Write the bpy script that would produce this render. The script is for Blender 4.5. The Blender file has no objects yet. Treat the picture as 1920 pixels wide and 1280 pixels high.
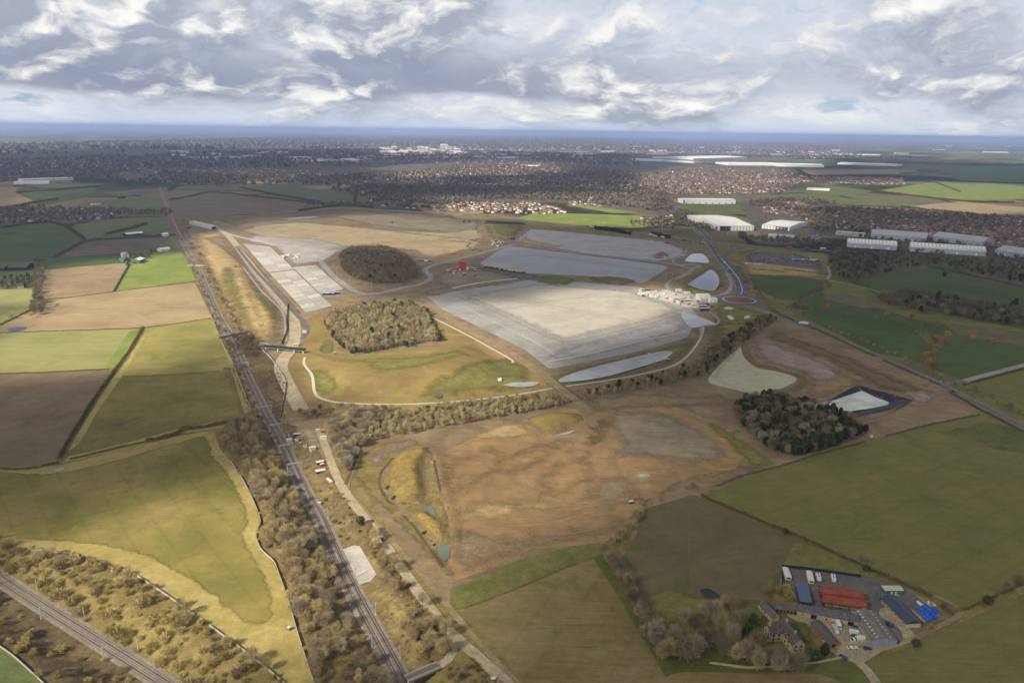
import bpy, math, random
import numpy as np
from mathutils import Matrix, Vector
from mathutils.geometry import delaunay_2d_cdt

random.seed(7)
RNG = np.random.default_rng(11)
SC = bpy.context.scene
COL = SC.collection
R = math.radians

# ------------------------------------------------------------------ camera
FPX, CH = 1387.0, 260.0                      # focal length in pixels of a 1920 px wide frame, height above the plain
PITCH, ROLL = math.atan((640 - 245.0) / FPX), math.atan(26 / 1920.0)
cam = bpy.data.cameras.new('camera')
cam.sensor_width = 36.0
cam.lens = FPX / 1920 * 36
cam.clip_start, cam.clip_end = 1.0, 200000.0
camo = bpy.data.objects.new('camera', cam)
COL.objects.link(camo)
_r = Vector((1, 0, 0)); _f = Vector((0, math.cos(PITCH), -math.sin(PITCH))); _u = Vector((0, math.sin(PITCH), math.cos(PITCH)))
_cx = _r * math.cos(ROLL) + _u * math.sin(ROLL)
_cy = -_r * math.sin(ROLL) + _u * math.cos(ROLL)
camo.matrix_world = Matrix(((_cx.x, _cy.x, -_f.x, 0), (_cx.y, _cy.y, -_f.y, 0), (_cx.z, _cy.z, -_f.z, CH), (0, 0, 0, 1)))
SC.camera = camo

# ------------------------------------------------------------------ sky and sun
SUN_EL, SUN_HEAD = R(36), R(40)              # elevation; heading the light travels in the ground plane, from +X
LDIR = Vector((math.cos(SUN_HEAD) * math.cos(SUN_EL), math.sin(SUN_HEAD) * math.cos(SUN_EL), -math.sin(SUN_EL)))
world = bpy.data.worlds.new('World')
SC.world = world
world.use_nodes = True
WN, WL = world.node_tree.nodes, world.node_tree.links
WN.clear()


class NT:
    """tiny node helper"""
    def __init__(self, tree):
        self.t, self.n, self.l = tree, tree.nodes, tree.links

    def __call__(self, typ, ins=None, **kw):
        nd = self.n.new(typ)
        for k, v in kw.items():
            setattr(nd, k, v)
        for k, v in (ins or {}).items():
            s = nd.inputs[k]
            if isinstance(v, bpy.types.NodeSocket):
                self.l.new(v, s)
            else:
                s.default_value = v
        return nd

    def math(self, op, a, b=None, c=None, clamp=False):
        nd = self('ShaderNodeMath', operation=op, use_clamp=clamp)
        for i, v in enumerate((a, b, c)):
            if v is None:
                continue
            if isinstance(v, bpy.types.NodeSocket):
                self.l.new(v, nd.inputs[i])
            else:
                nd.inputs[i].default_value = v
        return nd.outputs[0]

    def mix(self, f, a, b, blend='MIX'):
        nd = self('ShaderNodeMix', data_type='RGBA', blend_type=blend)
        for i, v in ((0, f), (6, a), (7, b)):
            if isinstance(v, bpy.types.NodeSocket):
                self.l.new(v, nd.inputs[i])
            else:
                nd.inputs[i].default_value = v if i == 0 or len(v) == 4 else (*v, 1)
        return nd.outputs[2]

    def ramp(self, f, pts):
        nd = self('ShaderNodeValToRGB', {0: f})
        cr = nd.color_ramp
        while len(cr.elements) < len(pts):
            cr.elements.new(0.5)
        for e, (p, c) in zip(cr.elements, pts):
            e.position = p
            e.color = (*c, 1) if len(c) == 3 else c
        return nd.outputs[0]

    def noise(self, vec, scale, detail=4, rough=0.55, dist=0.0):
        return self('ShaderNodeTexNoise', {'Vector': vec, 'Scale': scale, 'Detail': detail, 'Roughness': rough, 'Distortion': dist}).outputs['Fac']

    def smooth(self, v, a, b, lo=0.0, hi=1.0):
        nd = self('ShaderNodeMapRange', {0: v, 1: a, 2: b, 3: lo, 4: hi}, interpolation_type='SMOOTHSTEP')
        return nd.outputs[0]


def build_world():
    N = NT(world.node_tree)
    out = N('ShaderNodeOutputWorld')
    bg = N('ShaderNodeBackground', {'Strength': 0.062})
    sky = N('ShaderNodeTexSky', sky_type='NISHITA', sun_disc=False, sun_elevation=SUN_EL,
            sun_rotation=math.atan2(-LDIR.x, -LDIR.y), altitude=260.0, air_density=1.0, dust_density=1.5, ozone_density=1.5)
    d = N('ShaderNodeTexCoord').outputs['Generated']
    sp = N('ShaderNodeSeparateXYZ', {0: d})
    x, y, z = sp.outputs
    az = N.math('ARCTAN2', x, y)
    el = N.math('ARCSINE', z)
    fv = N('ShaderNodeCombineXYZ', {0: N.math('MULTIPLY', az, 6.0), 1: N.math('MULTIPLY', N.math('POWER', N.math('MAXIMUM', el, 0.0), 0.75), 8.5), 2: 4.3}).outputs[0]
    wob = N('ShaderNodeTexNoise', {'Vector': fv, 'Scale': 1.1, 'Detail': 4.0, 'Roughness': 0.55})
    fw = N('ShaderNodeVectorMath', {0: fv, 1: N('ShaderNodeVectorMath', {0: wob.outputs['Color'], 'Scale': 0.9}, operation='SCALE').outputs[0]}, operation='ADD').outputs[0]

    def body(v, det):
        return N.math('ADD', N.math('MULTIPLY', N.noise(v, 0.62, 3, 0.5), 0.55), N.math('MULTIPLY', N.noise(v, 1.7, det, 0.60), 0.45))
    b0 = body(fw, 9)
    b1 = body(N('ShaderNodeVectorMath', {0: fw, 1: (-0.07, 0.22, 0.0)}, operation='ADD').outputs[0], 6)
    lit = N.smooth(N.math('SUBTRACT', b0, b1), -0.03, 0.10)
    thick = N.smooth(b0, 0.40, 0.62)
    # long flat grey bases of the nearer deck, with brighter broken cloud under and over them
    deck = N.noise(N('ShaderNodeVectorMath', {0: fw, 1: (0.30, 0.75, 1.0)}, operation='MULTIPLY').outputs[0], 0.9, 5, 0.55)
    wav = N.math('ADD', el, N.math('MULTIPLY', N.math('SUBTRACT', deck, 0.5), 0.06))
    bandv = N.math('MULTIPLY', N.smooth(wav, 0.033, 0.050), N.smooth(wav, 0.060, 0.125, 1.0, 0.0))
    bandv = N.math('MULTIPLY', bandv, N.smooth(az, -0.05, 0.35, 1.0, 0.35))
    base = N.ramp(N.math('ADD', N.math('MULTIPLY', deck, 0.6), N.math('MULTIPLY', thick, 0.4)),
                  [(0.22, (9.2, 9.3, 9.7)), (0.40, (6.6, 7.1, 8.3)), (0.62, (4.2, 4.65, 5.8))])
    base = N.mix(N.math('MULTIPLY', bandv, 0.85), base, (3.2, 3.6, 4.9))
    cl = N.mix(N.math('MULTIPLY', lit, N.smooth(b0, 0.38, 0.60, 0.35, 0.95)), base, (11.4, 11.2, 10.7))
    blue = N.mix(0.6, sky.outputs[0], (4.6, 6.4, 9.6))
    cover = N.smooth(N.math('ADD', b0, N.math('MULTIPLY', bandv, 0.2)), 0.365, 0.435)
    clouds = N.mix(cover, blue, cl)
    hz = N.ramp(z, [(0.0, (6.2, 7.6, 9.8)), (0.02, (7.0, 8.1, 9.8)), (0.05, (7.4, 8.2, 9.6))])
    low = N.smooth(N.math('ADD', el, N.math('MULTIPLY', N.math('SUBTRACT', b0, 0.5), 0.07)), -0.012, 0.024, 0.05, 1.0)
    col = N.mix(low, hz, clouds)
    N.l.new(col, bg.inputs[0])
    N.l.new(bg.outputs[0], out.inputs[0])


build_world()
sun = bpy.data.lights.new('sun', 'SUN')
sun.energy, sun.angle, sun.color = 5.0, R(0.7), (1.0, 0.90, 0.74)
suno = bpy.data.objects.new('sun', sun)
COL.objects.link(suno)
suno.rotation_euler = LDIR.to_track_quat('-Z', 'Y').to_euler()
suno.location = (0, 0, 800)
SC.view_settings.view_transform = 'Standard'
SC.view_settings.look = 'None'
SC.view_settings.exposure = 0.58
SC.view_settings.gamma = 1.0
SC.cycles.use_denoising = True
SC.cycles.use_adaptive_sampling = True
SC.cycles.adaptive_threshold = 0.02
SC.cycles.max_bounces = 5
SC.cycles.diffuse_bounces = 2
SC.cycles.volume_bounces = 1
SC.cycles.transparent_max_bounces = 12

# ------------------------------------------------------------------ unprojection and terrain height
_M = np.array([[_cx.x, _cy.x, -_f.x], [_cx.y, _cy.y, -_f.y], [_cx.z, _cy.z, -_f.z]])


def rays(p):
    p = np.atleast_2d(np.asarray(p, float))
    c = np.stack([(p[:, 0] - 960) / FPX, -(p[:, 1] - 640) / FPX, -np.ones(len(p))], 1)
    return c @ _M.T


def flat(p):
    d = rays(p)
    t = -CH / np.minimum(d[:, 2], -1e-4)
    return d[:, :2] * t[:, None]


def seg_dist(xy, line, closed=False):
    """distance from points to a polyline"""
    q = np.asarray(line)
    if closed:
        q = np.vstack([q, q[:1]])
    best = np.full(len(xy), 1e18)
    for a, b in zip(q[:-1], q[1:]):
        ab = b - a
        L = max((ab ** 2).sum(), 1e-9)
        t = np.clip(((xy - a) @ ab) / L, 0, 1)
        dd = ((xy - (a + t[:, None] * ab)) ** 2).sum(1)
        best = np.minimum(best, dd)
    return np.sqrt(best)


def inside(xy, pg):
    pg = np.asarray(pg)
    r = np.zeros(len(xy), bool)
    j = len(pg) - 1
    for i in range(len(pg)):
        a, b = pg[i], pg[j]
        c = ((a[1] > xy[:, 1]) != (b[1] > xy[:, 1]))
        with np.errstate(divide='ignore', invalid='ignore'):
            xi = (b[0] - a[0]) * (xy[:, 1] - a[1]) / (b[1] - a[1] + 1e-12) + a[0]
        r ^= c & (xy[:, 0] < xi)
        j = i
    return r


def sstep(t):
    t = np.clip(t, 0, 1)
    return t * t * (3 - 2 * t)


RAIL_A = [(790, 1350), (753, 1277), (723, 1220), (690, 1160), (653, 1090), (633, 1047), (600, 970), (580, 937), (553, 883), (537, 847), (517, 807),
          (497, 773), (457, 690), (430, 627), (410, 593), (377, 517), (360, 487), (343, 453), (327, 420), (310, 380), (304, 365), (300, 352)]
RAIL_B = [(-90, 1022), (0, 1083), (67, 1127), (167, 1190), (267, 1253), (340, 1300)]
FEAT = []                                     # (kind, world points, width, height, flat half width)


def ridge(px, w, h, f=0.0, bbox=None):
    q = flat(px)
    FEAT.append(('r', q, w, h, f, (q.min(0) - w - f - 1, q.max(0) + w + f + 1)))


def area(px, w, h):
    q = flat(px)
    FEAT.append(('a', q, w, h, 0, (q.min(0) - 1, q.max(0) + 1)))


ridge(RAIL_A[:13], 15, -4.5, 8)
ridge(RAIL_B, 20, -6.0, 9)
area([(565, 655), (660, 670), (800, 648), (900, 640), (975, 690), (1000, 715), (900, 742), (780, 757), (600, 757), (560, 720)], 60, 10.0)
ridge([(395, 470), (430, 510), (465, 560), (495, 610)], 42, 7.0, 6)
area([(612, 490), (640, 468), (760, 475), (800, 520), (780, 540), (690, 552), (640, 532)], 40, 4.5)
area([(605, 600), (640, 578), (760, 568), (800, 590), (828, 640), (740, 655), (660, 664)], 50, 3.0)
area([(716, 900), (742, 848), (800, 838), (812, 850), (795, 880), (803, 925), (790, 945), (745, 950)], 9, 4.0)
area([(765, 962), (800, 955), (835, 980), (842, 1010), (825, 1030), (800, 1005)], 7, 3.0)
ridge([(815, 850), (825, 900), (840, 960), (848, 1010)], 10, 2.0)
area([(985, 785), (1030, 770), (1090, 775), (1095, 790), (1040, 818), (1000, 808)], 14, 3.0)
area([(1037, 708), (1090, 688), (1250, 650), (1272, 658), (1240, 685), (1140, 713), (1050, 724)], 10, -2.0)
area([(1278, 535), (1332, 500), (1352, 512), (1360, 540), (1335, 553), (1290, 548)], 14, -2.5)
area([(1500, 758), (1610, 722), (1715, 750), (1600, 782)], 12, -3.0)
area([(1325, 705), (1395, 640), (1440, 680), (1505, 705), (1470, 735), (1400, 745)], 16, -2.5)
area([(895, 420), (995, 422), (975, 445), (935, 455), (905, 448)], 40, 5.0)
area([(990, 522), (1035, 512), (1085, 525), (1060, 540), (1010, 535)], 20, 3.0)
area([(1095, 522), (1150, 515), (1200, 527), (1150, 540)], 18, 3.0)
area([(1215, 480), (1240, 470), (1262, 477), (1255, 487)], 20, 3.0)


def hgt(xy):
    xy = np.atleast_2d(np.asarray(xy, float))
    z = np.zeros(len(xy))
    for k, q, w, h, f, (lo, hi) in FEAT:
        m = (xy[:, 0] > lo[0]) & (xy[:, 0] < hi[0]) & (xy[:, 1] > lo[1]) & (xy[:, 1] < hi[1])
        if not m.any():
            continue
        s = xy[m]
        if k == 'r':
            z[m] += h * sstep(1 - np.maximum(seg_dist(s, q) - f, 0) / w)
        else:
            ins = inside(s, q)
            dd = np.where(ins, seg_dist(s, q, True), 0)
            z[m] += h * sstep(dd / w)
    # slow swell of the plain
    return z


def P(px, py=None):
    """pixel(s) of the photograph -> points on the terrain"""
    single = py is not None
    p = np.array([[px, py]], float) if single else np.asarray(px, float)
    d = rays(p)
    d[:, 2] = np.minimum(d[:, 2], -1e-4)
    t0 = (12 - CH) / d[:, 2]
    t1 = (-9 - CH) / d[:, 2]
    K = 22
    tt = t0[:, None] + (t1 - t0)[:, None] * (np.arange(1, K + 1) / K)[None]
    z = CH + d[:, 2][:, None] * tt
    below = z <= hgt((d[:, None, :2] * tt[:, :, None]).reshape(-1, 2)).reshape(z.shape)
    below[:, -1] = True
    k = below.argmax(1)
    res = tt[np.arange(len(p)), k] - 0.5 * (t1 - t0) / K
    for _ in range(2):
        xy = d[:, :2] * res[:, None]
        res = 0.5 * res + 0.5 * (hgt(xy) - CH) / d[:, 2]
    xy = d[:, :2] * res[:, None]
    r = np.column_stack([xy, hgt(xy)])
    return r[0] if single else r


def catmull(q, n=6, closed=False):
    q = np.asarray(q, float)
    out = []
    m = len(q)
    for i in range(m if closed else m - 1):
        if closed:
            a, b, c, e = q[i - 1], q[i], q[(i + 1) % m], q[(i + 2) % m]
        else:
            a, b, c, e = q[max(i - 1, 0)], q[i], q[i + 1], q[min(i + 2, m - 1)]
        for k in range(n):
            t = k / n
            out.append(0.5 * (2 * b + (c - a) * t + (2 * a - 5 * b + 4 * c - e) * t * t + (3 * b - a - 3 * c + e) * t ** 3))
    if not closed:
        out.append(q[-1])
    return np.array(out)


def resample(q, s, closed=False):
    q = np.asarray(q, float)
    if closed:
        q = np.vstack([q, q[:1]])
    L = np.r_[0, np.cumsum(np.sqrt((np.diff(q, axis=0) ** 2).sum(1)))]
    n = max(int(L[-1] / s), 3)
    t = np.linspace(0, L[-1], n + 1)
    r = np.column_stack([np.interp(t, L, q[:, i]) for i in range(q.shape[1])])
    return r[:-1] if closed else r


def vnoise(x, y, seed=0):
    """smooth value noise, 0..1"""
    xi, yi = np.floor(x).astype(np.int64), np.floor(y).astype(np.int64)
    fx, fy = x - xi, y - yi
    fx, fy = fx * fx * (3 - 2 * fx), fy * fy * (3 - 2 * fy)

    def hsh(a, b):
        v = (a * 374761393 + b * 668265263 + seed * 974634777) & 0x7fffffff
        v = ((v ^ (v >> 13)) * 1274126177) & 0x7fffffff
        return ((v ^ (v >> 16)) & 0xffff) / 65535.0
    return (hsh(xi, yi) * (1 - fx) + hsh(xi + 1, yi) * fx) * (1 - fy) + (hsh(xi, yi + 1) * (1 - fx) + hsh(xi + 1, yi + 1) * fx) * fy


# ------------------------------------------------------------------ materials
MATS = {}


def mat_new(name):
    m = bpy.data.materials.new(name)
    m.use_nodes = True
    m.node_tree.nodes.clear()
    MATS[name] = m
    N = NT(m.node_tree)
    out = N('ShaderNodeOutputMaterial')
    return m, N, out


def surf(name, col, rough=0.85, var=0.18, scale=0.6, spec=0.2, metal=0.0, rand=0.0, alt=None):
    """painted or natural object surface: tint variation by object-space noise and by instance"""
    m, N, out = mat_new(name)
    pos = N('ShaderNodeNewGeometry').outputs['Position']
    n = N.noise(pos, scale, 4, 0.6)
    c = N.mix(N.smooth(n, 0.3, 0.7), tuple(v * (1 - var) for v in col), tuple(min(v * (1 + var), 1) for v in (alt or col)))
    if rand:
        oi = N('ShaderNodeObjectInfo').outputs['Random']
        c = N.mix(1.0, c, N.ramp(oi, [(0, (1 - rand, 1 - rand, 1 - rand)), (0.5, (1, 1, 1)), (1, (1 + rand, 1 + rand * .8, 1 + rand * .5))]), 'MULTIPLY')
    b = N('ShaderNodeBsdfPrincipled', {'Base Color': c, 'Roughness': rough, 'Metallic': metal, 'Specular IOR Level': spec})
    N.l.new(b.outputs[0], out.inputs[0])
    return m


GROUND = {}


MINERAL = {'concrete_pale', 'concrete_wet', 'stone_wet', 'rubble_wet', 'gravel_grey', 'asphalt', 'road_pale', 'tarmac_old', 'black_liner', 'silt_grey', 'gravel_path', 'gravel_pad', 'ballast', 'ballast_grey', 'sleeper_bed', 'town_floor', 'lilac_soil'}


def ground(name, cols, *args, **kw):
    if name not in MINERAL:                    # earth and grass: ochre rather than grey
        warm = lambda c: (c[0] * .98, c[1] * 1.0, c[2] * .88)
        cols = [warm(c) for c in cols]
        for k in ('spots', 'dark'):
            if kw.get(k):
                kw[k] = (warm(kw[k][0]),) + tuple(kw[k][1:])
    GROUND[name] = ((cols,) + args, kw)


def ground_mat(name, soft=False):
    """ground materials are made on first use; the soft variant frays at the sheet's rim"""
    key = name + (' frayed' if soft else '')
    if key not in MATS:
        args, kw = GROUND[name]
        make_ground(key, *args, soft=soft, **kw)
    return MATS[key]


def make_ground(name, cols, big=60, fine=2.0, streak=None, mottle=0.25, warp=0.6, spots=None, rough=0.95, lines=None, soft=False, bump=.35, dark=None):
    """natural ground: 3 tones over a slow noise, medium mottling, fine grain, optional directional streaks (deg, width m, amount)"""
    m, N, out = mat_new(name)
    pos = N('ShaderNodeNewGeometry').outputs['Position']
    a = N.noise(pos, 1.0 / big, 6, 0.6, warp)
    c = N.ramp(a, [(0.30, cols[0]), (0.5, cols[1]), (0.70, cols[2])])
    md = N.noise(pos, 5.0 / big, 6, 0.7)
    f = N.noise(pos, 1.0 / fine, 4, 0.75)
    k = N.math('ADD', N.math('MULTIPLY', N.math('SUBTRACT', md, 0.5), mottle * 5.0), N.math('MULTIPLY', N.math('SUBTRACT', f, 0.5), mottle * 6.5))
    hgt_ = N.math('ADD', N.math('MULTIPLY', f, fine * .22), N.math('MULTIPLY', md, big * .012))
    if streak:
        ang, wd, amt = streak
        mp = N('ShaderNodeMapping', {'Vector': pos, 'Rotation': (0, 0, -R(ang)), 'Scale': (0.035 / wd, 1.0 / wd, 0.0)})
        s = N.noise(mp.outputs[0], 1.0, 5, 0.65, 0.15)
        k = N.math('ADD', k, N.math('MULTIPLY', N.math('SUBTRACT', s, 0.5), amt * 7))
        hgt_ = N.math('ADD', hgt_, N.math('MULTIPLY', s, wd * amt * 2.0))
    if lines:
        ang, per, amt = lines
        mp = N('ShaderNodeMapping', {'Vector': pos, 'Rotation': (0, 0, -R(ang)), 'Scale': (1.0, 1.0, 1.0)})
        wv = N('ShaderNodeTexWave', {'Vector': mp.outputs[0], 'Scale': 0.314 / per, 'Distortion': 1.2, 'Detail': 2.0, 'Detail Scale': 0.03}, bands_direction='Y')
        k = N.math('ADD', k, N.math('MULTIPLY', N.smooth(wv.outputs['Fac'], 0.93, 1.0), -amt))
    k = N.math('ADD', k, 1.0)
    c = N.mix(1.0, c, N('ShaderNodeCombineColor', {0: k, 1: k, 2: k}).outputs[0], 'MULTIPLY')
    for sp_ in ([spots] if spots else []) + ([dark] if dark else []):
        scol, thr, sc = sp_
        sn = N.noise(N('ShaderNodeVectorMath', {0: pos, 1: (37.0 * sc, 11.0, 0)}, operation='ADD').outputs[0], 1.0 / sc, 7, 0.72, 1.4)
        c = N.mix(N.math('MULTIPLY', N.smooth(sn, thr - .03, thr + 0.10), .85), c, scol)
    nb = N('ShaderNodeBump', {'Height': hgt_, 'Strength': bump, 'Distance': 1.0}).outputs[0]
    b = N('ShaderNodeBsdfPrincipled', {'Base Color': c, 'Roughness': rough, 'Specular IOR Level': 0.1, 'Normal': nb})
    if soft:
        e = N('ShaderNodeAttribute', attribute_name='rim').outputs['Fac']
        rag = N.math('ADD', e, N.math('MULTIPLY', N.math('SUBTRACT', N.noise(pos, 1 / 14, 6, .7), .5), 1.7))
        fac = N.smooth(rag, .02, .98)
        mx = N('ShaderNodeMixShader', {0: fac, 1: b.outputs[0], 2: N('ShaderNodeBsdfTransparent').outputs[0]})
        N.l.new(mx.outputs[0], out.inputs[0])
    else:
        N.l.new(b.outputs[0], out.inputs[0])
    return m


def water(name, col, rough=0.06, var=0.15):
    m, N, out = mat_new(name)
    pos = N('ShaderNodeNewGeometry').outputs['Position']
    n = N.noise(pos, 0.05, 4, 0.6, 0.5)
    c = N.mix(N.smooth(n, 0.35, 0.65), tuple(v * (1 - var) for v in col), tuple(v * (1 + var) for v in col))
    bmp = N('ShaderNodeBump', {'Height': N.noise(pos, 0.8, 3, 0.5), 'Strength': 0.03, 'Distance': 0.2})
    b = N('ShaderNodeBsdfPrincipled', {'Base Color': c, 'Roughness': rough, 'Specular IOR Level': 0.5, 'IOR': 1.33, 'Normal': bmp.outputs[0]})
    N.l.new(b.outputs[0], out.inputs[0])
    return m


# ------------------------------------------------------------------ object helpers
def link(o):
    COL.objects.link(o)
    return o


def tag(o, label=None, cat=None, group=None, kind=None):
    for k, v in (('label', label), ('category', cat), ('group', group), ('kind', kind)):
        if v:
            o[k] = v
    return o


def empty(name, loc=(0, 0, 0), rz=0.0):
    o = bpy.data.objects.new(name, None)
    o.empty_display_size = 0.5
    o.location = loc
    o.rotation_euler = (0, 0, rz)
    return link(o)


def mesh_np(name, v, f, mats=None, midx=None, smooth=False):
    """v (n,3); f (m,3) or (m,4) int array or list"""
    me = bpy.data.meshes.new(name)
    if isinstance(f, np.ndarray):
        k = f.shape[1]
        me.vertices.add(len(v)); me.vertices.foreach_set('co', np.asarray(v, np.float32).ravel())
        me.loops.add(f.size); me.loops.foreach_set('vertex_index', f.astype(np.int32).ravel())
        me.polygons.add(len(f))
        me.polygons.foreach_set('loop_start', np.arange(0, f.size, k, dtype=np.int32))
        if midx is not None:
            me.polygons.foreach_set('material_index', np.asarray(midx, np.int32))
        me.update(calc_edges=True)
    else:
        me.from_pydata([tuple(map(float, q)) for q in v], [], f)
        if midx is not None:
            me.polygons.foreach_set('material_index', np.asarray(midx, np.int32))
        me.update()
    for m in (mats or []):
        me.materials.append((MATS[m] if m in MATS else ground_mat(m)) if isinstance(m, str) else m)
    if smooth:
        me.shade_smooth()
    return me


def obj(name, me, parent=None):
    o = bpy.data.objects.new(name, me)
    if parent:
        o.parent = parent
    return link(o)


class MB:
    """collects boxes, prisms, tubes into one mesh"""
    def __init__(s):
        s.v, s.f, s.m = [], [], []

    def add(s, v, f, m=0):
        k = len(s.v)
        s.v += [tuple(q) for q in v]
        s.f += [tuple(i + k for i in q) for q in f]
        s.m += [m] * len(f)
        return s

    def box(s, x0, x1, y0, y1, z0, z1, m=0):
        return s.add([(x0, y0, z0), (x1, y0, z0), (x1, y1, z0), (x0, y1, z0), (x0, y0, z1), (x1, y0, z1), (x1, y1, z1), (x0, y1, z1)],
                     [(0, 3, 2, 1), (4, 5, 6, 7), (0, 1, 5, 4), (1, 2, 6, 5), (2, 3, 7, 6), (3, 0, 4, 7)], m)

    def extr(s, prof, x0, x1, m=0, axis='x', cap=True):
        """closed profile of (a, z) points swept along x (a = y) or y (a = x)"""
        n = len(prof)
        f = (lambda t, a, z: (t, a, z)) if axis == 'x' else (lambda t, a, z: (a, t, z))
        v = [f(x0, a, z) for a, z in prof] + [f(x1, a, z) for a, z in prof]
        fc = [(i, (i + 1) % n, n + (i + 1) % n, n + i) for i in range(n)]
        if cap:
            fc += [tuple(range(n))[::-1], tuple(range(n, 2 * n))]
        return s.add(v, fc, m)

    def tube(s, a, b, r0, r1, n=6, m=0):
        a, b = Vector(a), Vector(b)
        d = (b - a).normalized()
        e = d.orthogonal().normalized()
        g = d.cross(e)
        v = []
        for c, r in ((a, r0), (b, r1)):
            v += [c + (e * math.cos(2 * math.pi * i / n) + g * math.sin(2 * math.pi * i / n)) * r for i in range(n)]
        fc = [(i, (i + 1) % n, n + (i + 1) % n, n + i) for i in range(n)] + [tuple(range(n))[::-1], tuple(range(n, 2 * n))]
        return s.add(v, fc, m)

    def mesh(s, name, mats):
        return mesh_np(name, s.v, s.f, mats if isinstance(mats, (list, tuple)) else [mats], s.m)

    def build(s, name, mats, parent=None):
        return obj(name, s.mesh(name, mats), parent)


def copy_tree(o, parent=None):
    c = o.copy()
    COL.objects.link(c)
    c.parent = parent
    for ch in o.children:
        copy_tree(ch, c)
    return c


_LIFT = [0]


def next_lift(lift):
    _LIFT[0] += 1
    return lift * 0.45 + 0.0004 * _LIFT[0]


def sheet(name, px, mat, lift, spacing=None, smooth=False, jit=0.0, water_z=None, world=False, kind='structure', soft=0.0):
    """a ground sheet whose outline follows photograph points, draped on the terrain"""
    q = np.asarray(px, float)[:, :2] if world else P(px)[:, :2]
    if smooth:
        q = catmull(q, 6, True)
    dist = np.median(np.hypot(q[:, 0], q[:, 1]))
    s = spacing or max(7.0, dist * 0.011)
    b = resample(q, s, True)
    if jit:
        nn = np.roll(b, -1, 0) - np.roll(b, 1, 0)
        nn = np.column_stack([nn[:, 1], -nn[:, 0]]) / (np.sqrt((nn ** 2).sum(1))[:, None] + 1e-9)
        b = b + nn * ((vnoise(b[:, 0] / (s * 1.7), b[:, 1] / (s * 1.7), 3) - 0.5) * 2 * jit)[:, None]
    lo, hi = b.min(0), b.max(0)
    pts = b
    lift = next_lift(lift)
    if water_z is None:
        gx, gy = np.meshgrid(np.arange(lo[0] + s / 2, hi[0], s), np.arange(lo[1] + s / 2, hi[1], s))
        g = np.column_stack([gx.ravel(), gy.ravel()])
        if len(g) > 14000:
            g = g[::int(len(g) / 14000) + 1]
        g = g[inside(g, b)]
        if len(g):
            g = g[seg_dist(g, b, True) > s * 0.45]
        pts = np.vstack([b, g])
        if s > 3.4 and dist < 1600:                      # extra points where the terrain bends
            gx, gy = np.meshgrid(np.arange(lo[0] + 1, hi[0], 3.3), np.arange(lo[1] + 1, hi[1], 3.3))
            g = np.column_stack([gx.ravel(), gy.ravel()]) + RNG.uniform(-.3, .3, (gx.size, 2))
            e = 2.5
            hh = hgt(g)
            bend = np.abs(hgt(g + (e, 0)) + hgt(g - (e, 0)) - 2 * hh) + np.abs(hgt(g + (0, e)) + hgt(g - (0, e)) - 2 * hh)
            g = g[bend > 0.03]
            if len(g):
                g = g[inside(g, b)]
            if len(g):
                g = g[seg_dist(g, b, True) > 1.2]
            if len(g):
                pts = np.vstack([pts, g])
    n = len(b)
    r = delaunay_2d_cdt([Vector(p) for p in pts], [], [list(range(n))], 1, 1e-4)
    v = np.array([(p.x, p.y) for p in r[0]])
    z = hgt(v) + lift if water_z is None else np.full(len(v), water_z)
    f = [tuple(t) for t in r[2]]
    me = mesh_np(name, np.column_stack([v, z]), f, [ground_mat(mat, True) if soft else mat], smooth=True)
    if soft:
        rim = 1 - np.clip(seg_dist(v, b, True) / soft, 0, 1)
        at = me.attributes.new('rim', 'FLOAT', 'POINT')
        at.data.foreach_set('value', rim.astype(np.float32))
    o = obj(name, me)
    tag(o, kind=kind)
    return o


def line_w(px, s=6.0, smooth=True):
    q = P(px)[:, :2]
    if smooth:
        q = catmull(q, 6)
    return resample(q, s)


def strip(name, px, width, mat, lift, s=None, jit=0.0, off=0.0, parent=None, world=False, kind='structure'):
    """ribbon of constant width along a line of photograph points"""
    q = np.asarray(px)[:, :2] if world else None
    if q is None:
        w = P(px)[:, :2]
        s = s or max(4.0, np.median(np.hypot(w[:, 0], w[:, 1])) * 0.008)
        q = resample(catmull(w, 6), s)
    t = np.gradient(q, axis=0)
    t /= np.sqrt((t ** 2).sum(1))[:, None] + 1e-9
    n = np.column_stack([-t[:, 1], t[:, 0]])
    k = max(1, int(round(width / 4)))
    lift = next_lift(lift)
    rows = []
    jw = (1 + jit * (vnoise(q[:, 0] / 9, q[:, 1] / 9, 5) - 0.5) * 2)[:, None]
    for i in range(k + 1):
        rows.append(q + n * (off + (i / k - 0.5) * width * jw))
    v = np.vstack(rows)
    m = len(q)
    f = np.array([(i * m + j, i * m + j + 1, (i + 1) * m + j + 1, (i + 1) * m + j) for i in range(k) for j in range(m - 1)])[:, ::-1]
    me = mesh_np(name, np.column_stack([v, hgt(v) + lift]), f, [mat], smooth=True)
    o = obj(name, me, parent)
    if not parent:
        tag(o, kind=kind)
    return o

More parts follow.
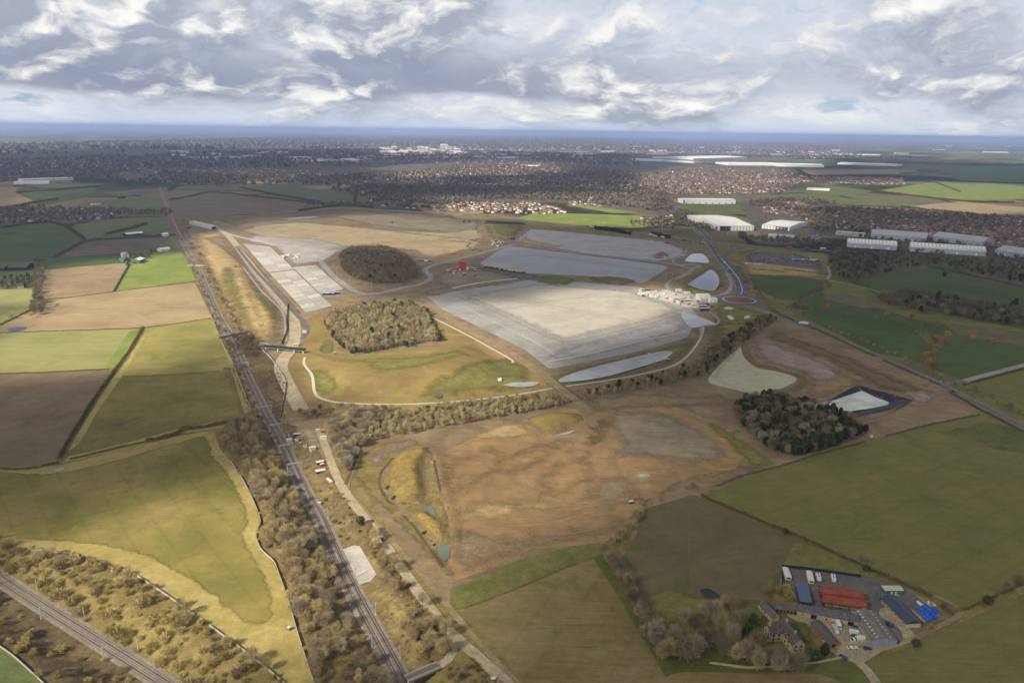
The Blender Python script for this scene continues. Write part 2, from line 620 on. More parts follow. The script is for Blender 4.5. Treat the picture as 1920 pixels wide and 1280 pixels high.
# ------------------------------------------------------------------ ground materials
ground('crop_olive', [(.16, .155, .045), (.24, .20, .07), (.33, .25, .10)], 55, 1.0, (-50, 1.2, .05), .10, spots=((.15, .18, .045), .58, 40), dark=((.30, .20, .10), .62, 28), lines=(-50, 19, .075))
ground('margin_grass', [(.28, .225, .085), (.36, .285, .115), (.42, .335, .15)], 25, 0.8, None, .2)
ground('pasture_shaded', [(.15, .13, .045), (.20, .17, .06), (.25, .20, .08)], 45, 1.0, (12, 1.5, .06), .13, dark=((.14, .10, .06), .58, 30), lines=(12, 22, .075))
ground('pasture_lit', [(.20, .19, .065), (.27, .24, .085), (.33, .28, .11)], 45, 1.0, (12, 1.5, .05), .10, dark=((.22, .165, .065), .58, 40))  # sunlit copy of the pasture above, the light put into the colour
ground('plough', [(.17, .125, .085), (.21, .155, .11), (.25, .19, .135)], 60, 1.2, (75, 1.2, .09), .10, lines=(75, 19, .075), dark=((.15, .11, .08), .57, 40))
ground('plough_dark', [(.13, .10, .08), (.16, .12, .095), (.19, .14, .11)], 90, 2, (40, 2.5, .05), .15)
ground('stubble', [(.27, .20, .13), (.345, .26, .165), (.40, .31, .20)], 70, 1.5, (8, 1.6, .10), .07, lines=(8, 20, .075), dark=((.27, .20, .12), .58, 45))
ground('stubble_dark', [(.23, .165, .115), (.29, .21, .14), (.35, .265, .175)], 60, 1.5, (65, 2.0, .10), .09, lines=(65, 20, .075))
ground('pale_green', [(.23, .235, .10), (.28, .275, .12), (.31, .29, .14)], 60, 1.2, (3, 1.6, .11), .07, lines=(3, 20, .075), dark=((.24, .25, .085), .58, 50))
ground('bright_green', [(.15, .20, .05), (.19, .235, .06), (.26, .27, .09)], 70, 2, (80, 4, .07), .10)
ground('winter_wheat', [(.065, .09, .035), (.08, .112, .04), (.105, .13, .05)], 110, 2, (20, 5, .05), .10, lines=(20, 30, .075))
ground('grass_green', [(.09, .115, .05), (.12, .145, .06), (.16, .17, .075)], 70, 2, None, .2)
ground('field_olive', [(.135, .135, .05), (.17, .16, .06), (.20, .175, .072)], 70, 1.5, (32, 1.6, .08), .12, spots=((.115, .135, .045), .56, 55), dark=((.17, .13, .075), .60, 40), lines=(32, 21, .075))
ground('field_umber', [(.125, .10, .06), (.15, .12, .07), (.17, .145, .075)], 45, 1.0, (80, 1.5, .05), .13, spots=((.105, .12, .042), .54, 34), dark=((.19, .15, .11), .64, 20))
ground('field_straw', [(.175, .14, .06), (.225, .17, .085), (.285, .205, .12)], 35, 1.0, (62, 1.3, .12), .13, spots=((.14, .145, .05), .58, 22), dark=((.14, .105, .06), .64, 16), lines=(62, 18, .075))
ground('rough_grass', [(.16, .12, .055), (.22, .17, .072), (.29, .23, .095)], 22, 0.7, None, .28, spots=((.17, .115, .07), .57, 10), dark=((.20, .20, .065), .60, 14), bump=.6)
ground('scrub_floor', [(.12, .085, .055), (.17, .125, .07), (.26, .21, .09)], 18, 0.6, None, .4, spots=((.27, .235, .085), .60, 9))
ground('scrub_dark', [(.085, .06, .045), (.12, .085, .055), (.17, .135, .07)], 18, 0.6, None, .4)
ground('hill_grass', [(.19, .13, .065), (.26, .185, .08), (.32, .235, .09)], 55, 1.0, (25, 3, .05), .13, spots=((.20, .195, .06), .54, 45), dark=((.20, .13, .07), .58, 40), bump=.5)
ground('hill_green', [(.12, .12, .045), (.165, .155, .055), (.22, .19, .075)], 30, 1.0, None, .25)
ground('verge', [(.14, .14, .045), (.19, .18, .06), (.25, .21, .085)], 25, 0.8, None, .25)
ground('lawn', [(.085, .10, .03), (.115, .125, .038), (.16, .155, .06)], 18, 0.8, None, .2)
ground('site_soil', [(.165, .12, .085), (.235, .17, .115), (.31, .225, .145)], 40, 1.2, (20, 2.0, .07), .2, spots=((.38, .345, .30), .64, 18), dark=((.12, .085, .06), .60, 30), bump=.6)
ground('orange_soil', [(.24, .165, .10), (.32, .205, .115), (.40, .25, .13)], 48, 1.0, (-55, 1.1, .13), .15, warp=2.0, spots=((.25, .205, .155), .60, 34), dark=((.40, .30, .18), .64, 22), bump=.7, lines=(-62, 3.2, .13))
ground('pale_soil', [(.38, .29, .19), (.46, .35, .22), (.50, .37, .20)], 60, 1.5, (-12, 4, .09), .11, spots=((.33, .29, .235), .50, 60), dark=((.46, .31, .15), .60, 50))
ground('grey_soil', [(.20, .165, .13), (.26, .215, .17), (.33, .265, .19)], 45, 1.2, (-10, 2.5, .13), .18, spots=((.44, .41, .38), .63, 12), dark=((.15, .115, .085), .60, 20), bump=.7)
ground('tan_bank', [(.30, .21, .12), (.40, .285, .15), (.46, .34, .185)], 30, 1.2, (58, 3, .09), .2)
ground('bank_green', [(.10, .12, .04), (.135, .15, .05), (.19, .18, .07)], 26, 1.0, None, .2)
ground('brown_bank', [(.13, .09, .055), (.17, .12, .07), (.20, .145, .085)], 16, 0.8, None, .22)
ground('yellow_spoil', [(.25, .175, .07), (.34, .24, .09), (.40, .29, .12)], 14, 0.6, None, .3, dark=((.20, .14, .065), .58, 6), bump=.8)
ground('lilac_soil', [(.24, .185, .155), (.29, .22, .18), (.36, .30, .26)], 18, 0.8, (-40, 1.5, .08), .22, spots=((.48, .45, .42), .66, 8))
ground('chalky_bed', [(.40, .38, .31), (.47, .44, .36), (.40, .40, .27)], 22, 0.8, (-25, 2.5, .08), .12, spots=((.27, .29, .15), .62, 12))
ground('haul_road', [(.32, .26, .19), (.40, .33, .245), (.46, .39, .30)], 14, 0.8, None, .22)
ground('dirt_road', [(.22, .165, .11), (.27, .20, .13), (.33, .26, .18)], 14, 0.8, None, .25)
ground('gravel_path', [(.44, .41, .36), (.50, .47, .41), (.55, .52, .46)], 8, 0.5, None, .15)
ground('gravel_pad', [(.33, .30, .28), (.38, .345, .32), (.43, .395, .365)], 10, 0.5, None, .18)
ground('farm_gravel', [(.29, .235, .17), (.35, .29, .215), (.43, .36, .28)], 10, 0.5, None, .25)
ground('tarmac_old', [(.115, .105, .105), (.14, .13, .128), (.18, .165, .155)], 14, 0.6, None, .2)
ground('asphalt', [(.115, .115, .13), (.135, .135, .15), (.16, .158, .17)], 25, 1.0, None, .12)
ground('road_pale', [(.26, .25, .24), (.30, .29, .275), (.34, .32, .30)], 25, 1.0, None, .12)
ground('ballast', [(.20, .165, .135), (.24, .20, .165), (.28, .24, .20)], 9, 0.4, None, .25)
ground('ballast_grey', [(.26, .245, .23), (.31, .29, .27), (.35, .33, .31)], 9, 0.4, None, .25)
ground('sleeper_bed', [(.13, .105, .085), (.155, .125, .10), (.18, .15, .125)], 6, 0.4, None, .25)
ground('island_soil', [(.16, .085, .055), (.19, .10, .065), (.22, .125, .08)], 12, 0.8, None, .2)
ground('ditch', [(.085, .068, .048), (.115, .09, .062), (.16, .125, .08)], 8, 0.5, None, .3)
ground('black_liner', [(.022, .022, .026), (.03, .03, .036), (.045, .045, .052)], 8, 0.5, (-50, 1.2, .1), .2, rough=.5)
ground('silt_grey', [(.26, .25, .26), (.34, .33, .34), (.48, .47, .48)], 7, 0.5, (-35, 1.2, .12), .25)
ground('concrete_pale', [(.37, .34, .285), (.43, .395, .33), (.48, .44, .365)], 60, 1.2, (-11, 2.2, .07), .07, lines=(-11, 9, .10), spots=((.36, .34, .29), .56, 40), dark=((.50, .41, .28), .66, 30), bump=.15)
ground('concrete_wet', [(.23, .23, .215), (.30, .295, .27), (.36, .345, .31)], 55, 1.2, (-38, 5, .10), .10, rough=.45, spots=((.24, .225, .20), .57, 26), dark=((.47, .46, .43), .62, 22), bump=.2)
ground('stone_wet', [(.18, .18, .195), (.23, .23, .245), (.28, .275, .285)], 70, 1.5, (8, 2.5, .10), .10, rough=.34, spots=((.23, .215, .205), .58, 24), bump=.2)
ground('rubble_wet', [(.28, .265, .265), (.36, .34, .335), (.42, .395, .38)], 45, 2, (5, 4, .12), .2, rough=.5, spots=((.62, .61, .62), .60, 9))
ground('gravel_grey', [(.30, .275, .25), (.36, .33, .30), (.42, .39, .35)], 40, 1.5, (-8, 5, .06), .12)
ground('town_floor', [(.09, .08, .062), (.12, .105, .08), (.17, .145, .105)], 110, 9, None, .35)
ground('wood_floor', [(.07, .055, .038), (.10, .075, .05), (.13, .10, .06)], 15, 1, None, .3)
for _i, _t in enumerate((.36, .42, .50, .46, .40)):
    surf('slab_concrete_%d' % _i, (_t, _t * .94, _t * .83), .8, .12, .15)
water('pond_milky', (.34, .36, .36))
water('pond_clear', (.10, .115, .13), .03)
water('pond_white', (.50, .54, .49))
water('pond_jade', (.15, .17, .125))
water('pond_dark', (.03, .035, .035))


def far_land():
    m, N, out = mat_new('far_fields')
    pos = N('ShaderNodeNewGeometry').outputs['Position']
    wp = N('ShaderNodeTexNoise', {'Vector': pos, 'Scale': 1 / 700, 'Detail': 2.0})
    v = N('ShaderNodeVectorMath', {0: pos, 1: N('ShaderNodeVectorMath', {0: wp.outputs['Color'], 'Scale': 260.0}, operation='SCALE').outputs[0]}, operation='ADD').outputs[0]
    vo = N('ShaderNodeTexVoronoi', {'Vector': v, 'Scale': 1 / 330, 'Randomness': 0.9}, distance='CHEBYCHEV', voronoi_dimensions='2D')
    rnd = N('ShaderNodeSeparateColor', {0: vo.outputs['Color']}).outputs[0]
    c = N.ramp(rnd, [(0.0, (.07, .095, .045)), (.22, (.10, .125, .055)), (.42, (.15, .16, .075)), (.58, (.17, .135, .09)), (.72, (.27, .22, .12)), (.86, (.10, .11, .06)), (1.0, (.36, .28, .17))])
    ed = N('ShaderNodeTexVoronoi', {'Vector': v, 'Scale': 1 / 330, 'Randomness': 0.9}, feature='DISTANCE_TO_EDGE', voronoi_dimensions='2D')
    hedge = N.smooth(ed.outputs['Distance'], 0.028, 0.05)
    c = N.mix(hedge, (.045, .045, .028), c)
    wd = N.noise(pos, 1 / 1600, 4, 0.55)
    c = N.mix(N.smooth(wd, .53, .58), c, (.045, .045, .03))
    k = N.math('ADD', N.math('MULTIPLY', N.math('SUBTRACT', N.noise(pos, 1 / 60, 4, .6), .5), .5), 1.0)
    c = N.mix(1.0, c, N('ShaderNodeCombineColor', {0: k, 1: k, 2: k}).outputs[0], 'MULTIPLY')
    b = N('ShaderNodeBsdfPrincipled', {'Base Color': c, 'Roughness': 1.0, 'Specular IOR Level': 0.0})
    N.l.new(b.outputs[0], out.inputs[0])


far_land()

# ------------------------------------------------------------------ the ground sheet, out to the horizon
def axis_lines(lo, hi, s, far, g=1.35):
    a = list(np.arange(lo, hi + s, s))
    d = s
    while a[-1] < far:
        d *= g
        a.append(a[-1] + d)
    d = s
    b = [a[0]]
    while b[0] > -far:
        d *= g
        b.insert(0, b[0] - d)
    return np.array(b[:-1] + a)


gx = axis_lines(-900, 560, 7, 95000)
gy = axis_lines(230, 1500, 8, 95000)
gy = gy[gy > -40000]
X, Y = np.meshgrid(gx, gy)
gv = np.column_stack([X.ravel(), Y.ravel()])
nx, ny = len(gx), len(gy)
idx = np.arange(nx * ny).reshape(ny, nx)
gf = np.stack([idx[:-1, :-1], idx[:-1, 1:], idx[1:, 1:], idx[1:, :-1]], -1).reshape(-1, 4)
tag(obj('ground', mesh_np('ground', np.column_stack([gv, hgt(gv) - 0.30 - 0.7 * (np.abs(hgt(gv)) > 0.01)]), gf, ['far_fields'], smooth=True)), kind='structure')

sheet('grassland', [(-120, 660), (300, 470), (900, 400), (1500, 470), (2040, 700), (2040, 1330), (-120, 1330)], 'rough_grass', -.16, spacing=14)

sheet('grassland', [(1440, 562), (1560, 520), (1700, 488), (2040, 505), (2040, 830), (1840, 764), (1600, 648), (1450, 590)], 'hill_green', -.10, spacing=14)
sheet('grassland', [(1690, 625), (1760, 605), (1830, 630), (1790, 715), (1750, 715), (1700, 690)], 'field_umber', -.05, spacing=10)
strip('railway_land', RAIL_A[9:], 52, 'scrub_floor', -.12)

# ------------------------------------------------------------------ fields (lift in metres keeps the sheets apart)
F = lambda pts, mat, lift=0.0, **k: sheet(k.pop('name', 'field'), pts, mat, lift, **k)
# left of the railway
F([(-60, 875), (110, 872), (230, 843), (330, 818), (402, 806), (412, 840), (432, 865), (455, 900), (475, 940), (489, 978), (478, 1000), (488, 1030),
   (512, 1052), (522, 1075), (538, 1120), (562, 1200), (592, 1290), (545, 1290), (470, 1232), (400, 1180), (330, 1126), (265, 1083), (190, 1050), (140, 1037), (60, 1030), (-60, 1000)], 'margin_grass', 0)
F([(-60, 888), (120, 884), (330, 829), (385, 818), (402, 852), (440, 902), (463, 950), (468, 985), (460, 1010), (478, 1042), (500, 1078), (513, 1120),
   (514, 1150), (500, 1168), (470, 1172), (440, 1160), (400, 1122), (340, 1080), (270, 1043), (200, 1026), (140, 1018), (50, 1012), (-60, 985)], 'crop_olive', .06, smooth=True, jit=1.0, soft=2.5, spacing=4.0)
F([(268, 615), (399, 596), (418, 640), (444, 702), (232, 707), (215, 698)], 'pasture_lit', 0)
F([(235, 705), (444, 700), (456, 732), (474, 777), (430, 797), (340, 809), (230, 840), (110, 866), (150, 815), (200, 745)], 'pasture_shaded', .0)  # darker copy of the lit pasture, cloud shade put into its colour
F([(400, 600), (408, 620), (430, 660), (450, 712), (474, 770), (458, 775), (437, 705), (418, 650)], 'margin_grass', .06)
F([(256, 640), (276, 626), (232, 700), (180, 775), (150, 830), (128, 846), (150, 805), (200, 725)], 'margin_grass', .06)
F([(130, 855), (230, 832), (340, 802), (430, 785), (430, 800), (340, 812), (230, 843), (115, 868)], 'margin_grass', .06)
F([(-80, 704), (206, 692), (190, 720), (150, 780), (112, 845), (98, 869), (-80, 885)], 'plough', 0)
F([(-80, 623), (262, 616), (238, 660), (214, 690), (-80, 702)], 'pale_green', 0)
F([(242, 622), (262, 617), (214, 690), (195, 690)], 'bright_green', .06)
F([(-80, 625), (-80, 620), (0, 608), (80, 572), (115, 560), (260, 540), (365, 529), (385, 570), (399, 598), (270, 614), (60, 623)], 'stubble', 0)
F([(78, 506), (230, 493), (242, 495), (215, 546), (120, 560), (72, 562)], 'stubble_dark', 0)
F([(243, 493), (262, 483), (340, 472), (356, 500), (367, 527), (214, 547)], 'bright_green', 0)
F([(80, 488), (150, 478), (222, 475), (228, 491), (80, 507)], 'winter_wheat', 0)
F([(95, 484), (140, 462), (165, 452), (322, 443), (300, 456), (282, 474), (222, 475)], 'plough_dark', 0)
F([(282, 476), (302, 456), (330, 443), (338, 468), (285, 474)], 'grass_green', 0)
F([(-120, 484), (-120, 452), (0, 442), (80, 430), (120, 425), (158, 450), (92, 484), (60, 490)], 'winter_wheat', 0)
F([(-120, 548), (60, 541), (64, 575), (0, 610), (-120, 620)], 'pale_green', 0)
F([(-120, 500), (78, 489), (75, 542), (-120, 550)], 'grass_green', -.02)
F([(135, 425), (205, 414), (312, 406), (326, 440), (165, 451)], 'grass_green', 0)
F([(-120, 428), (0, 418), (80, 416), (120, 422), (70, 432), (-120, 450)], 'winter_wheat', 0)
F([(35, 366), (185, 351), (160, 371), (70, 386)], 'winter_wheat', 0)
F([(-60, 354), (34, 351), (30, 362), (66, 378), (-60, 396)], 'stubble_dark', 0)
F([(90, 398), (160, 380), (305, 364), (308, 396), (130, 403)], 'grass_green', 0)
F([(318, 376), (400, 361), (585, 381), (560, 396), (390, 406), (328, 406)], 'plough_dark', 0)
F([(450, 352), (560, 344), (668, 356), (664, 380), (600, 379)], 'grass_green', 0)
F([(560, 350), (640, 344), (668, 350), (600, 356)], 'stubble_dark', .06)
F([(190, 360), (300, 352), (310, 360), (230, 368)], 'plough_dark', 0)
# right side
F([(1318, 929), (1400, 893), (1480, 866), (1620, 826), (1840, 775), (1990, 830), (1990, 1060), (1850, 1122), (1795, 1142), (1700, 1097), (1600, 1047), (1480, 997), (1400, 967)], 'field_olive', 0)
F([(1850, 790), (1985, 830), (1985, 850), (1900, 846), (1790, 815)], 'lawn', .05, smooth=True, jit=5)
F([(1150, 1070), (1195, 1000), (1200, 955), (1300, 927), (1400, 970), (1500, 1010), (1600, 1055), (1690, 1098), (1680, 1120), (1570, 1085), (1468, 1066), (1450, 1130), (1420, 1140),
   (1400, 1240), (1250, 1255), (1200, 1150)], 'field_umber', -.02)
F([(1440, 1110), (1466, 1062), (1620, 1078), (1720, 1115), (1780, 1135), (1690, 1095), (1600, 1052), (1500, 1015), (1480, 1040)], 'hill_green', .03, smooth=True)
F([(1622, 1243), (1720, 1203), (1830, 1153), (2000, 1080), (2020, 1300), (1650, 1300)], 'field_olive', -.02)
F([(860, 1142), (950, 1103), (1110, 1043), (1142, 1090), (1190, 1170), (1238, 1250), (1262, 1300), (1000, 1300), (930, 1215)], 'field_straw', 0)
F([(1110, 1043), (1122, 1030), (1160, 1085), (1215, 1175), (1252, 1245), (1420, 1255), (1600, 1232), (1660, 1300), (1262, 1300), (1238, 1250), (1190, 1170), (1142, 1090)], 'lawn', .03)
F([(1262, 1262), (1420, 1262), (1530, 1262), (1590, 1300), (1275, 1300)], 'field_straw', .07, smooth=True)
F([(845, 1103), (1000, 1040), (1110, 1018), (1155, 1022), (1115, 1046), (950, 1105), (862, 1143), (848, 1140)], 'hill_green', .03, jit=1)
F([(1200, 1150), (1240, 1100), (1340, 1120), (1440, 1125), (1500, 1165), (1545, 1215), (1600, 1235), (1420, 1256), (1250, 1248)], 'hill_green', .02, smooth=True, soft=6.0)
F([(1370, 1150), (1410, 1160), (1425, 1195), (1400, 1215), (1370, 1200)], 'lawn', .05, smooth=True, soft=3.0)
F([(1250, 1205), (1330, 1200), (1420, 1235), (1400, 1250), (1260, 1245)], 'lawn', .05, smooth=True, soft=3.0)
F([(1402, 515), (1470, 514), (1546, 526), (1540, 545), (1500, 563), (1460, 563), (1420, 542)], 'winter_wheat', 0)
F([(1580, 520), (1700, 500), (1760, 497), (1960, 528), (1960, 625), (1790, 592), (1640, 552)], 'winter_wheat', 0)
F([(1580, 520), (1700, 500), (1760, 497), (1680, 512), (1600, 528)], 'plough_dark', .06)
F([(1800, 503), (1960, 515), (1960, 545), (1850, 528)], 'plough_dark', .06)
F([(1540, 548), (1570, 555), (1640, 575), (1720, 600), (1790, 610), (1960, 640), (1960, 668), (1770, 630), (1660, 606), (1500, 580), (1470, 575)], 'winter_wheat', 0)
F([(1545, 548), (1600, 560), (1650, 575), (1620, 578), (1545, 560)], 'plough_dark', .06)
F([(1770, 605), (1960, 628), (1960, 655), (1800, 628)], 'field_umber', .06)
F([(1500, 587), (1560, 586), (1690, 610), (1745, 650), (1742, 680), (1660, 668), (1570, 625)], 'winter_wheat', .03, smooth=True)
F([(1640, 660), (1735, 680), (1735, 700), (1690, 690)], 'field_umber', .05)
F([(1750, 690), (1755, 660), (1790, 628), (1960, 664), (1960, 690), (1800, 712)], 'winter_wheat', .03)
F([(1815, 722), (1960, 686), (1960, 765), (1880, 745)], 'field_olive', 0)
F([(1280, 392), (1330, 384), (1440, 384), (1460, 390), (1400, 402), (1300, 402)], 'grass_green', 0, name='meadow')
F([(960, 412), (1000, 400), (1060, 400), (1200, 404), (1240, 424), (1180, 428), (1000, 416)], 'bright_green', 0)
F([(1060, 384), (1130, 378), (1200, 386), (1230, 398), (1150, 400)], 'bright_green', 0)
for pg, mt in (([(1440, 340), (1560, 348), (1640, 358), (1600, 368), (1480, 360)], 'grass_green'), ([(1640, 358), (1760, 340), (1920, 345), (1960, 372), (1800, 376)], 'bright_green'),
               ([(1520, 372), (1640, 372), (1800, 380), (1700, 386), (1560, 384)], 'grass_green'), ([(1690, 388), (1800, 378), (1960, 392), (1960, 404), (1830, 402)], 'stubble'),
               ([(1740, 310), (1960, 312), (1960, 336), (1800, 338)], 'winter_wheat'), ([(1500, 318), (1680, 318), (1690, 326), (1520, 328)], 'stubble_dark')):
    F(pg, mt, 0)

# ------------------------------------------------------------------ the construction site
HARD = {'site_ground', 'concrete_pad', 'main_platform', 'stone_platform', 'lagoon_liner', 'farm_yard', 'field', 'scrub_ground', 'valley_grass', 'town_ground', 'traffic_island', 'orange_field', 'chalk_basin'}


def S(name, pts, mat, lift, **k):
    if name not in HARD and 'soft' not in k:
        w = flat(pts)
        k['soft'] = float(np.clip(np.sqrt(np.ptp(w[:, 0]) * np.ptp(w[:, 1])) * .16, 3.0, 24))
        k.setdefault('spacing', max(4.0, np.hypot(*w.mean(0)) * .006))
    return sheet(name, pts, mat, lift, **k)

S('site_ground', [(345, 440), (360, 425), (440, 405), (640, 388), (850, 400), (960, 425), (1240, 450), (1330, 470), (1400, 560), (1450, 588), (1600, 645), (1780, 722), (1842, 772),
                  (1640, 822), (1460, 872), (1312, 925), (1200, 955), (1110, 1020), (850, 1103), (845, 1140), (760, 1040), (690, 930), (640, 860), (545, 800), (530, 765), (480, 640), (440, 590), (400, 500)],
  'site_soil', -.06, spacing=9)
S('soil_bank', [(362, 440), (420, 436), (455, 470), (475, 520), (500, 560), (535, 590), (528, 645), (472, 642), (440, 600), (405, 545), (380, 500)], 'tan_bank', .0, jit=1.5, spacing=8)
S('grassy_slope', [(455, 503), (490, 540), (530, 580), (534, 640), (508, 642), (495, 592), (462, 540)], 'bank_green', .08, jit=1.5, spacing=7)
S('grassy_slope', [(405, 515), (440, 500), (455, 540), (480, 600), (490, 645), (470, 640), (435, 590)], 'hill_green', .08, jit=2, spacing=7, smooth=True)
S('spoil_heap', [(440, 500), (462, 515), (492, 580), (505, 622), (490, 632), (470, 590), (452, 545)], 'site_soil', .14, jit=1.5, spacing=7)
S('spoil_ground', [(372, 446), (420, 440), (452, 470), (478, 520), (455, 505), (425, 480), (400, 462)], 'site_soil', .12, jit=3)
S('soil_plateau', [(446, 432), (480, 422), (560, 416), (660, 424), (905, 450), (905, 462), (800, 488), (770, 470), (700, 462), (640, 463), (600, 472), (520, 455)], 'pale_soil', .0, jit=3)
S('gravel_plateau', [(470, 440), (600, 447), (660, 462), (615, 490), (547, 500), (522, 478), (506, 463), (455, 452)], 'gravel_grey', .07)
S('soil_terrace', [(400, 412), (480, 402), (640, 391), (850, 402), (870, 415), (660, 408), (480, 416), (440, 425)], 'brown_bank', .0, jit=4)
S('soil_terrace', [(620, 405), (760, 398), (900, 414), (905, 440), (780, 432), (680, 420)], 'grey_soil', .06, jit=5)
S('soil_terrace', [(700, 428), (830, 436), (905, 428), (915, 447), (880, 450), (780, 440)], 'pale_soil', .1, jit=4)
S('wet_ground', [(515, 410), (560, 406), (610, 404), (600, 409), (540, 413)], 'stone_wet', .1, jit=4)
S('grass_mound', [(903, 424), (985, 424), (975, 440), (938, 451), (915, 447)], 'hill_green', .12, spacing=10)
S('rubble_platform', [(988, 428), (1050, 432), (1250, 452), (1290, 468), (1300, 480), (1240, 492), (1100, 477), (1000, 462), (955, 452)], 'rubble_wet', .08, jit=3)
S('soil_terrace', [(985, 440), (1000, 450), (1060, 462), (1040, 466), (965, 455)], 'tan_bank', .16, jit=3)
S('stone_platform', [(928, 474), (955, 462), (1000, 466), (1107, 480), (1230, 495), (1254, 500), (1207, 531), (1107, 518), (973, 511), (898, 495)], 'stone_wet', .10, jit=1.5)
S('compound_ground', [(808, 520), (830, 503), (880, 494), (940, 503), (1030, 518), (960, 533), (850, 545), (815, 535)], 'grey_soil', .10, jit=3)
S('wet_ground', [(825, 505), (850, 502), (865, 508), (840, 512)], 'stone_wet', .16, jit=3)
S('haul_ground', [(880, 495), (985, 510), (1040, 520), (1000, 528), (960, 522), (890, 505)], 'tarmac_old', .15, jit=2)
S('grass_mound', [(993, 520), (1038, 515), (1082, 526), (1058, 537), (1012, 532)], 'bank_green', .15, spacing=6, smooth=True)
S('soil_mound', [(1102, 522), (1150, 518), (1196, 528), (1150, 536)], 'brown_bank', .15, spacing=6, smooth=True)
S('soil_mound', [(1217, 480), (1238, 472), (1260, 477), (1252, 485)], 'brown_bank', .15, spacing=6, smooth=True)
S('main_platform', [(786, 560), (850, 540), (960, 524), (1030, 522), (1200, 538), (1290, 572), (1308, 590), (1290, 632), (1200, 658), (1030, 692), (985, 656), (880, 604)], 'concrete_wet', .06)
S('platform_slab', [(862, 556), (940, 540), (1010, 531), (1190, 545), (1284, 580), (1250, 596), (1055, 641), (1000, 618), (930, 585)], 'concrete_pale', .13, jit=1.5)
S('platform_edge', [(1060, 648), (1200, 612), (1290, 588), (1300, 600), (1288, 625), (1200, 650), (1040, 684), (1012, 668)], 'rubble_wet', .12, jit=2)
S('muddy_verge', [(780, 545), (850, 535), (960, 518), (1000, 522), (900, 540), (800, 560)], 'dirt_road', .12, jit=3)
strip('drain_line', [(1055, 642), (1130, 628), (1210, 608), (1290, 586)], 2, 'dirt_road', .2)
strip('drain_line', [(1025, 678), (1100, 664), (1200, 640), (1285, 622)], 3, 'gravel_path', .2)
strip('drain_line', [(860, 556), (930, 586), (1000, 619), (1056, 643)], 1.8, 'dirt_road', .2)
strip('drain_line', [(870, 575), (940, 610), (1010, 645), (1040, 665)], 2.5, 'concrete_pale', .2)
strip('drain_line', [(848, 540), (900, 530), (970, 522)], 8, 'gravel_path', .2)
S('valley_grass', [(575, 600), (600, 585), (612, 610), (625, 650), (660, 668), (800, 650), (828, 642), (808, 590), (870, 615), (960, 680), (1005, 700), (1062, 727), (1040, 742), (900, 748),
                   (800, 768), (600, 770), (573, 742), (546, 702), (543, 682), (570, 650)], 'hill_grass', .02, spacing=7)
S('green_hollow', [(835, 695), (940, 668), (985, 682), (1003, 702), (985, 730), (880, 742), (800, 750), (775, 742)], 'hill_green', .12, smooth=True, spacing=6, jit=3)
S('grass_slope', [(570, 690), (620, 690), (640, 720), (620, 750), (585, 735)], 'verge', .08)
S('grass_slope', [(640, 672), (760, 668), (860, 655), (900, 668), (800, 690), (700, 700)], 'verge', .08)
S('grass_patch', [(600, 645), (612, 636), (628, 642), (626, 660), (610, 664), (597, 658)], 'hill_green', .12, smooth=True, spacing=5)
S('verge', [(770, 745), (900, 738), (1030, 722), (1060, 735), (960, 752), (700, 790), (560, 790), (560, 770), (700, 770)], 'brown_bank', .0, jit=2)
S('pond_bank', [(1028, 702), (1200, 658), (1296, 634), (1312, 618), (1335, 610), (1290, 672), (1200, 703), (1050, 730)], 'verge', .1, smooth=True, spacing=6)
S('grass_verge', [(1330, 575), (1352, 566), (1400, 575), (1455, 592), (1390, 640), (1330, 690), (1250, 715), (1300, 670), (1330, 620)], 'verge', .0, jit=1)
S('muddy_field', [(1340, 600), (1400, 604), (1450, 592), (1430, 612), (1360, 660), (1320, 690), (1315, 660)], 'rough_grass', .08, jit=3)
S('pond_bank', [(1272, 538), (1285, 520), (1332, 498), (1354, 508), (1364, 540), (1338, 556), (1285, 552)], 'verge', .1, smooth=True, spacing=6)
S('verge', [(1395, 480), (1376, 472), (1420, 466), (1560, 474), (1570, 490), (1555, 520), (1545, 498), (1480, 476), (1410, 474)], 'verge', .0)
S('verge', [(1372, 500), (1388, 490), (1410, 520), (1440, 555), (1465, 580), (1500, 600), (1440, 578), (1404, 555), (1402, 535)], 'verge', .0)
S('compound_yard', [(1390, 478), (1412, 473), (1500, 477), (1548, 497), (1552, 512), (1400, 500)], 'tarmac_old', .08, jit=1)
S('compound_yard', [(1385, 490), (1420, 490), (1548, 505), (1548, 521), (1395, 516)], 'tan_bank', .13, jit=2)
S('compound_ground', [(1192, 552), (1240, 538), (1300, 548), (1345, 568), (1335, 580), (1290, 582), (1230, 566)], 'gravel_path', .18, jit=2)
S('chalk_basin', [(1330, 706), (1392, 648), (1398, 672), (1420, 690), (1462, 696), (1494, 709), (1470, 726), (1410, 737), (1350, 724)], 'chalky_bed', .1, smooth=True, spacing=5)
strip('soil_bund', [(1397, 645), (1399, 662), (1415, 682), (1455, 692), (1500, 706), (1505, 720), (1480, 732), (1430, 740)], 9, 'brown_bank', .2, jit=.2)
S('spoil_ground', [(1404, 648), (1425, 638), (1490, 655), (1560, 682), (1590, 702), (1560, 722), (1520, 728), (1500, 702), (1450, 686), (1415, 672)], 'lilac_soil', .16, smooth=True, jit=2)
S('spoil_ground', [(1450, 615), (1520, 640), (1600, 668), (1700, 712), (1760, 735), (1700, 748), (1620, 720), (1560, 685), (1480, 650), (1425, 635)], 'brown_bank', .05, jit=4)
S('spoil_ground', [(1530, 690), (1600, 706), (1620, 722), (1560, 742), (1510, 752), (1500, 745)], 'orange_soil', .12, jit=4, smooth=True)
S('lagoon_liner', [(1500, 762), (1560, 747), (1608, 721), (1645, 732), (1714, 750), (1692, 764), (1600, 783), (1530, 776)], 'black_liner', .08, spacing=4)
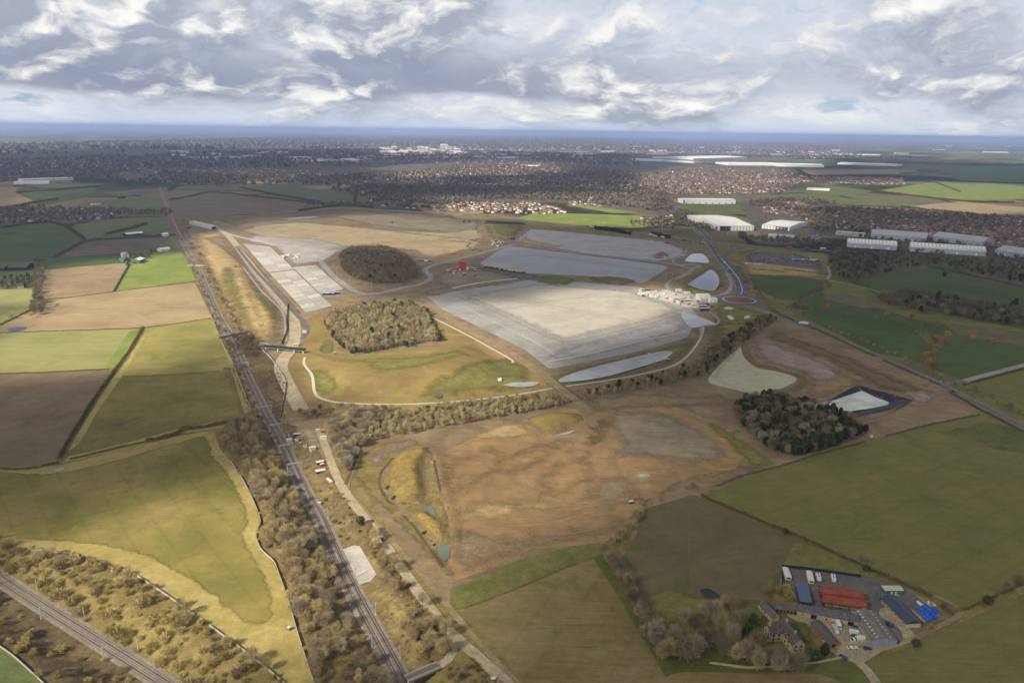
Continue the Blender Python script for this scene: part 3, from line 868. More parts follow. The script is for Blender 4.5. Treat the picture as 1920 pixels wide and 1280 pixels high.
S('lagoon_silt', [(1505, 755), (1530, 750), (1568, 748), (1605, 772), (1575, 775), (1520, 768)], 'silt_grey', .14, smooth=True, spacing=4, jit=1)
S('spoil_ground', [(1690, 733), (1735, 732), (1752, 745), (1740, 757), (1715, 750)], 'lilac_soil', .15, smooth=True, jit=2)
S('orange_field', [(806, 862), (830, 845), (900, 815), (1000, 790), (1060, 765), (1110, 768), (1240, 752), (1330, 790), (1395, 850), (1380, 880), (1290, 892), (1212, 940), (1180, 968), (1150, 1012),
                   (1000, 1030), (852, 1092), (842, 1040), (845, 1000), (832, 945)], 'orange_soil', .02, jit=2, spacing=8)
for _pg, _m in (([(820, 870), (900, 840), (960, 850), (930, 900), (840, 930)], 'orange_soil'), ([(850, 950), (960, 930), (1080, 940), (1000, 970), (870, 985)], 'tan_bank'),
                ([(1010, 880), (1090, 850), (1130, 880), (1080, 930), (1010, 930)], 'orange_soil'), ([(920, 860), (1040, 820), (1080, 830), (1000, 880), (930, 900)], 'orange_soil'),
                ([(1100, 900), (1180, 890), (1210, 920), (1150, 960), (1090, 950)], 'dirt_road'), ([(1110, 780), (1160, 790), (1120, 850), (1085, 870), (1090, 820)], 'brown_bank'),
                ([(850, 1000), (900, 990), (960, 1000), (930, 1015), (860, 1020)], 'pale_soil'), ([(1180, 870), (1280, 880), (1240, 905), (1170, 910)], 'tan_bank')):
    S('spoil_ground', _pg, _m, .05, smooth=True, jit=4, soft=20.0)
S('grey_terrace', [(1120, 775), (1240, 770), (1320, 800), (1378, 850), (1350, 870), (1250, 868), (1180, 860), (1130, 880), (1150, 830)], 'grey_soil', .1, jit=5, smooth=True)
S('spoil_ground', [(1100, 745), (1200, 735), (1370, 745), (1400, 752), (1300, 765), (1100, 772)], 'dirt_road', .1, jit=3)
S('yellow_bank', [(1270, 905), (1300, 890), (1392, 872), (1390, 882), (1330, 900)], 'yellow_spoil', .1, jit=2)
S('spoil_ground', [(845, 990), (940, 1000), (1000, 995), (1160, 975), (1170, 1000), (1000, 1032), (880, 1075), (850, 1060)], 'dirt_road', .1, jit=5, smooth=True)
S('grass_slope', [(1312, 790), (1345, 790), (1450, 860), (1462, 872), (1400, 892), (1400, 870)], 'verge', .08)
S('grass_slope', [(1210, 935), (1255, 905), (1280, 895), (1284, 912), (1240, 930), (1180, 975)], 'hill_green', .1, jit=1)
S('pale_mound', [(880, 815), (940, 795), (985, 788), (1000, 808), (1020, 818), (900, 826)], 'tan_bank', .12, jit=2)
S('grass_mound', [(985, 785), (1030, 772), (1090, 777), (1095, 790), (1050, 815), (1005, 810)], 'hill_grass', .15, smooth=True, spacing=5)
S('rough_bank', [(652, 880), (690, 838), (780, 818), (812, 850), (835, 945), (848, 1020), (850, 1095), (830, 1070), (760, 1000), (690, 925)], 'rough_grass', .0, spacing=6, soft=3.0)
S('scrub_bank', [(690, 860), (720, 838), (775, 822), (790, 830), (740, 850), (715, 890), (728, 935), (700, 905)], 'lilac_soil', .1, smooth=True, spacing=5)
S('yellow_mound', [(718, 895), (744, 850), (798, 840), (808, 850), (788, 872), (800, 922), (790, 941), (745, 946), (726, 925)], 'yellow_spoil', .14, smooth=True, spacing=4, jit=.8)
S('yellow_mound', [(770, 968), (800, 960), (830, 980), (838, 1005), (826, 1024), (800, 1002)], 'yellow_spoil', .14, smooth=True, spacing=3.5, jit=.5)
S('yellow_bank', [(833, 1075), (838, 1055), (860, 1080), (845, 1092)], 'yellow_spoil', .12, spacing=4)
strip('ditch', [(738, 858), (715, 885), (712, 910), (722, 930), (735, 944), (775, 945)], 2.0, 'ditch', .2, jit=.3)
strip('ditch', [(755, 965), (775, 985), (800, 1020), (832, 1062)], 2.0, 'ditch', .2, jit=.3)
strip('ditch', [(814, 862), (819, 890), (826, 920)], 1.6, 'ditch', .2, jit=.3)
# railway land
S('scrub_ground', [(405, 825), (430, 785), (480, 775), (510, 830), (560, 930), (620, 1050), (660, 1120), (760, 1300), (600, 1300), (575, 1210), (545, 1115), (525, 1065), (482, 1008), (490, 975), (460, 890), (430, 850)], 'scrub_floor', -.02, spacing=6)
S('scrub_ground', [(560, 800), (600, 850), (650, 930), (700, 995), (760, 1075), (830, 1170), (862, 1205), (840, 1245), (800, 1270), (780, 1310), (715, 1180), (660, 1075), (590, 930), (540, 840)], 'scrub_floor', .04, spacing=6)
S('scrub_ground', [(455, 650), (500, 655), (535, 720), (525, 790), (560, 800), (540, 835), (500, 765), (470, 700)], 'scrub_dark', .04)
S('scrub_ground', [(-90, 990), (0, 1012), (55, 1032), (130, 1038), (190, 1052), (275, 1090), (400, 1177), (545, 1292), (340, 1300), (270, 1245), (170, 1180), (70, 1118), (-90, 1010)], 'rough_grass', .02, spacing=6)
S('scrub_ground', [(-90, 1035), (0, 1095), (60, 1135), (160, 1200), (255, 1260), (300, 1300), (90, 1300), (40, 1240), (0, 1212), (-90, 1160)], 'scrub_dark', .02, spacing=6)
S('field', [(-90, 1165), (0, 1216), (45, 1250), (95, 1300), (-90, 1300)], 'grass_green', .04)
S('scrub_ground', [(360, 470), (385, 480), (420, 560), (470, 640), (455, 650), (432, 620), (395, 545)], 'scrub_floor', .03)
S('concrete_pad', [(643, 1030), (671, 1018), (708, 1080), (675, 1098)], 'gravel_pad', .45)
S('compound_yard', [(540, 812), (585, 798), (608, 806), (618, 850), (640, 900), (620, 880), (590, 850), (560, 832)], 'haul_road', .1, jit=1, spacing=4)

_rr = random.Random(31)
def ruts(lines, n, spread, wid, mats, lift=.30):
    for ln in lines:
        for i in range(n):
            dx, dy = _rr.uniform(-spread, spread), _rr.uniform(-spread, spread) * .5
            pts = [(x + dx + _rr.uniform(-3, 3), y + dy + _rr.uniform(-1.5, 1.5)) for x, y in ln]
            strip('wheel_rut', pts, _rr.uniform(*wid), _rr.choice(mats), lift, jit=.5)


ruts([[(1100, 790), (1085, 830), (1040, 890), (1010, 950)], [(1110, 790), (1130, 840), (1160, 900), (1170, 950)], [(1105, 785), (1180, 800), (1270, 830), (1340, 860)],
      [(860, 1040), (950, 1015), (1060, 1000), (1150, 985)], [(850, 980), (930, 985), (1040, 975), (1140, 950)], [(1020, 950), (1100, 930), (1190, 900), (1280, 880)], [(880, 830), (980, 815), (1080, 795)]], 3, 16, (.35, .7), ['dirt_road', 'orange_soil', 'site_soil', 'grey_soil'])
ruts([[(1110, 770), (1220, 758), (1330, 755), (1420, 750), (1520, 745)], [(1440, 620), (1540, 655), (1640, 700), (1720, 735)], [(1700, 760), (1640, 785), (1560, 800)]], 4, 8, (.5, 1.2), ['dirt_road', 'site_soil', 'brown_bank'])
ruts([[(460, 425), (560, 412), (680, 408), (800, 415)], [(620, 470), (720, 458), (820, 455), (900, 455)], [(820, 445), (900, 440), (960, 452)]], 4, 7, (1.5, 3.5), ['dirt_road', 'gravel_grey', 'brown_bank', 'haul_road'])
ruts([[(870, 545), (960, 560), (1080, 585), (1180, 600)], [(930, 580), (1050, 560), (1170, 555), (1250, 575)], [(900, 490), (1000, 480), (1120, 495), (1220, 508)], [(1000, 470), (1100, 462), (1200, 470)]], 3, 8, (.8, 2.0), ['gravel_grey', 'concrete_wet'])
ruts([[(60, 985), (180, 960), (300, 930), (420, 900)], [(20, 960), (180, 935), (330, 890)]], 1, 4, (.4, .5), ['margin_grass', 'pasture_shaded'], .12)

# ------------------------------------------------------------------ paths, tracks and roads
strip('haul_road', [(402, 424), (425, 440), (442, 458), (480, 510), (518, 555), (546, 590), (554, 622), (548, 650), (532, 672), (527, 692), (545, 732), (565, 768)], 15, 'haul_road', .16)
strip('haul_road', [(412, 432), (440, 442), (500, 455), (560, 464), (625, 474)], 9, 'concrete_pale', .2)
strip('haul_road', [(625, 474), (612, 482), (600, 488)], 9, 'concrete_pale', .22)
strip('trackbed', [(443, 462), (480, 508), (520, 550), (556, 590), (572, 606), (576, 620), (566, 636)], 7, 'tarmac_old', .24)
strip('drain_channel', [(447, 460), (487, 505), (528, 550), (563, 588)], 2.2, 'ditch', .3)
strip('drain_channel', [(455, 500), (490, 545), (530, 585), (536, 640)], 4, 'gravel_grey', .2)
strip('haul_road', [(790, 553), (850, 602), (950, 658), (1005, 694), (1045, 724), (1085, 755), (1105, 780), (1105, 800)], 12, 'dirt_road', .24)
strip('haul_road', [(800, 590), (870, 625), (955, 672), (960, 680)], 3, 'gravel_path', .2)
strip('footpath', [(572, 670), (570, 682), (585, 704), (590, 735), (605, 748), (640, 755), (740, 758), (850, 753), (960, 741), (1040, 727)], 3.0, 'gravel_path', .26)
strip('footpath', [(1060, 724), (1120, 716), (1200, 702), (1270, 682), (1305, 648), (1318, 620), (1316, 608)], 3.0, 'gravel_path', .26)
strip('footpath', [(470, 638), (500, 645), (525, 652)], 2.2, 'gravel_path', .2)
strip('access_road', [(600, 488), (625, 517), (648, 535), (673, 549), (705, 551), (740, 543), (778, 536), (806, 524), (804, 513), (797, 507), (810, 498), (845, 489), (900, 475), (953, 461), (980, 458), (1015, 465), (1107, 477), (1207, 488), (1273, 497)], 11, 'road_pale', .26)
strip('access_road', [(905, 470), (875, 462), (880, 455), (820, 450)], 6, 'tarmac_old', .22)
strip('access_road', [(640, 552), (610, 556), (700, 552)], 7, 'road_pale', .22)
strip('service_track', [(597, 805), (612, 840), (628, 885), (652, 930), (700, 990), (750, 1060), (800, 1130), (850, 1190), (905, 1238), (960, 1290)], 6.5, 'haul_road', .18, jit=.12)
strip('service_track', [(854, 1195), (848, 1222), (836, 1240), (815, 1252)], 5.0, 'haul_road', .2)
strip('farm_track', [(672, 860), (655, 895), (652, 918), (668, 938), (730, 1008), (800, 1088), (850, 1148), (920, 1228), (990, 1300)], 3.5, 'dirt_road', .16, jit=.2)
strip('ditch', [(676, 838), (660, 880), (648, 908)], 2.5, 'ditch', .2, jit=.3)
strip('ditch', [(690, 980), (740, 1040), (790, 1105), (830, 1160), (880, 1210)], 2.2, 'ditch', .12, jit=.4)
# main road network
MAIN_SE = [(1412, 570), (1440, 581), (1470, 594), (1530, 620), (1620, 656), (1700, 691), (1765, 722), (1840, 760), (1960, 822)]
MAIN_N1 = [(1378, 556), (1386, 540), (1378, 522), (1362, 502), (1347, 484), (1338, 470), (1328, 456), (1316, 443), (1298, 425), (1280, 408), (1270, 396), (1266, 384)]
MAIN_N2 = [(1395, 556), (1398, 540), (1388, 518), (1371, 498), (1361, 487), (1362, 478), (1378, 468), (1400, 463)]
MWAY = [(1180, 437), (1240, 445), (1290, 453), (1330, 458), (1400, 463), (1480, 466), (1560, 471), (1640, 478)]
strip('road', MAIN_SE, 10, 'asphalt', .30)
strip('road', MAIN_N1, 13, 'asphalt', .30)
strip('road', MAIN_N2, 10, 'asphalt', .34)
strip('road', MWAY, 17, 'asphalt', .32)
strip('road', [(1180, 437), (1100, 425), (960, 411), (850, 398), (700, 385), (560, 370), (440, 352), (330, 338)], 17, 'asphalt', .28)
strip('road', [(1300, 503), (1285, 515), (1262, 525), (1252, 535), (1262, 545), (1290, 552), (1335, 556), (1358, 559)], 12, 'road_pale', .34)
strip('road', [(1345, 556), (1365, 547), (1371, 530), (1362, 510)], 7, 'road_pale', .28)
strip('road', [(1287, 468), (1284, 476), (1268, 482), (1262, 492), (1280, 498)], 5, 'road_pale', .28)
strip('road', [(1805, 716), (1830, 708), (1960, 674)], 8, 'road_pale', .26)
strip('road', [(1765, 724), (1785, 718), (1808, 714)], 9, 'asphalt', .34)
strip('road', [(1552, 500), (1556, 515), (1550, 525)], 5, 'road_pale', .2)
strip('road', [(1550, 525), (1590, 532), (1650, 548)], 4, 'road_pale', .2)
strip('road', [(1060, 322), (1085, 330), (1108, 348), (1130, 355)], 14, 'asphalt', .1)
strip('road', [(1478, 362), (1492, 345), (1500, 335)], 14, 'asphalt', .1)
strip('road', [(1330, 584), (1348, 600), (1338, 610), (1316, 612), (1316, 630)], 4, 'road_pale', .3)
for _off in (-5.4, 5.4):
    strip('road_marking', MAIN_N1[1:9], .8, 'gravel_path', .36, off=_off)
for _off in (-4.4, 4.4):
    strip('road_marking', MAIN_SE, .35, 'gravel_path', .36, off=_off)
strip('kerb', [(1390, 552), (1391, 540), (1382, 518), (1366, 499), (1354, 486)], 1.6, 'gravel_path', .42)
strip('verge', [(1266, 523), (1256, 535), (1266, 545), (1288, 550)], 3, 'verge', .40)


def disc(name, c, r, mat, lift, r0=0.0, n=56, h=None):
    a = np.linspace(0, 2 * math.pi, n, endpoint=False)
    if r0:
        v = np.vstack([np.column_stack([c[0] + np.cos(a) * q, c[1] + np.sin(a) * q]) for q in (r0, r)])
        f = np.array([(i, (i + 1) % n, n + (i + 1) % n, n + i) for i in range(n)])[:, ::-1]
        z = hgt(v) + lift
    else:
        rr = [.001, r * .35, r * .7, r]
        v = np.vstack([np.column_stack([c[0] + np.cos(a) * q, c[1] + np.sin(a) * q]) for q in rr])
        f = np.array([(k * n + i, k * n + (i + 1) % n, (k + 1) * n + (i + 1) % n, (k + 1) * n + i) for k in range(3) for i in range(n)])[:, ::-1]
        z = hgt(v) + lift + (h or 0) * np.repeat([1, .9, .6, 0], n)
    return tag(obj(name, mesh_np(name, np.column_stack([v, z]), f, [mat], smooth=True)), kind='structure')


RB = P(1386, 562.5)
disc('road', RB, 40, 'asphalt', .38, 24)
disc('kerb', RB, 26.5, 'gravel_path', .44, 24.5)
disc('traffic_island', RB, 25, 'island_soil', .30, h=1.2)
RB2 = P(1294, 499)
disc('road', RB2, 24, 'road_pale', .38, 12)
disc('traffic_island', RB2, 13, 'verge', .36, h=.5)
S('traffic_island', [(1338, 461), (1352, 459), (1372, 464), (1360, 468), (1345, 467)], 'verge', .40, smooth=True)
S('traffic_island', [(1342, 470), (1362, 469), (1356, 480), (1350, 478)], 'verge', .40, smooth=True)
S('traffic_island', [(1262, 452), (1325, 455), (1318, 448), (1270, 444)], 'verge', .10)

# farm ground
S('farm_yard', [(1466, 1064), (1540, 1070), (1625, 1082), (1690, 1100), (1730, 1125), (1745, 1150), (1735, 1172), (1700, 1180), (1660, 1150), (1612, 1160), (1500, 1140), (1468, 1098)], 'tarmac_old', .10)
S('farm_yard', [(1474, 1152), (1500, 1154), (1610, 1176), (1650, 1150), (1645, 1143), (1672, 1135), (1700, 1172), (1718, 1192), (1708, 1204), (1652, 1222), (1614, 1246), (1575, 1233), (1545, 1212), (1530, 1183), (1510, 1165), (1478, 1160)], 'farm_gravel', .15)
S('farm_yard', [(1655, 1160), (1668, 1160), (1692, 1185), (1695, 1202), (1684, 1208)], 'tarmac_old', .20)
S('grass_oval', [(1477, 1166), (1498, 1162), (1520, 1175), (1532, 1194), (1531, 1212), (1505, 1208), (1490, 1186)], 'lawn', .20, smooth=True)
S('gravel_apron', [(1484, 1208), (1500, 1214), (1512, 1220), (1498, 1228), (1482, 1222)], 'farm_gravel', .15, smooth=True)
S('grass_strip', [(1530, 1079), (1545, 1081), (1552, 1100), (1540, 1098)], 'hill_green', .16, smooth=True)
S('grass_strip', [(1576, 1083), (1588, 1085), (1594, 1103), (1585, 1103)], 'hill_green', .16, smooth=True)
strip('farm_drive', [(1590, 1225), (1615, 1246), (1632, 1264), (1655, 1300)], 5, 'farm_gravel', .2)
strip('farm_track', [(1706, 1203), (1740, 1184), (1785, 1162), (1800, 1150), (1798, 1140), (1780, 1128), (1750, 1115)], 3.2, 'dirt_road', .2)
strip('tyre_track', [(1293, 925), (1293, 990), (1292, 1050), (1288, 1100)], 1.0, 'brown_bank', .08)
S('rough_corner', [(1440, 1125), (1448, 1085), (1462, 1070), (1470, 1100), (1490, 1105), (1496, 1132), (1450, 1132)], 'rough_grass', .1, smooth=True)

# ------------------------------------------------------------------ water
def pool(name, px, mat, dz=0.25, **k):
    q = P(px)
    return sheet(name, px, mat, 0, water_z=float(np.median(q[:, 2]) + dz), smooth=True, spacing=2.0, **k)


pool('pond_water', [(1046, 713), (1080, 698), (1160, 677), (1240, 660), (1262, 661), (1250, 672), (1200, 690), (1130, 709), (1062, 718)], 'pond_milky', .5)
pool('pond_water', [(1289, 531), (1302, 523), (1317, 515), (1330, 506), (1341, 510), (1349, 526), (1342, 544), (1327, 547), (1300, 540)], 'pond_clear', .3)
pool('pond_water', [(1285, 489), (1296, 477), (1308, 476), (1319, 477), (1329, 492), (1305, 492)], 'pond_milky', .5)
pool('pond_water', [(1277, 588), (1288, 586), (1340, 606), (1324, 610), (1293, 614)], 'pond_milky', .5)
pool('pond_water', [(1562, 752), (1584, 739), (1611, 731), (1640, 745), (1666, 758), (1600, 771), (1545, 769)], 'pond_white', .35)
pool('pond_water', [(920, 717), (936, 715), (960, 717), (1008, 717), (1003, 724), (975, 727), (945, 723)], 'pond_milky', .35)
pool('puddle', [(812, 742), (822, 735), (830, 742), (822, 748)], 'pond_clear', .35)
pool('puddle', [(1357, 578), (1368, 576), (1376, 579), (1366, 581)], 'pond_milky', .4)
pool('puddle', [(1363, 593), (1370, 592), (1377, 598), (1370, 600)], 'pond_milky', .4)
pool('puddle', [(1394, 597), (1400, 592), (1407, 592), (1404, 597)], 'pond_milky', .4)
pool('puddle', [(1044, 816), (1065, 810), (1080, 806), (1066, 813)], 'pond_milky', .4)
pool('puddle', [(100, 880), (112, 877), (123, 877), (112, 883)], 'pond_milky', .25)
pool('pond_water', [(790, 956), (803, 948), (816, 957), (813, 968), (798, 962)], 'pond_jade', .4)
pool('pond_water', [(818, 1026), (832, 1020), (841, 1020), (843, 1040), (833, 1052)], 'pond_jade', .4)
pool('pond_water', [(1313, 1106), (1328, 1103), (1345, 1112), (1350, 1122), (1332, 1122), (1318, 1116)], 'pond_dark', .2)
pool('pond_water', [(1118, 385), (1128, 384), (1132, 387), (1120, 388)], 'pond_milky', .4)
pool('slurry_pit', [(14, 618), (30, 613), (50, 613), (44, 619), (24, 622)], 'pond_dark', .2)
pool('puddle', [(1222, 553), (1240, 556), (1232, 558)], 'pond_milky', .4)
pool('puddle', [(1195, 890), (1210, 888), (1220, 892), (1205, 896)], 'pond_milky', .3)

# ------------------------------------------------------------------ concrete apron of big cast bays
def apron(quad, nu, nv, lift, seed, skew=0):
    q = P(quad)[:, :2]
    rnd = random.Random(seed)
    base = sheet('concrete_apron', quad, 'concrete_wet', lift)
    for i in range(nu):
        for j in range(nv):
            def bl(u, v):
                return (q[0] * (1 - u) + q[1] * u) * (1 - v) + (q[3] * (1 - u) + q[2] * u) * v
            e = .02
            c = [bl((i + e) / nu, (j + e) / nv), bl((i + 1 - e) / nu, (j + e) / nv), bl((i + 1 - e) / nu, (j + 1 - e) / nv), bl((i + e) / nu, (j + 1 - e) / nv)]
            v = [(p[0], p[1], lift + .05 + dz) for dz in (0, .12) for p in c]
            me = mesh_np('slab', v, [(0, 3, 2, 1), (4, 5, 6, 7), (0, 1, 5, 4), (1, 2, 6, 5), (2, 3, 7, 6), (3, 0, 4, 7)], ['slab_concrete_%d' % rnd.randrange(5)])
            obj('slab', me, base)


apron([(505, 512), (552, 507), (623, 574), (574, 586)], 2, 13, .14, 1)
apron([(456, 457), (507, 463), (552, 505), (504, 511)], 2, 9, .14, 2)
apron([(549, 501), (592, 497), (645, 542), (602, 552)], 2, 9, .14, 3)

# ------------------------------------------------------------------ railway: ballast, tracks, wire supports
surf('steel_rail', (.30, .26, .23), .45, .1, .5, .5, .3)
surf('galv', (.52, .53, .54), .5, .08, .8, .4, .2)
surf('fence_pale', (.36, .36, .35), .6, .1, .6)
surf('green_mesh', (.018, .048, .038), .6, .2, .6)
surf('white_paint', (.80, .79, .76), .5, .05, .5)


def railway(px, first, tracks, bed_w, bed_mat, s=5.0):
    q = resample(catmull(P(px)[:, :2], 8), s)
    strip('railway_bed', q, bed_w, bed_mat, .06, world=True)
    t = np.gradient(q, axis=0)
    t /= np.sqrt((t ** 2).sum(1))[:, None]
    n = np.column_stack([-t[:, 1], t[:, 0]])
    for off in tracks:
        root = strip('railway_track', q, 2.6, 'sleeper_bed', .16, world=True, off=off)
        for r in (-.75, .75):
            c = q + n * (off + r)
            a, b = c - n * .11, c + n * .11
            z = hgt(c) + .62
            m = len(c)
            v = np.vstack([np.column_stack([a, z - .3]), np.column_stack([a, z]), np.column_stack([b, z]), np.column_stack([b, z - .3])])
            f = np.array([(k * m + j, k * m + j + 1, (k + 1) * m + j + 1, (k + 1) * m + j) for k in range(3) for j in range(m - 1)])
            obj('rail', mesh_np('rail', v, f, ['steel_rail']), root)
    return q, t, n


qa, ta, na = railway(RAIL_A, 0, (-2.1, 2.1), 11.5, 'ballast')
qb, tb, nb = railway(RAIL_B, 0, (-2.3, 1.5), 11.0, 'ballast')


def near(q, px):
    p = P(*px)[:2]
    return int(((q - p) ** 2).sum(1).argmin())


def gantry(px, i):
    k = near(qa, px)
    c, t = qa[k], ta[k]
    root = empty('catenary_gantry', (c[0], c[1], float(hgt(c)[0])), math.atan2(t[1], t[0]) - math.pi / 2)
    for x in (-5.6, 5.6):
        MB().box(x - .22, x + .22, -.22, .22, -.6, 7.2).box(x - .45, x + .45, -.45, .45, -.6, .35).build('post', 'galv', root)
    m = MB().box(-5.8, 5.8, -.2, .2, 7.2, 7.42).box(-5.8, 5.8, -.2, .2, 6.45, 6.62)
    for j in range(9):
        x = -5.4 + j * 1.2
        m.tube((x, 0, 6.55), (x + 1.2 if j % 2 == 0 else x, 0, 7.3), .07, .07, 4)
    m.build('crossbeam', 'galv', root)
    for x in (-2.1, 2.1):
        MB().box(x - .06, x + .06, -.06, .06, 5.2, 6.5).tube((x, 0, 5.6), (x + .9, 0, 5.2), .05, .05, 4).build('registration_arm', 'galv', root)
    tag(root, i, 'gantry', 'wire gantries over the twin tracks')


for px, lab in (((457, 690), 'grey steel portal gantry over the tracks below the road bridge'), ((497, 773), 'grey steel portal gantry over the tracks beside the fenced brown bank'),
                ((517, 807), 'grey steel portal gantry just above the gravel rail compound'), ((537, 847), 'grey steel portal gantry beside the gravel rail compound'),
                ((553, 883), 'grey steel portal gantry nearest the camera, beside the stacked materials')):
    gantry(px, lab)


def mast(px, q, t, off, lab, arm=1.0):
    k = near(q, px)
    c = q[k] + np.array([-t[k][1], t[k][0]]) * off
    root = empty('catenary_mast', (c[0], c[1], float(hgt(c)[0])), math.atan2(t[k][1], t[k][0]))
    MB().box(-.17, .17, -.17, .17, -.5, 7.4).box(-.4, .4, -.4, .4, -.5, .3).build('post', 'galv', root)
    s = -1 if off > 0 else 1
    MB().tube((0, 0, 6.9), (0, s * 3.0, 6.5), .09, .07, 5).tube((0, 0, 5.6), (0, s * 3.0, 6.4), .07, .06, 5).tube((0, s * 3.0, 6.5), (0, s * 2.2, 5.3), .05, .05, 4).build('cantilever_arm', 'galv', root)
    tag(root, lab, 'mast', 'single wire masts along the tracks')


for px, o, lab in (((580, 937), 5.2, 'single grey wire mast left of the track below the gantries'), ((600, 975), -5.2, 'slim wire mast right of the track beside the brown scrub'),
                   ((612, 995), 5.2, 'single grey wire mast between the thick tree belt and the track'), ((640, 1062), 5.2, 'single grey wire mast opposite the pale concrete pad'),
                   ((650, 1085), -5.2, 'slim wire mast at the corner of the pale concrete pad'), ((676, 1132), 5.2, 'single grey wire mast left of the track below the concrete pad'),
                   ((690, 1155), -5.2, 'slim wire mast right of the track below the concrete pad'), ((718, 1210), 5.2, 'single grey wire mast nearest the road bridge, left of the track'),
                   ((735, 1235), -5.2, 'slim wire mast right of the track near the road bridge')):
    mast(px, qa, ta, o, lab)
for px, o, lab in (((12, 1090), -6.5, 'leftmost wire mast below the lower-left railway line'), ((50, 1112), 6.5, 'leftmost wire mast above the lower-left railway line'),
                   ((103, 1150), -6.5, 'middle wire mast below the lower-left railway line'), ((140, 1172), 6.5, 'middle wire mast above the lower-left railway line'),
                   ((212, 1218), -6.5, 'rightmost wire mast below the lower-left railway line'), ((240, 1237), 6.5, 'rightmost wire mast above the lower-left railway line')):
    mast(px, qb, tb, o, lab)

# ------------------------------------------------------------------ fences built of panels and posts
def fence(px, h, step, matn, lab, cat='fence', thick=.08, name='fence', gaps=0.0, smooth=True):
    q = P(px)[:, :2]
    q = resample(catmull(q, 4) if smooth else q, step)
    z = hgt(q)
    root = empty(name, (q[0][0], q[0][1], z[0]))
    rel = np.column_stack([q, z]) - np.array([q[0][0], q[0][1], z[0]])
    rnd = random.Random(len(q))
    pm = MB().box(-.09, .09, -.09, .09, -.3, h + .1).mesh('post', [matn])
    for i in range(len(q) - 1):
        a, b = rel[i], rel[i + 1]
        o = obj('post', pm, root)
        o.location = a
        if rnd.random() < gaps:
            continue
        d = (b - a)[:2]
        d = d / (np.hypot(*d) + 1e-9)
        n = np.array([-d[1], d[0]]) * thick / 2
        a2, b2 = a[:2] + d * .12, b[:2] - d * .12
        v = [(p[0] + s * n[0], p[1] + s * n[1], zz) for zz0, zz1 in ((0.1, h),) for p, pz in ((a2, a[2]), (b2, b[2])) for s in (-1, 1) for zz in (pz + zz0, pz + zz1)]
        me = mesh_np('panel', v, [(0, 4, 5, 1), (2, 3, 7, 6), (1, 5, 7, 3), (0, 2, 6, 4), (0, 1, 3, 2), (4, 6, 7, 5)], [matn])
        obj('panel', me, root)
    return tag(root, lab, cat)


fence([(55, 1033), (128, 1038), (160, 1047), (195, 1056), (240, 1072), (275, 1092), (320, 1122), (360, 1150), (400, 1179), (440, 1208), (475, 1234), (510, 1262), (548, 1296)], 1.5, 3.0, 'fence_pale',
      'pale grey palisade fence between the lower-left railway bank and the field', gaps=.12)
fence([(433, 866), (455, 900), (476, 942), (489, 980), (480, 1000), (489, 1030), (513, 1053), (523, 1077), (539, 1121), (563, 1203), (592, 1290)], 1.5, 3.0, 'fence_pale',
      'pale grey palisade fence along the thick tree belt at the field edge', gaps=.15)
fence([(-20, 1200), (20, 1227), (50, 1253), (90, 1290)], 1.5, 3.0, 'fence_pale', 'pale grey palisade fence cutting across the bottom-left grass corner')
fence([(400, 602), (418, 645), (440, 690), (458, 735), (472, 775)], 1.4, 4.0, 'fence_pale', 'low pale fence between the railway and the two sloping pastures', gaps=.15)
fence([(490, 655), (508, 672), (527, 700), (536, 720), (528, 770), (525, 785)], 1.8, 4.0, 'galv', 'grey fence around the brown bank beside the upper railway', gaps=.15)
fence([(664, 664), (720, 656), (780, 650), (826, 644)], 1.3, 5.0, 'fence_pale', 'low post fence along the near edge of the tan wood', gaps=.5)
fence([(1466.5, 1095), (1466, 1063), (1515, 1068), (1614, 1082)], 2.0, 2.4, 'green_mesh', 'dark green panel fence behind the static caravans at the farm', smooth=False, thick=.1)
fence([(540, 570), (537, 600), (537, 622), (528, 645)], 2.2, 4.0, 'green_mesh', 'dark green fence along the foot of the grassy bank', thick=.1)
fence([(1340, 712), (1352, 690), (1366, 676), (1385, 655)], 1.2, 5.0, 'fence_pale', 'low post fence along the left rim of the chalky basin', gaps=.4)

# ------------------------------------------------------------------ trees, bushes, hedges
def plantmat(name, a, b, rand=.25, trans=.0, scale=.25):
    """two tones over the crown volume plus a tint for each plant"""
    m, N, out = mat_new(name)
    pos = N('ShaderNodeNewGeometry').outputs['Position']
    n = N.noise(pos, scale, 3, .6)
    c = N.mix(N.smooth(n, .35, .65), a, b)
    oi = N('ShaderNodeObjectInfo').outputs['Random']
    c = N.mix(1.0, c, N.ramp(oi, [(0, (1 - rand, 1 - rand * 1.1, 1 - rand * 1.2)), (.5, (1, 1, 1)), (1, (1 + rand, 1 + rand, 1 + rand * .8))]), 'MULTIPLY')
    bs = N('ShaderNodeBsdfPrincipled', {'Base Color': c, 'Roughness': .9, 'Specular IOR Level': .1})
    N.l.new(bs.outputs[0], out.inputs[0])


plantmat('bark', (.14, .11, .08), (.20, .165, .12))
plantmat('bark_pale', (.32, .28, .22), (.42, .37, .30))
plantmat('twig_tan', (.34, .265, .135), (.50, .40, .215), .35)
plantmat('twig_grey', (.27, .225, .15), (.40, .345, .245), .35)
plantmat('twig_dark', (.16, .125, .08), (.25, .20, .13), .35)
plantmat('twig_birch', (.38, .335, .17), (.52, .455, .25), .3)
plantmat('twig_orange', (.42, .21, .06), (.55, .29, .09))
plantmat('bush_olive', (.30, .25, .09), (.42, .35, .13), .3)
plantmat('needle', (.035, .05, .022), (.065, .085, .035), .35)
plantmat('ivy', (.07, .10, .028), (.12, .15, .05))
plantmat('hedge_brown', (.11, .085, .05), (.17, .135, .075))
plantmat('hedge_green', (.085, .09, .035), (.14, .135, .055))
plantmat('town_tree', (.15, .13, .095), (.23, .195, .135), .25, scale=.03)


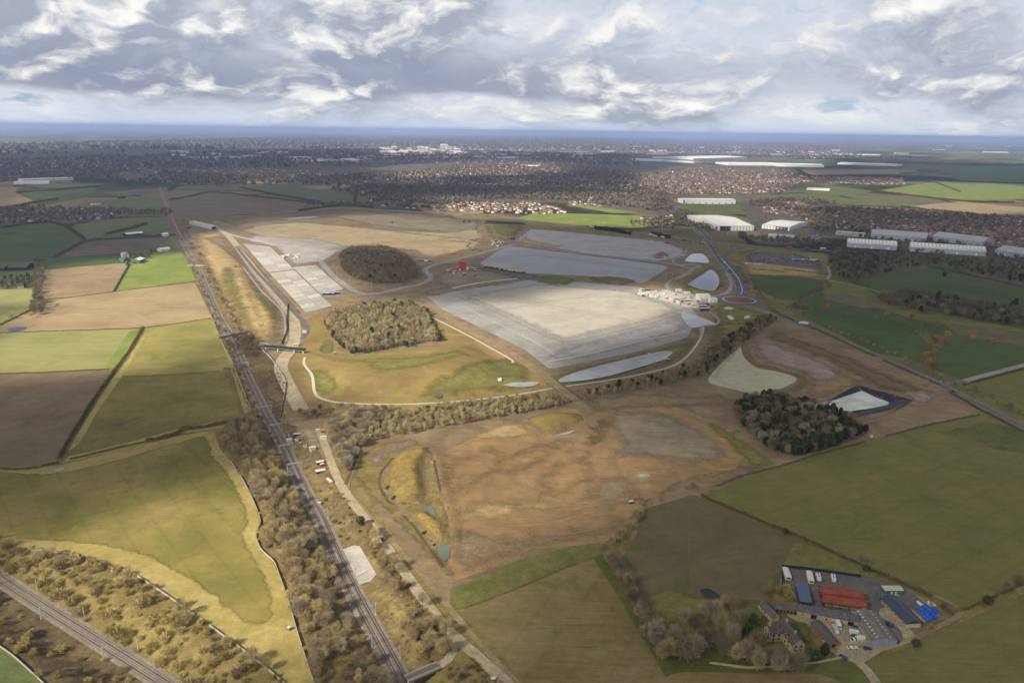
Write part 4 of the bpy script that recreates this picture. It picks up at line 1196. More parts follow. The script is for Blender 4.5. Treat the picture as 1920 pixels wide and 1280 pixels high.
def twigs(rng, n, rx, rz, cz, ln, wd, up=.5, shell=.45, droop=0.0):
    """n slim triangles fanning outwards through an ellipsoid crown"""
    d = rng.normal(size=(n, 3))
    d /= np.linalg.norm(d, axis=1)[:, None]
    r = shell + (1 - shell) * rng.random(n) ** .7
    lump = .58 + .78 * vnoise(d[:, 0] * 2.9 + 9, d[:, 1] * 2.9 + d[:, 2] * 2.6 + 4, rng.integers(99))
    c = d * r[:, None] * np.array([rx, rx, rz]) * lump[:, None] + np.array([0, 0, cz])
    a = d * .8 + rng.normal(size=(n, 3)) * .45 + np.array([0, 0, up])
    a /= np.linalg.norm(a, axis=1)[:, None]
    s = np.cross(a, rng.normal(size=(n, 3)))
    s /= np.linalg.norm(s, axis=1)[:, None] + 1e-9
    L = ln * (.6 + .8 * rng.random(n))[:, None]
    Wd = wd * (.6 + .8 * rng.random(n))[:, None]
    v = np.stack([c - a * L * .4 - s * Wd * .5, c - a * L * .4 + s * Wd * .5, c + a * L * .6], 1)
    return v.reshape(-1, 3), np.arange(3 * n).reshape(-1, 3)


def clumps(rng, n, rx, rz, cz, size, cone=False):
    """n leaf clumps, crossed small quads"""
    d = rng.normal(size=(n, 3))
    d /= np.linalg.norm(d, axis=1)[:, None]
    r = .35 + .65 * rng.random(n) ** .5
    p = d * r[:, None]
    if cone:
        h = rng.random(n)
        ang = rng.random(n) * 6.283
        q = (1 - h) ** .8 * (.55 + .45 * rng.random(n))
        p = np.column_stack([np.cos(ang) * q, np.sin(ang) * q, h * 2 - 1])
    c = p * np.array([rx, rx, rz]) + np.array([0, 0, cz])
    a = rng.normal(size=(n, 3)); a /= np.linalg.norm(a, axis=1)[:, None]
    b = np.cross(a, rng.normal(size=(n, 3))); b /= np.linalg.norm(b, axis=1)[:, None]
    S = size * (.6 + .8 * rng.random(n))[:, None]
    v = np.stack([c - a * S, c + b * S * .8, c + a * S, c - b * S * .8], 1)
    return v.reshape(-1, 3), np.arange(4 * n).reshape(-1, 4)


def trunk_mesh(rng, h, r, limbs, reach, up, mat):
    m = MB()
    bend = rng.normal(size=2) * .03 * h
    top = (bend[0], bend[1], h * .62)
    m.tube((0, 0, -.4), (bend[0] * .5, bend[1] * .5, h * .3), r, r * .75, 6)
    m.tube((bend[0] * .5, bend[1] * .5, h * .3), top, r * .75, r * .35, 6)
    m.tube(top, (bend[0] * 1.3, bend[1] * 1.3, h * .93), r * .35, .03, 5)
    for i in range(limbs):
        t = .25 + .5 * i / max(limbs - 1, 1)
        a = i * 2.4 + rng.random()
        b0 = (bend[0] * t, bend[1] * t, h * t)
        L = reach * (.65 + .5 * rng.random())
        b1 = (b0[0] + math.cos(a) * L * .6, b0[1] + math.sin(a) * L * .6, b0[2] + L * up * .6)
        b2 = (b0[0] + math.cos(a + .3) * L, b0[1] + math.sin(a + .3) * L, b0[2] + L * up * 1.15)
        m.tube(b0, b1, r * .38, r * .2, 4)
        m.tube(b1, b2, r * .2, .03, 4)
        b3 = (b1[0] + math.cos(a - .9) * L * .45, b1[1] + math.sin(a - .9) * L * .45, b1[2] + L * up * .5)
        m.tube(b1, b3, r * .16, .025, 4)
    return m.mesh('trunk', [mat])


PROTO = {}


def proto(kind, n, fn):
    PROTO[kind] = [fn(np.random.default_rng(50 + 17 * i + len(kind))) for i in range(n)]


def bare(mat, bark, h=10, rx=4.0, rz=3.9, nt=1500, up=.5, wd=.11, ln=1.35, limbs=7):
    def f(rng):
        hh = h * (.9 + .25 * rng.random())
        v, t = twigs(rng, nt, rx * (.85 + .3 * rng.random()), rz, hh * .60, ln, wd, up)
        return trunk_mesh(rng, hh, .30, limbs, rx * .8, .8, bark), mesh_np('crown', v, t, [mat])
    return f


def conif(mat='needle', h=13, rx=2.6, n=420, size=.62, cone=True):
    def f(rng):
        hh = h * (.9 + .25 * rng.random())
        v, t = clumps(rng, n, rx * (.85 + .3 * rng.random()), hh * .43, hh * .55, size, cone)
        return trunk_mesh(rng, hh, .25, 4, rx * .5, .1, 'bark'), mesh_np('crown', v, t, [mat])
    return f


def bushy(mat, r=2.0, n=420, wd=.13, ln=.85):
    def f(rng):
        v, t = twigs(rng, n, r, r * .8, r * .62, ln, wd, .5, .4)
        return trunk_mesh(rng, r * 1.3, .10, 4, r * .7, .9, 'bark'), mesh_np('crown', v, t, [mat])
    return f


proto('tan', 6, bare('twig_tan', 'bark', 9.5, 3.9, 3.7, 1350, .75, .095, 1.7, 9))
proto('grey', 6, bare('twig_grey', 'bark', 11, 4.6, 4.3, 1500, .75, .095, 1.9, 10))
proto('dark', 5, bare('twig_dark', 'bark', 11, 4.2, 4.3, 1350, .75, .095, 1.8, 9))
proto('birch', 5, bare('twig_birch', 'bark_pale', 9.5, 2.7, 3.3, 800, .7, .12, 1.3, 5))
proto('orange', 3, bare('twig_orange', 'bark', 9, 4.4, 3.6, 2200, .8, .16))
proto('bush', 4, bushy('bush_olive'))
proto('scrub', 4, bushy('twig_tan', 2.0, 420, .11, 1.0))
proto('thorn', 3, bushy('twig_dark', 2.0, 420, .12))
proto('pine', 5, lambda r: conif('needle', 11.5, 2.9, 560, .60, False)(r))
proto('ivy', 3, conif('ivy', 9, 3.3, 520, .6, False))
KIND_NAME = {'tan': 'bare_tree', 'grey': 'broad_bare_tree', 'dark': 'dark_bare_tree', 'birch': 'young_birch_tree', 'orange': 'orange_willow_tree', 'bush': 'olive_bush', 'scrub': 'tan_bush', 'thorn': 'thorn_bush', 'pine': 'conifer_tree', 'ivy': 'evergreen_tree'}
TREES = []                                     # (kind, x, y, size, label, group)


def scatter(px, step, mix, size, lab, jit=.48, keep=1.0, seed=0, avoid=None):
    """plants over an outline of photograph points; mix = {kind: weight}"""
    q = P(px)[:, :2]
    rng = np.random.default_rng(seed + len(TREES))
    lo, hi = q.min(0), q.max(0)
    gx_, gy_ = np.meshgrid(np.arange(lo[0], hi[0] + step, step), np.arange(lo[1], hi[1] + step, step))
    g = np.column_stack([gx_.ravel(), gy_.ravel()]) + rng.uniform(-jit, jit, (gx_.size, 2)) * step
    g = g[inside(g, q)]
    g = g[rng.random(len(g)) < keep]
    ks = list(mix)
    w = np.array([mix[k] for k in ks], float)
    pick = rng.choice(len(ks), len(g), p=w / w.sum())
    sz = rng.uniform(size[0], size[1], len(g))
    for p, k, s in zip(g, pick, sz):
        TREES.append((ks[k], p[0], p[1], s, lab))


def plant(px, kind, s, lab):
    p = P(*px)
    TREES.append((kind, p[0], p[1], s, lab))


def along(px, step, mix, size, lab, spread=1.0, smooth=True, keep=1.0):
    q = P(px)[:, :2]
    q = resample(catmull(q, 4) if smooth else q, step)
    rng = np.random.default_rng(len(TREES) + 5)
    ks = list(mix); w = np.array([mix[k] for k in ks], float)
    for p in q:
        if rng.random() > keep:
            continue
        TREES.append((ks[rng.choice(len(ks), p=w / w.sum())], p[0] + rng.normal() * spread, p[1] + rng.normal() * spread, rng.uniform(*size), lab))


RAILTREES = ' in the thick belt along the left of the main railway'
scatter([(412, 822), (440, 790), (476, 786), (498, 822), (520, 870), (534, 900), (480, 905), (460, 880), (438, 850)], 6.0, {'tan': 4, 'grey': 1, 'bush': 1}, (.45, 1.0), 'top of the tree belt left of the main railway')
scatter([(466, 900), (530, 895), (560, 945), (590, 1010), (612, 1060), (540, 1095), (524, 1058), (488, 1015), (494, 975)], 5.2, {'tan': 6, 'grey': 2, 'ivy': .25, 'bush': 1.2, 'thorn': .8}, (.42, 1.08), 'middle of the tree belt left of the main railway')
scatter([(532, 1090), (618, 1060), (640, 1110), (600, 1180), (570, 1200), (550, 1140)], 5.2, {'tan': 6, 'grey': 2, 'bush': 1}, (.42, 1.08), 'tree belt between the field fence and the main railway')
scatter([(566, 1190), (640, 1130), (662, 1150), (730, 1290), (596, 1290)], 6.0, {'tan': 5, 'grey': 2, 'bush': 2, 'thorn': 2}, (.4, 1.05), 'bottom of the tree belt beside the road bridge')
scatter([(588, 880), (612, 885), (650, 940), (690, 990), (700, 1010), (668, 1010), (636, 1015), (606, 950)], 5.5, {'scrub': 3, 'thorn': 2, 'bush': 3}, (.35, .9), 'scrub between the main railway and the service track', keep=.55)
scatter([(655, 965), (690, 985), (745, 1065), (775, 1110), (745, 1100), (706, 1060), (690, 1020)], 5, {'bush': 3, 'tan': 2, 'ivy': .6}, (.6, .95), 'bank above the pale concrete pad', keep=.75)
scatter([(700, 1100), (780, 1115), (850, 1195), (840, 1235), (790, 1260), (730, 1180)], 5.5, {'bush': 4, 'tan': 2, 'scrub': 2, 'thorn': 1}, (.5, .95), 'bank between the main railway and the service track junction', keep=.5)
scatter([(750, 1175), (800, 1160), (850, 1200), (842, 1232), (800, 1250), (765, 1225)], 5.0, {'bush': 3, 'tan': 3}, (.7, .95), 'clump beside the service track junction')
scatter([(840, 1252), (900, 1246), (950, 1290), (815, 1290)], 4.5, {'thorn': 3, 'scrub': 2}, (.5, 1.0), 'scrub below the service track junction')
scatter([(-40, 1000), (60, 1036), (190, 1056), (270, 1092), (390, 1178), (530, 1290), (350, 1290), (270, 1235), (170, 1170), (70, 1108), (-40, 1040)], 5.6, {'bush': 5, 'scrub': 7, 'thorn': 1.2}, (.5, 2.0), 'grassy bank above the lower-left railway', keep=.8)
scatter([(-40, 1010), (50, 1030), (120, 1042), (200, 1062), (160, 1085), (60, 1062), (-40, 1030)], 5.0, {'tan': 3, 'scrub': 3}, (.4, .7), 'bank at the field corner above the lower-left railway', keep=.8)
scatter([(-40, 1075), (60, 1145), (160, 1212), (250, 1270), (270, 1295), (100, 1295), (40, 1236), (-40, 1190)], 6.0, {'bush': 5, 'scrub': 4, 'thorn': 4}, (.6, 1.6), 'dark bank below the lower-left railway', keep=.5)
along([(130, 1040), (200, 1060), (275, 1094), (330, 1130), (400, 1182), (470, 1236), (540, 1290)], 6, {'thorn': 3, 'scrub': 2, 'tan': 1}, (.6, 1.0), 'fence line above the lower-left railway', 1.2, keep=.85)
# beside the upper railway
along([(352, 480), (372, 522), (400, 580), (424, 640), (445, 690), (470, 745), (492, 790)], 7, {'thorn': 4, 'dark': 1, 'scrub': 2}, (.5, 1.0), 'left side of the upper railway', 2)
along([(372, 478), (395, 520), (418, 560), (436, 595), (455, 630), (478, 655)], 6, {'thorn': 4, 'dark': 2, 'scrub': 2}, (.5, .95), 'right side of the upper railway', 2.5)
scatter([(436, 632), (470, 630), (488, 655), (480, 672), (456, 668)], 5, {'thorn': 3, 'dark': 2}, (.6, .9), 'clump by the upper railway bridge')
scatter([(500, 700), (530, 700), (536, 740), (522, 790), (505, 760)], 6, {'thorn': 4, 'scrub': 1}, (.4, .7), 'fenced brown bank beside the upper railway', keep=.7)
scatter([(345, 412), (356, 450), (372, 478), (366, 478), (340, 420)], 10, {'thorn': 2, 'dark': 1}, (.6, 1.0), 'railway edge by the farm sheds')
# woods on the site
scatter([(608, 600), (624, 588), (660, 578), (720, 571), (765, 571), (800, 590), (812, 615), (828, 640), (780, 645), (740, 652), (662, 663), (650, 655), (624, 634), (610, 615)], 5.4, {'birch': 7, 'tan': 3, 'grey': 1.5, 'ivy': .4, 'pine': .15}, (.6, 1.1), 'tan wood in the middle of the site')
along([(610, 610), (626, 634), (650, 654), (664, 663), (740, 653), (790, 645)], 6, {'pine': 2, 'ivy': 3}, (.5, .8), 'near edge of the tan wood', 1.6, keep=.8)
along([(826, 640), (812, 612), (798, 590), (770, 572)], 6, {'pine': 3, 'ivy': 2}, (.6, .9), 'right edge of the tan wood', 2)
scatter([(636, 482), (660, 467), (720, 465), (765, 482), (790, 518), (755, 532), (700, 533), (662, 525), (640, 505)], 6.0, {'dark': 3, 'grey': 5, 'pine': .6, 'tan': 3}, (.75, 1.05), 'dark wood ringed by the site road')
scatter([(1372, 772), (1396, 752), (1446, 745), (1500, 757), (1560, 772), (1600, 792), (1618, 808), (1560, 833), (1500, 852), (1470, 856), (1430, 835), (1396, 805)], 5.2, {'grey': 2, 'dark': 4, 'pine': 6}, (.6, 1.05), 'mixed wood beside the milky lagoon')
along([(1620, 812), (1560, 835), (1490, 855)], 5, {'pine': 5, 'dark': 1}, (.8, 1.1), 'near edge of the mixed wood beside the lagoon', 1.2)
# belt across the site
scatter([(690, 805), (700, 790), (750, 778), (850, 760), (960, 748), (1055, 745), (1066, 760), (1000, 772), (860, 796), (780, 812), (690, 828)], 4.6, {'birch': 8, 'tan': 2, 'bush': 1, 'ivy': .25}, (.55, .85), 'tree belt left of the earth haul road')
scatter([(1082, 738), (1180, 718), (1290, 690), (1320, 672), (1330, 690), (1300, 712), (1200, 732), (1092, 752)], 5.0, {'birch': 5, 'tan': 3, 'pine': 1.2, 'bush': 1.5}, (.5, .8), 'tree belt right of the earth haul road')
scatter([(1316, 672), (1345, 648), (1395, 612), (1440, 592), (1456, 602), (1400, 640), (1360, 672), (1325, 706)], 5.5, {'dark': 4, 'pine': 3, 'tan': 3}, (.55, .8), 'tree belt above the chalky basin')
scatter([(612, 800), (640, 775), (690, 775), (700, 800), (672, 850), (650, 890), (632, 870)], 6, {'grey': 4, 'tan': 3, 'dark': 1}, (.7, 1.1), 'clump behind the gravel rail compound')
scatter([(555, 775), (640, 765), (760, 765), (700, 782), (600, 790)], 6, {'dark': 3, 'thorn': 2, 'tan': 1}, (.5, .75), 'hedge line behind the gravel rail compound')
# farm and hedgerow trees
for px, k, s in (((1228, 1205), 'grey', .95), ((1252, 1232), 'tan', 1.0), ((1290, 1245), 'grey', 1.05), ((1320, 1222), 'dark', 1.0), ((1245, 1180), 'bush', 1.6), ((1350, 1180), 'tan', .9), ((1375, 1145), 'tan', .8),
                 ((1330, 1165), 'grey', .95), ((1300, 1190), 'dark', .9), ((1372, 1205), 'grey', .85), ((1395, 1205), 'pine', .7), ((1418, 1240), 'bush', 2.1), ((1455, 1250), 'dark', .9), ((1482, 1258), 'grey', .75),
                 ((1520, 1240), 'ivy', .8), ((1545, 1232), 'pine', .55), ((1418, 1215), 'dark', .8), ((1413, 1172), 'ivy', .8), ((1405, 1180), 'ivy', .75), ((1400, 1240), 'grey', .95), ((1440, 1110), 'bush', 1.3), ((1465, 1112), 'bush', 1.6),
                 ((1480, 1120), 'scrub', 1.5), ((1476, 1105), 'bush', 1.1), ((1360, 1135), 'tan', .6), ((1495, 1262), 'dark', 1.0), ((1460, 1262), 'grey', .9)):
    plant(px, k, s * 1.25, 'farm garden around the stone farmhouse')
for px, k, s in (((1472, 1002), 'ivy', .5), ((1617, 1063), 'dark', .8), ((1622, 1070), 'ivy', .6), ((1850, 1132), 'ivy', .75), ((1885, 1112), 'dark', .7), ((1905, 1100), 'dark', .75), ((1716, 1213), 'ivy', .6), ((1770, 1140), 'thorn', 1.4),
                 ((1760, 1160), 'scrub', 1.0), ((1745, 1178), 'scrub', .9), ((1780, 1150), 'thorn', 1.1)):
    plant(px, k, s, 'hedge line beside the farm yard')
along([(1135, 1045), (1165, 1085), (1190, 1130), (1215, 1180), (1232, 1215)], 2.6, {'grey': 3, 'tan': 3, 'dark': 2, 'bush': 2}, (.55, .95), 'hedge between the straw field and the umber field', 2.0)
along([(1140, 1035), (1165, 1010), (1190, 985), (1205, 955), (1195, 940)], 3.6, {'tan': 4, 'bush': 3, 'grey': 2}, (.45, .7), 'gully below the orange earthworks', 2.5)
along([(1225, 945), (1260, 925), (1300, 915)], 5, {'dark': 2, 'tan': 2, 'bush': 2}, (.4, .6), 'hedge corner between the earthworks and the umber field', 1.5)
for px, k, s in (((1236, 1190), 'tan', 1.15), ((1262, 1215), 'grey', 1.2), ((1275, 1238), 'tan', 1.2), ((1305, 1232), 'grey', 1.15), ((1335, 1205), 'tan', 1.0), ((1345, 1150), 'tan', .95), ((1318, 1148), 'bush', 1.8), ((1285, 1170), 'grey', .9),
                 ((1265, 1190), 'bush', 1.8), ((1240, 1240), 'tan', 1.0), ((1440, 1245), 'grey', 1.0), ((1420, 1258), 'tan', 1.1), ((1390, 1175), 'grey', 1.0), ((1468, 1250), 'dark', .9), ((1355, 1230), 'grey', 1.1), ((1380, 1240), 'tan', 1.0)):
    plant(px, k, s, 'thick garden wood left of the farmhouse')
# right-hand woods and willows
scatter([(1640, 560), (1700, 546), (1760, 556), (1850, 575), (1960, 592), (1960, 618), (1850, 604), (1740, 588), (1660, 572)], 9, {'dark': 6, 'grey': 2, 'pine': 1}, (.8, 1.15), 'brown wood across the green fields')
scatter([(1560, 470), (1600, 474), (1700, 480), (1800, 486), (1960, 505), (1960, 540), (1860, 520), (1760, 498), (1690, 505), (1600, 535), (1560, 520), (1556, 490)], 11, {'dark': 5, 'pine': 4, 'grey': 1}, (.8, 1.2), 'wood in front of the grey warehouses')
for px in ((1492, 574), (1506, 577), (1549, 583), (1662, 596), (1709, 600), (1733, 610), (1758, 616), (1770, 645), (1745, 652), (1752, 642), (1822, 638), (1863, 645), (1740, 685), (1745, 675), (1738, 672), (1775, 634)):
    plant(px, 'orange', random.uniform(.85, 1.2), 'green fields beside the main road')
for px in ((1770, 520), (1903, 575), (1896, 580)):
    plant(px, 'pine', 1.2, 'green field near the brown wood')
along([(1505, 578), (1560, 590), (1640, 600), (1700, 615), (1750, 640), (1742, 690), (1760, 705)], 9, {'dark': 3, 'thorn': 3, 'tan': 1}, (.5, .9), 'hedge beside the winding field edge', 3)
along([(1490, 590), (1560, 620), (1640, 652), (1700, 680)], 11, {'grey': 3, 'tan': 2, 'thorn': 2}, (.5, .9), 'hedge along the main road', 3)
along([(1465, 575), (1500, 580), (1490, 565), (1545, 545), (1550, 530)], 9, {'dark': 2, 'thorn': 3}, (.6, .9), 'hedge round the small dark green field', 3)
along([(1790, 725), (1850, 745), (1920, 780)], 7, {'dark': 2, 'thorn': 3}, (.5, .9), 'hedge by the road junction', 3)
along([(1380, 510), (1405, 535), (1430, 560)], 10, {'tan': 2, 'dark': 2}, (.5, .9), 'hedge beside the road to the roundabout', 3)
# left-hand farmland
for px, k, s in (((22, 598), 'grey', 1.0), ((60, 596), 'tan', .9), ((108, 578), 'grey', .8), ((62, 530), 'dark', 1.0), ((55, 540), 'dark', .9)):
    plant(px, k, s, 'field corner by the farm lane')
along([(65, 590), (68, 560), (70, 530), (71, 510), (72, 490)], 16, {'dark': 3, 'grey': 1}, (.9, 1.25), 'avenue along the farm lane', 2)
along([(78, 588), (79, 560), (79, 530), (80, 505)], 18, {'dark': 3, 'grey': 1}, (.9, 1.25), 'avenue along the farm lane', 2)
scatter([(0, 525), (60, 518), (66, 540), (0, 542)], 9, {'pine': 3, 'dark': 3}, (.6, 1.0), 'garden by the farm lane')

HEDGES = []


def hedge(px, w, h, mat, lab, dens=14, size=.5, gap=.0):
    q = P(px)[:, :2]
    d = np.median(np.hypot(q[:, 0], q[:, 1]))
    q = resample(catmull(q, 5), 1.0)
    rng = np.random.default_rng(len(HEDGES) + 77)
    HEDGES.append(1)
    n = int(len(q) * dens)
    i = rng.integers(0, len(q), n)
    thick = .45 + .9 * vnoise(i / 9.0, i * 0 + 3.3, 8)
    if gap:
        keep = vnoise(i / 14.0, i * 0 + 7.7, 4) > gap
        i, thick = i[keep], thick[keep]
        n = len(i)
    t = np.gradient(q, axis=0)[i]
    nn = np.column_stack([-t[:, 1], t[:, 0]])
    c2 = q[i] + nn * (rng.normal(size=n) * w * .3)[:, None] + t * rng.uniform(-.5, .5, n)[:, None]
    z = hgt(c2) + rng.random(n) ** .8 * h * thick
    c = np.column_stack([c2, z])
    a = rng.normal(size=(n, 3)) + (0, 0, .6); a /= np.linalg.norm(a, axis=1)[:, None]
    b = np.cross(a, rng.normal(size=(n, 3))); b /= np.linalg.norm(b, axis=1)[:, None]
    S = size * (.6 + .8 * rng.random(n))[:, None]
    v = np.stack([c - a * S - b * S * .35, c - a * S * .6 + b * S * .4, c + a * S * 1.1], 1).reshape(-1, 3)
    org = np.array([q[0][0], q[0][1], 0])
    o = obj('hedge', mesh_np('hedge', v - org, np.arange(3 * n).reshape(-1, 3), [mat]))
    o.location = org
    return tag(o, lab, 'hedge')


hedge([(268, 615), (245, 655), (215, 697), (180, 745), (140, 810), (112, 858)], 3.2, 2.6, 'hedge_green', 'thick dark hedge between the brown ploughed field and the two pastures', 30, .55)
hedge([(0, 880), (60, 878), (110, 868)], 3.0, 1.8, 'hedge_brown', 'low brown hedge along the bottom of the ploughed field', 20)
hedge([(132, 861), (180, 850), (230, 838), (275, 828)], 2.2, 1.5, 'hedge_brown', 'low brown hedge between the dim pasture and the olive crop field', 22)
hedge([(275, 828), (300, 822), (330, 815), (345, 806), (390, 800), (430, 792)], 3.5, 3.2, 'hedge_brown', 'tall bushy hedge at the top of the olive crop field', 34, .6)
hedge([(-20, 702), (100, 698), (206, 692)], 2, 1.4, 'hedge_brown', 'hedge between the pale green field and the ploughed field', 12)
hedge([(-20, 625), (100, 621), (200, 618), (268, 615), (330, 607), (398, 597)], 2, 1.4, 'hedge_brown', 'hedge along the bottom of the wide stubble field', 12)
hedge([(214, 547), (228, 522), (243, 496)], 3, 2.0, 'hedge_green', 'hedge between the stubble field and the bright green field', 14, .7)
hedge([(72, 562), (140, 557), (214, 547), (290, 538), (365, 528)], 2, 1.3, 'hedge_brown', 'hedge above the wide stubble field', 10, .6)
hedge([(0, 610), (40, 590), (66, 578)], 3, 1.8, 'hedge_green', 'dark hedge at the corner of the pale field by the avenue', 14, .7)
hedge([(232, 706), (330, 703), (444, 701)], 1.6, .8, 'hedge_brown', 'thin hedge dividing the two pastures beside the railway', 8, .4, .3)
hedge([(1316, 930), (1360, 950), (1420, 975), (1500, 1008), (1600, 1053), (1700, 1099), (1745, 1118)], 2.4, 2.2, 'hedge_brown', 'long dark hedge from the earthworks corner to the farm', 30, .5)
hedge([(1838, 778), (1750, 795), (1660, 818)], 2.0, 1.5, 'hedge_brown', 'low hedge above the big olive field by the main road', 16, .45)
hedge([(1620, 829), (1540, 850), (1470, 872), (1390, 893), (1345, 912)], 2.0, 1.5, 'hedge_brown', 'low hedge between the mixed wood and the big olive field', 16, .45)
hedge([(1795, 1146), (1840, 1130), (1900, 1102), (1960, 1075)], 2.0, 1.4, 'hedge_green', 'hedge between the two olive fields right of the farm', 14, .5)
hedge([(700, 1040), (750, 1095), (800, 1155), (850, 1205), (900, 1248)], 1.8, 1.2, 'hedge_brown', 'ragged strip of scrub between the service track and the farm track', 16, .45, .25)
hedge([(870, 1140), (930, 1118), (1000, 1090), (1060, 1065), (1110, 1046)], 1.5, .8, 'hedge_brown', 'low scrubby line at the top of the straw field', 10, .35, .3)
hedge([(1740, 500), (1800, 512), (1880, 530), (1950, 545)], 4, 2.5, 'hedge_brown', 'hedge between the big dark green field and the brown strip', 10, .9)
hedge([(1440, 577), (1480, 598), (1540, 622), (1620, 660), (1700, 695), (1760, 722)], 3, 2.0, 'hedge_brown', 'dark hedge along the near side of the main road', 14, .6, .2)
hedge([(1780, 735), (1840, 770), (1920, 810)], 3, 2.0, 'hedge_brown', 'dark hedge beside the main road right of the junction', 16, .6)
hedge([(1806, 722), (1870, 705), (1950, 682)], 2.5, 1.8, 'hedge_brown', 'hedge along the side road at the right edge', 14, .6)
hedge([(1412, 505), (1440, 507), (1470, 510)], 3, 2, 'hedge_green', 'left green hedge across the earthy compound', 8, .8)
hedge([(1470, 505), (1510, 510), (1552, 514)], 3.5, 2.5, 'hedge_green', 'right green hedge across the earthy compound', 8, .9)
hedge([(1115, 430), (1150, 434), (1182, 440)], 7, 9, 'needle', 'left dense row of dark conifers beside the motorway', 60, 1.6)
hedge([(1222, 440), (1240, 444), (1256, 447)], 7, 8, 'needle', 'right dense row of dark conifers beside the motorway', 60, 1.6)
hedge([(100, 484), (140, 463), (166, 452), (240, 447), (330, 441)], 5, 5, 'hedge_brown', 'hedgerow between the dark ploughed field and the green meadow', 12, 1.3)
hedge([(0, 428), (80, 418), (120, 424), (158, 450)], 6, 6, 'hedge_brown', 'hedgerow of trees around the dark green left-hand field', 12, 1.5)
hedge([(30, 362), (100, 357), (185, 350)], 6, 6, 'hedge_brown', 'hedgerow above the dark green field by the white sheds', 10, 1.8)
hedge([(0, 396), (66, 380), (110, 374)], 6, 6, 'hedge_brown', 'hedgerow below the pale stubble field by the white sheds', 10, 1.8)
hedge([(200, 440), (250, 428), (275, 420)], 8, 6, 'hedge_brown', 'bushy line across the green meadow left of the railway', 14, 1.5)
hedge([(560, 396), (640, 386), (700, 390)], 8, 7, 'hedge_brown', 'hedgerow behind the far soil terraces', 14, 1.7)
hedge([(318, 376), (360, 368), (400, 361), (500, 371), (585, 381)], 7, 5, 'hedge_brown', 'hedgerow above the dark ploughed field beyond the railway', 9, 1.7)
hedge([(668, 356), (665, 380)], 7, 6, 'hedge_brown', 'short hedgerow at the end of the far green fields', 8, 2)
hedge([(450, 352), (520, 366), (600, 379)], 7, 5, 'hedge_brown', 'hedgerow below the far green fields', 8, 2)
hedge([(1690, 388), (1760, 396), (1830, 402)], 8, 6, 'hedge_brown', 'hedgerow below the far stubble field', 9, 2.2)
hedge([(1640, 358), (1700, 366), (1800, 377), (1900, 380)], 8, 6, 'hedge_brown', 'hedgerow below the far sunlit green field', 9, 2.4)
hedge([(1740, 338), (1760, 345), (1800, 360)], 8, 6, 'hedge_brown', 'hedgerow crossing the far green fields', 9, 2.4)

# -------- plant the individuals nearest the camera, gather the rest
def project(p):
    d = np.asarray(p, float) - np.array([0, 0, CH])
    c = d @ _M
    return 960 + FPX * c[0] / -c[2], 640 - FPX * c[1] / -c[2], -c[2]


def plant_all():
    by = {}
    for t in TREES:
        by.setdefault(t[0], []).append(t)
    rest = {}
    rnd = random.Random(3)
    for kind, L in by.items():
        arr = []
        for t in L:
            u, v, dd = project((t[1], t[2], 4))
            vis = -15 < u < 1935 and -15 < v < 1310
            arr.append((t[3] / max(dd, 1) if vis else 0, dd, vis, t))
        arr.sort(key=lambda a: -a[0])
        cap = 290
        n = 0
        for ap, dd, vis, t in arr:
            if not vis:
                if dd < 520 and dd > 0:
                    rest.setdefault(kind, []).append(t)
                continue
            if n < cap and dd < 1500:
                n += 1
                tm, cm = PROTO[kind][rnd.randrange(len(PROTO[kind]))]
                z = float(hgt((t[1], t[2]))[0])
                e = empty(KIND_NAME[kind], (t[1], t[2], z), rnd.random() * 6.28)
                e.scale = (t[3], t[3], t[3] * rnd.uniform(.9, 1.12))
                obj('trunk', tm, e)
                obj('crown', cm, e)
                look = {'tan': 'bare tan winter tree', 'grey': 'broad grey-brown bare tree', 'dark': 'dark bare winter tree', 'birch': 'slim pale young birch', 'orange': 'orange-twigged bushy willow', 'bush': 'rounded olive bush',
                        'scrub': 'wiry tan bush', 'thorn': 'dark thorny bush', 'pine': 'dark green conifer', 'ivy': 'leafy evergreen tree'}[kind]
                lab = f'{look}, {t[4]}'
                tag(e, lab, 'bush' if kind in ('bush', 'scrub', 'thorn') else 'tree', f'{look}: {t[4]}')
            else:
                rest.setdefault(kind, []).append(t)
    return rest


REST = plant_all()


def low_tree(kind, rng):
    if kind in ('pine', 'ivy'):
        v, f = clumps(rng, 38, 2.6, 4.8, 6.2, 1.2, False)
        return v, np.vstack([f[:, :3], f[:, [0, 2, 3]]])
    p = {'tan': (3.9, 3.6, 5.6), 'grey': (4.6, 4.2, 6.4), 'dark': (4.2, 4.2, 6.4), 'birch': (2.0, 4.0, 6.0), 'orange': (4.4, 3.6, 5.2), 'bush': (2, 1.6, 1.3), 'scrub': (2, 1.6, 1.3), 'thorn': (2, 1.6, 1.3)}[kind]
    small = kind in ('bush', 'scrub', 'thorn')
    return twigs(rng, 60 if small else 150, p[0], p[1], p[2], 1.1 if small else 2.1, .35 if small else (.42 if kind != 'birch' else .34), .6, .25)


LOWMAT = {'tan': 'twig_tan', 'grey': 'twig_grey', 'dark': 'twig_dark', 'birch': 'twig_birch', 'orange': 'twig_orange', 'bush': 'bush_olive', 'scrub': 'twig_tan', 'thorn': 'twig_dark', 'pine': 'needle', 'ivy': 'ivy'}


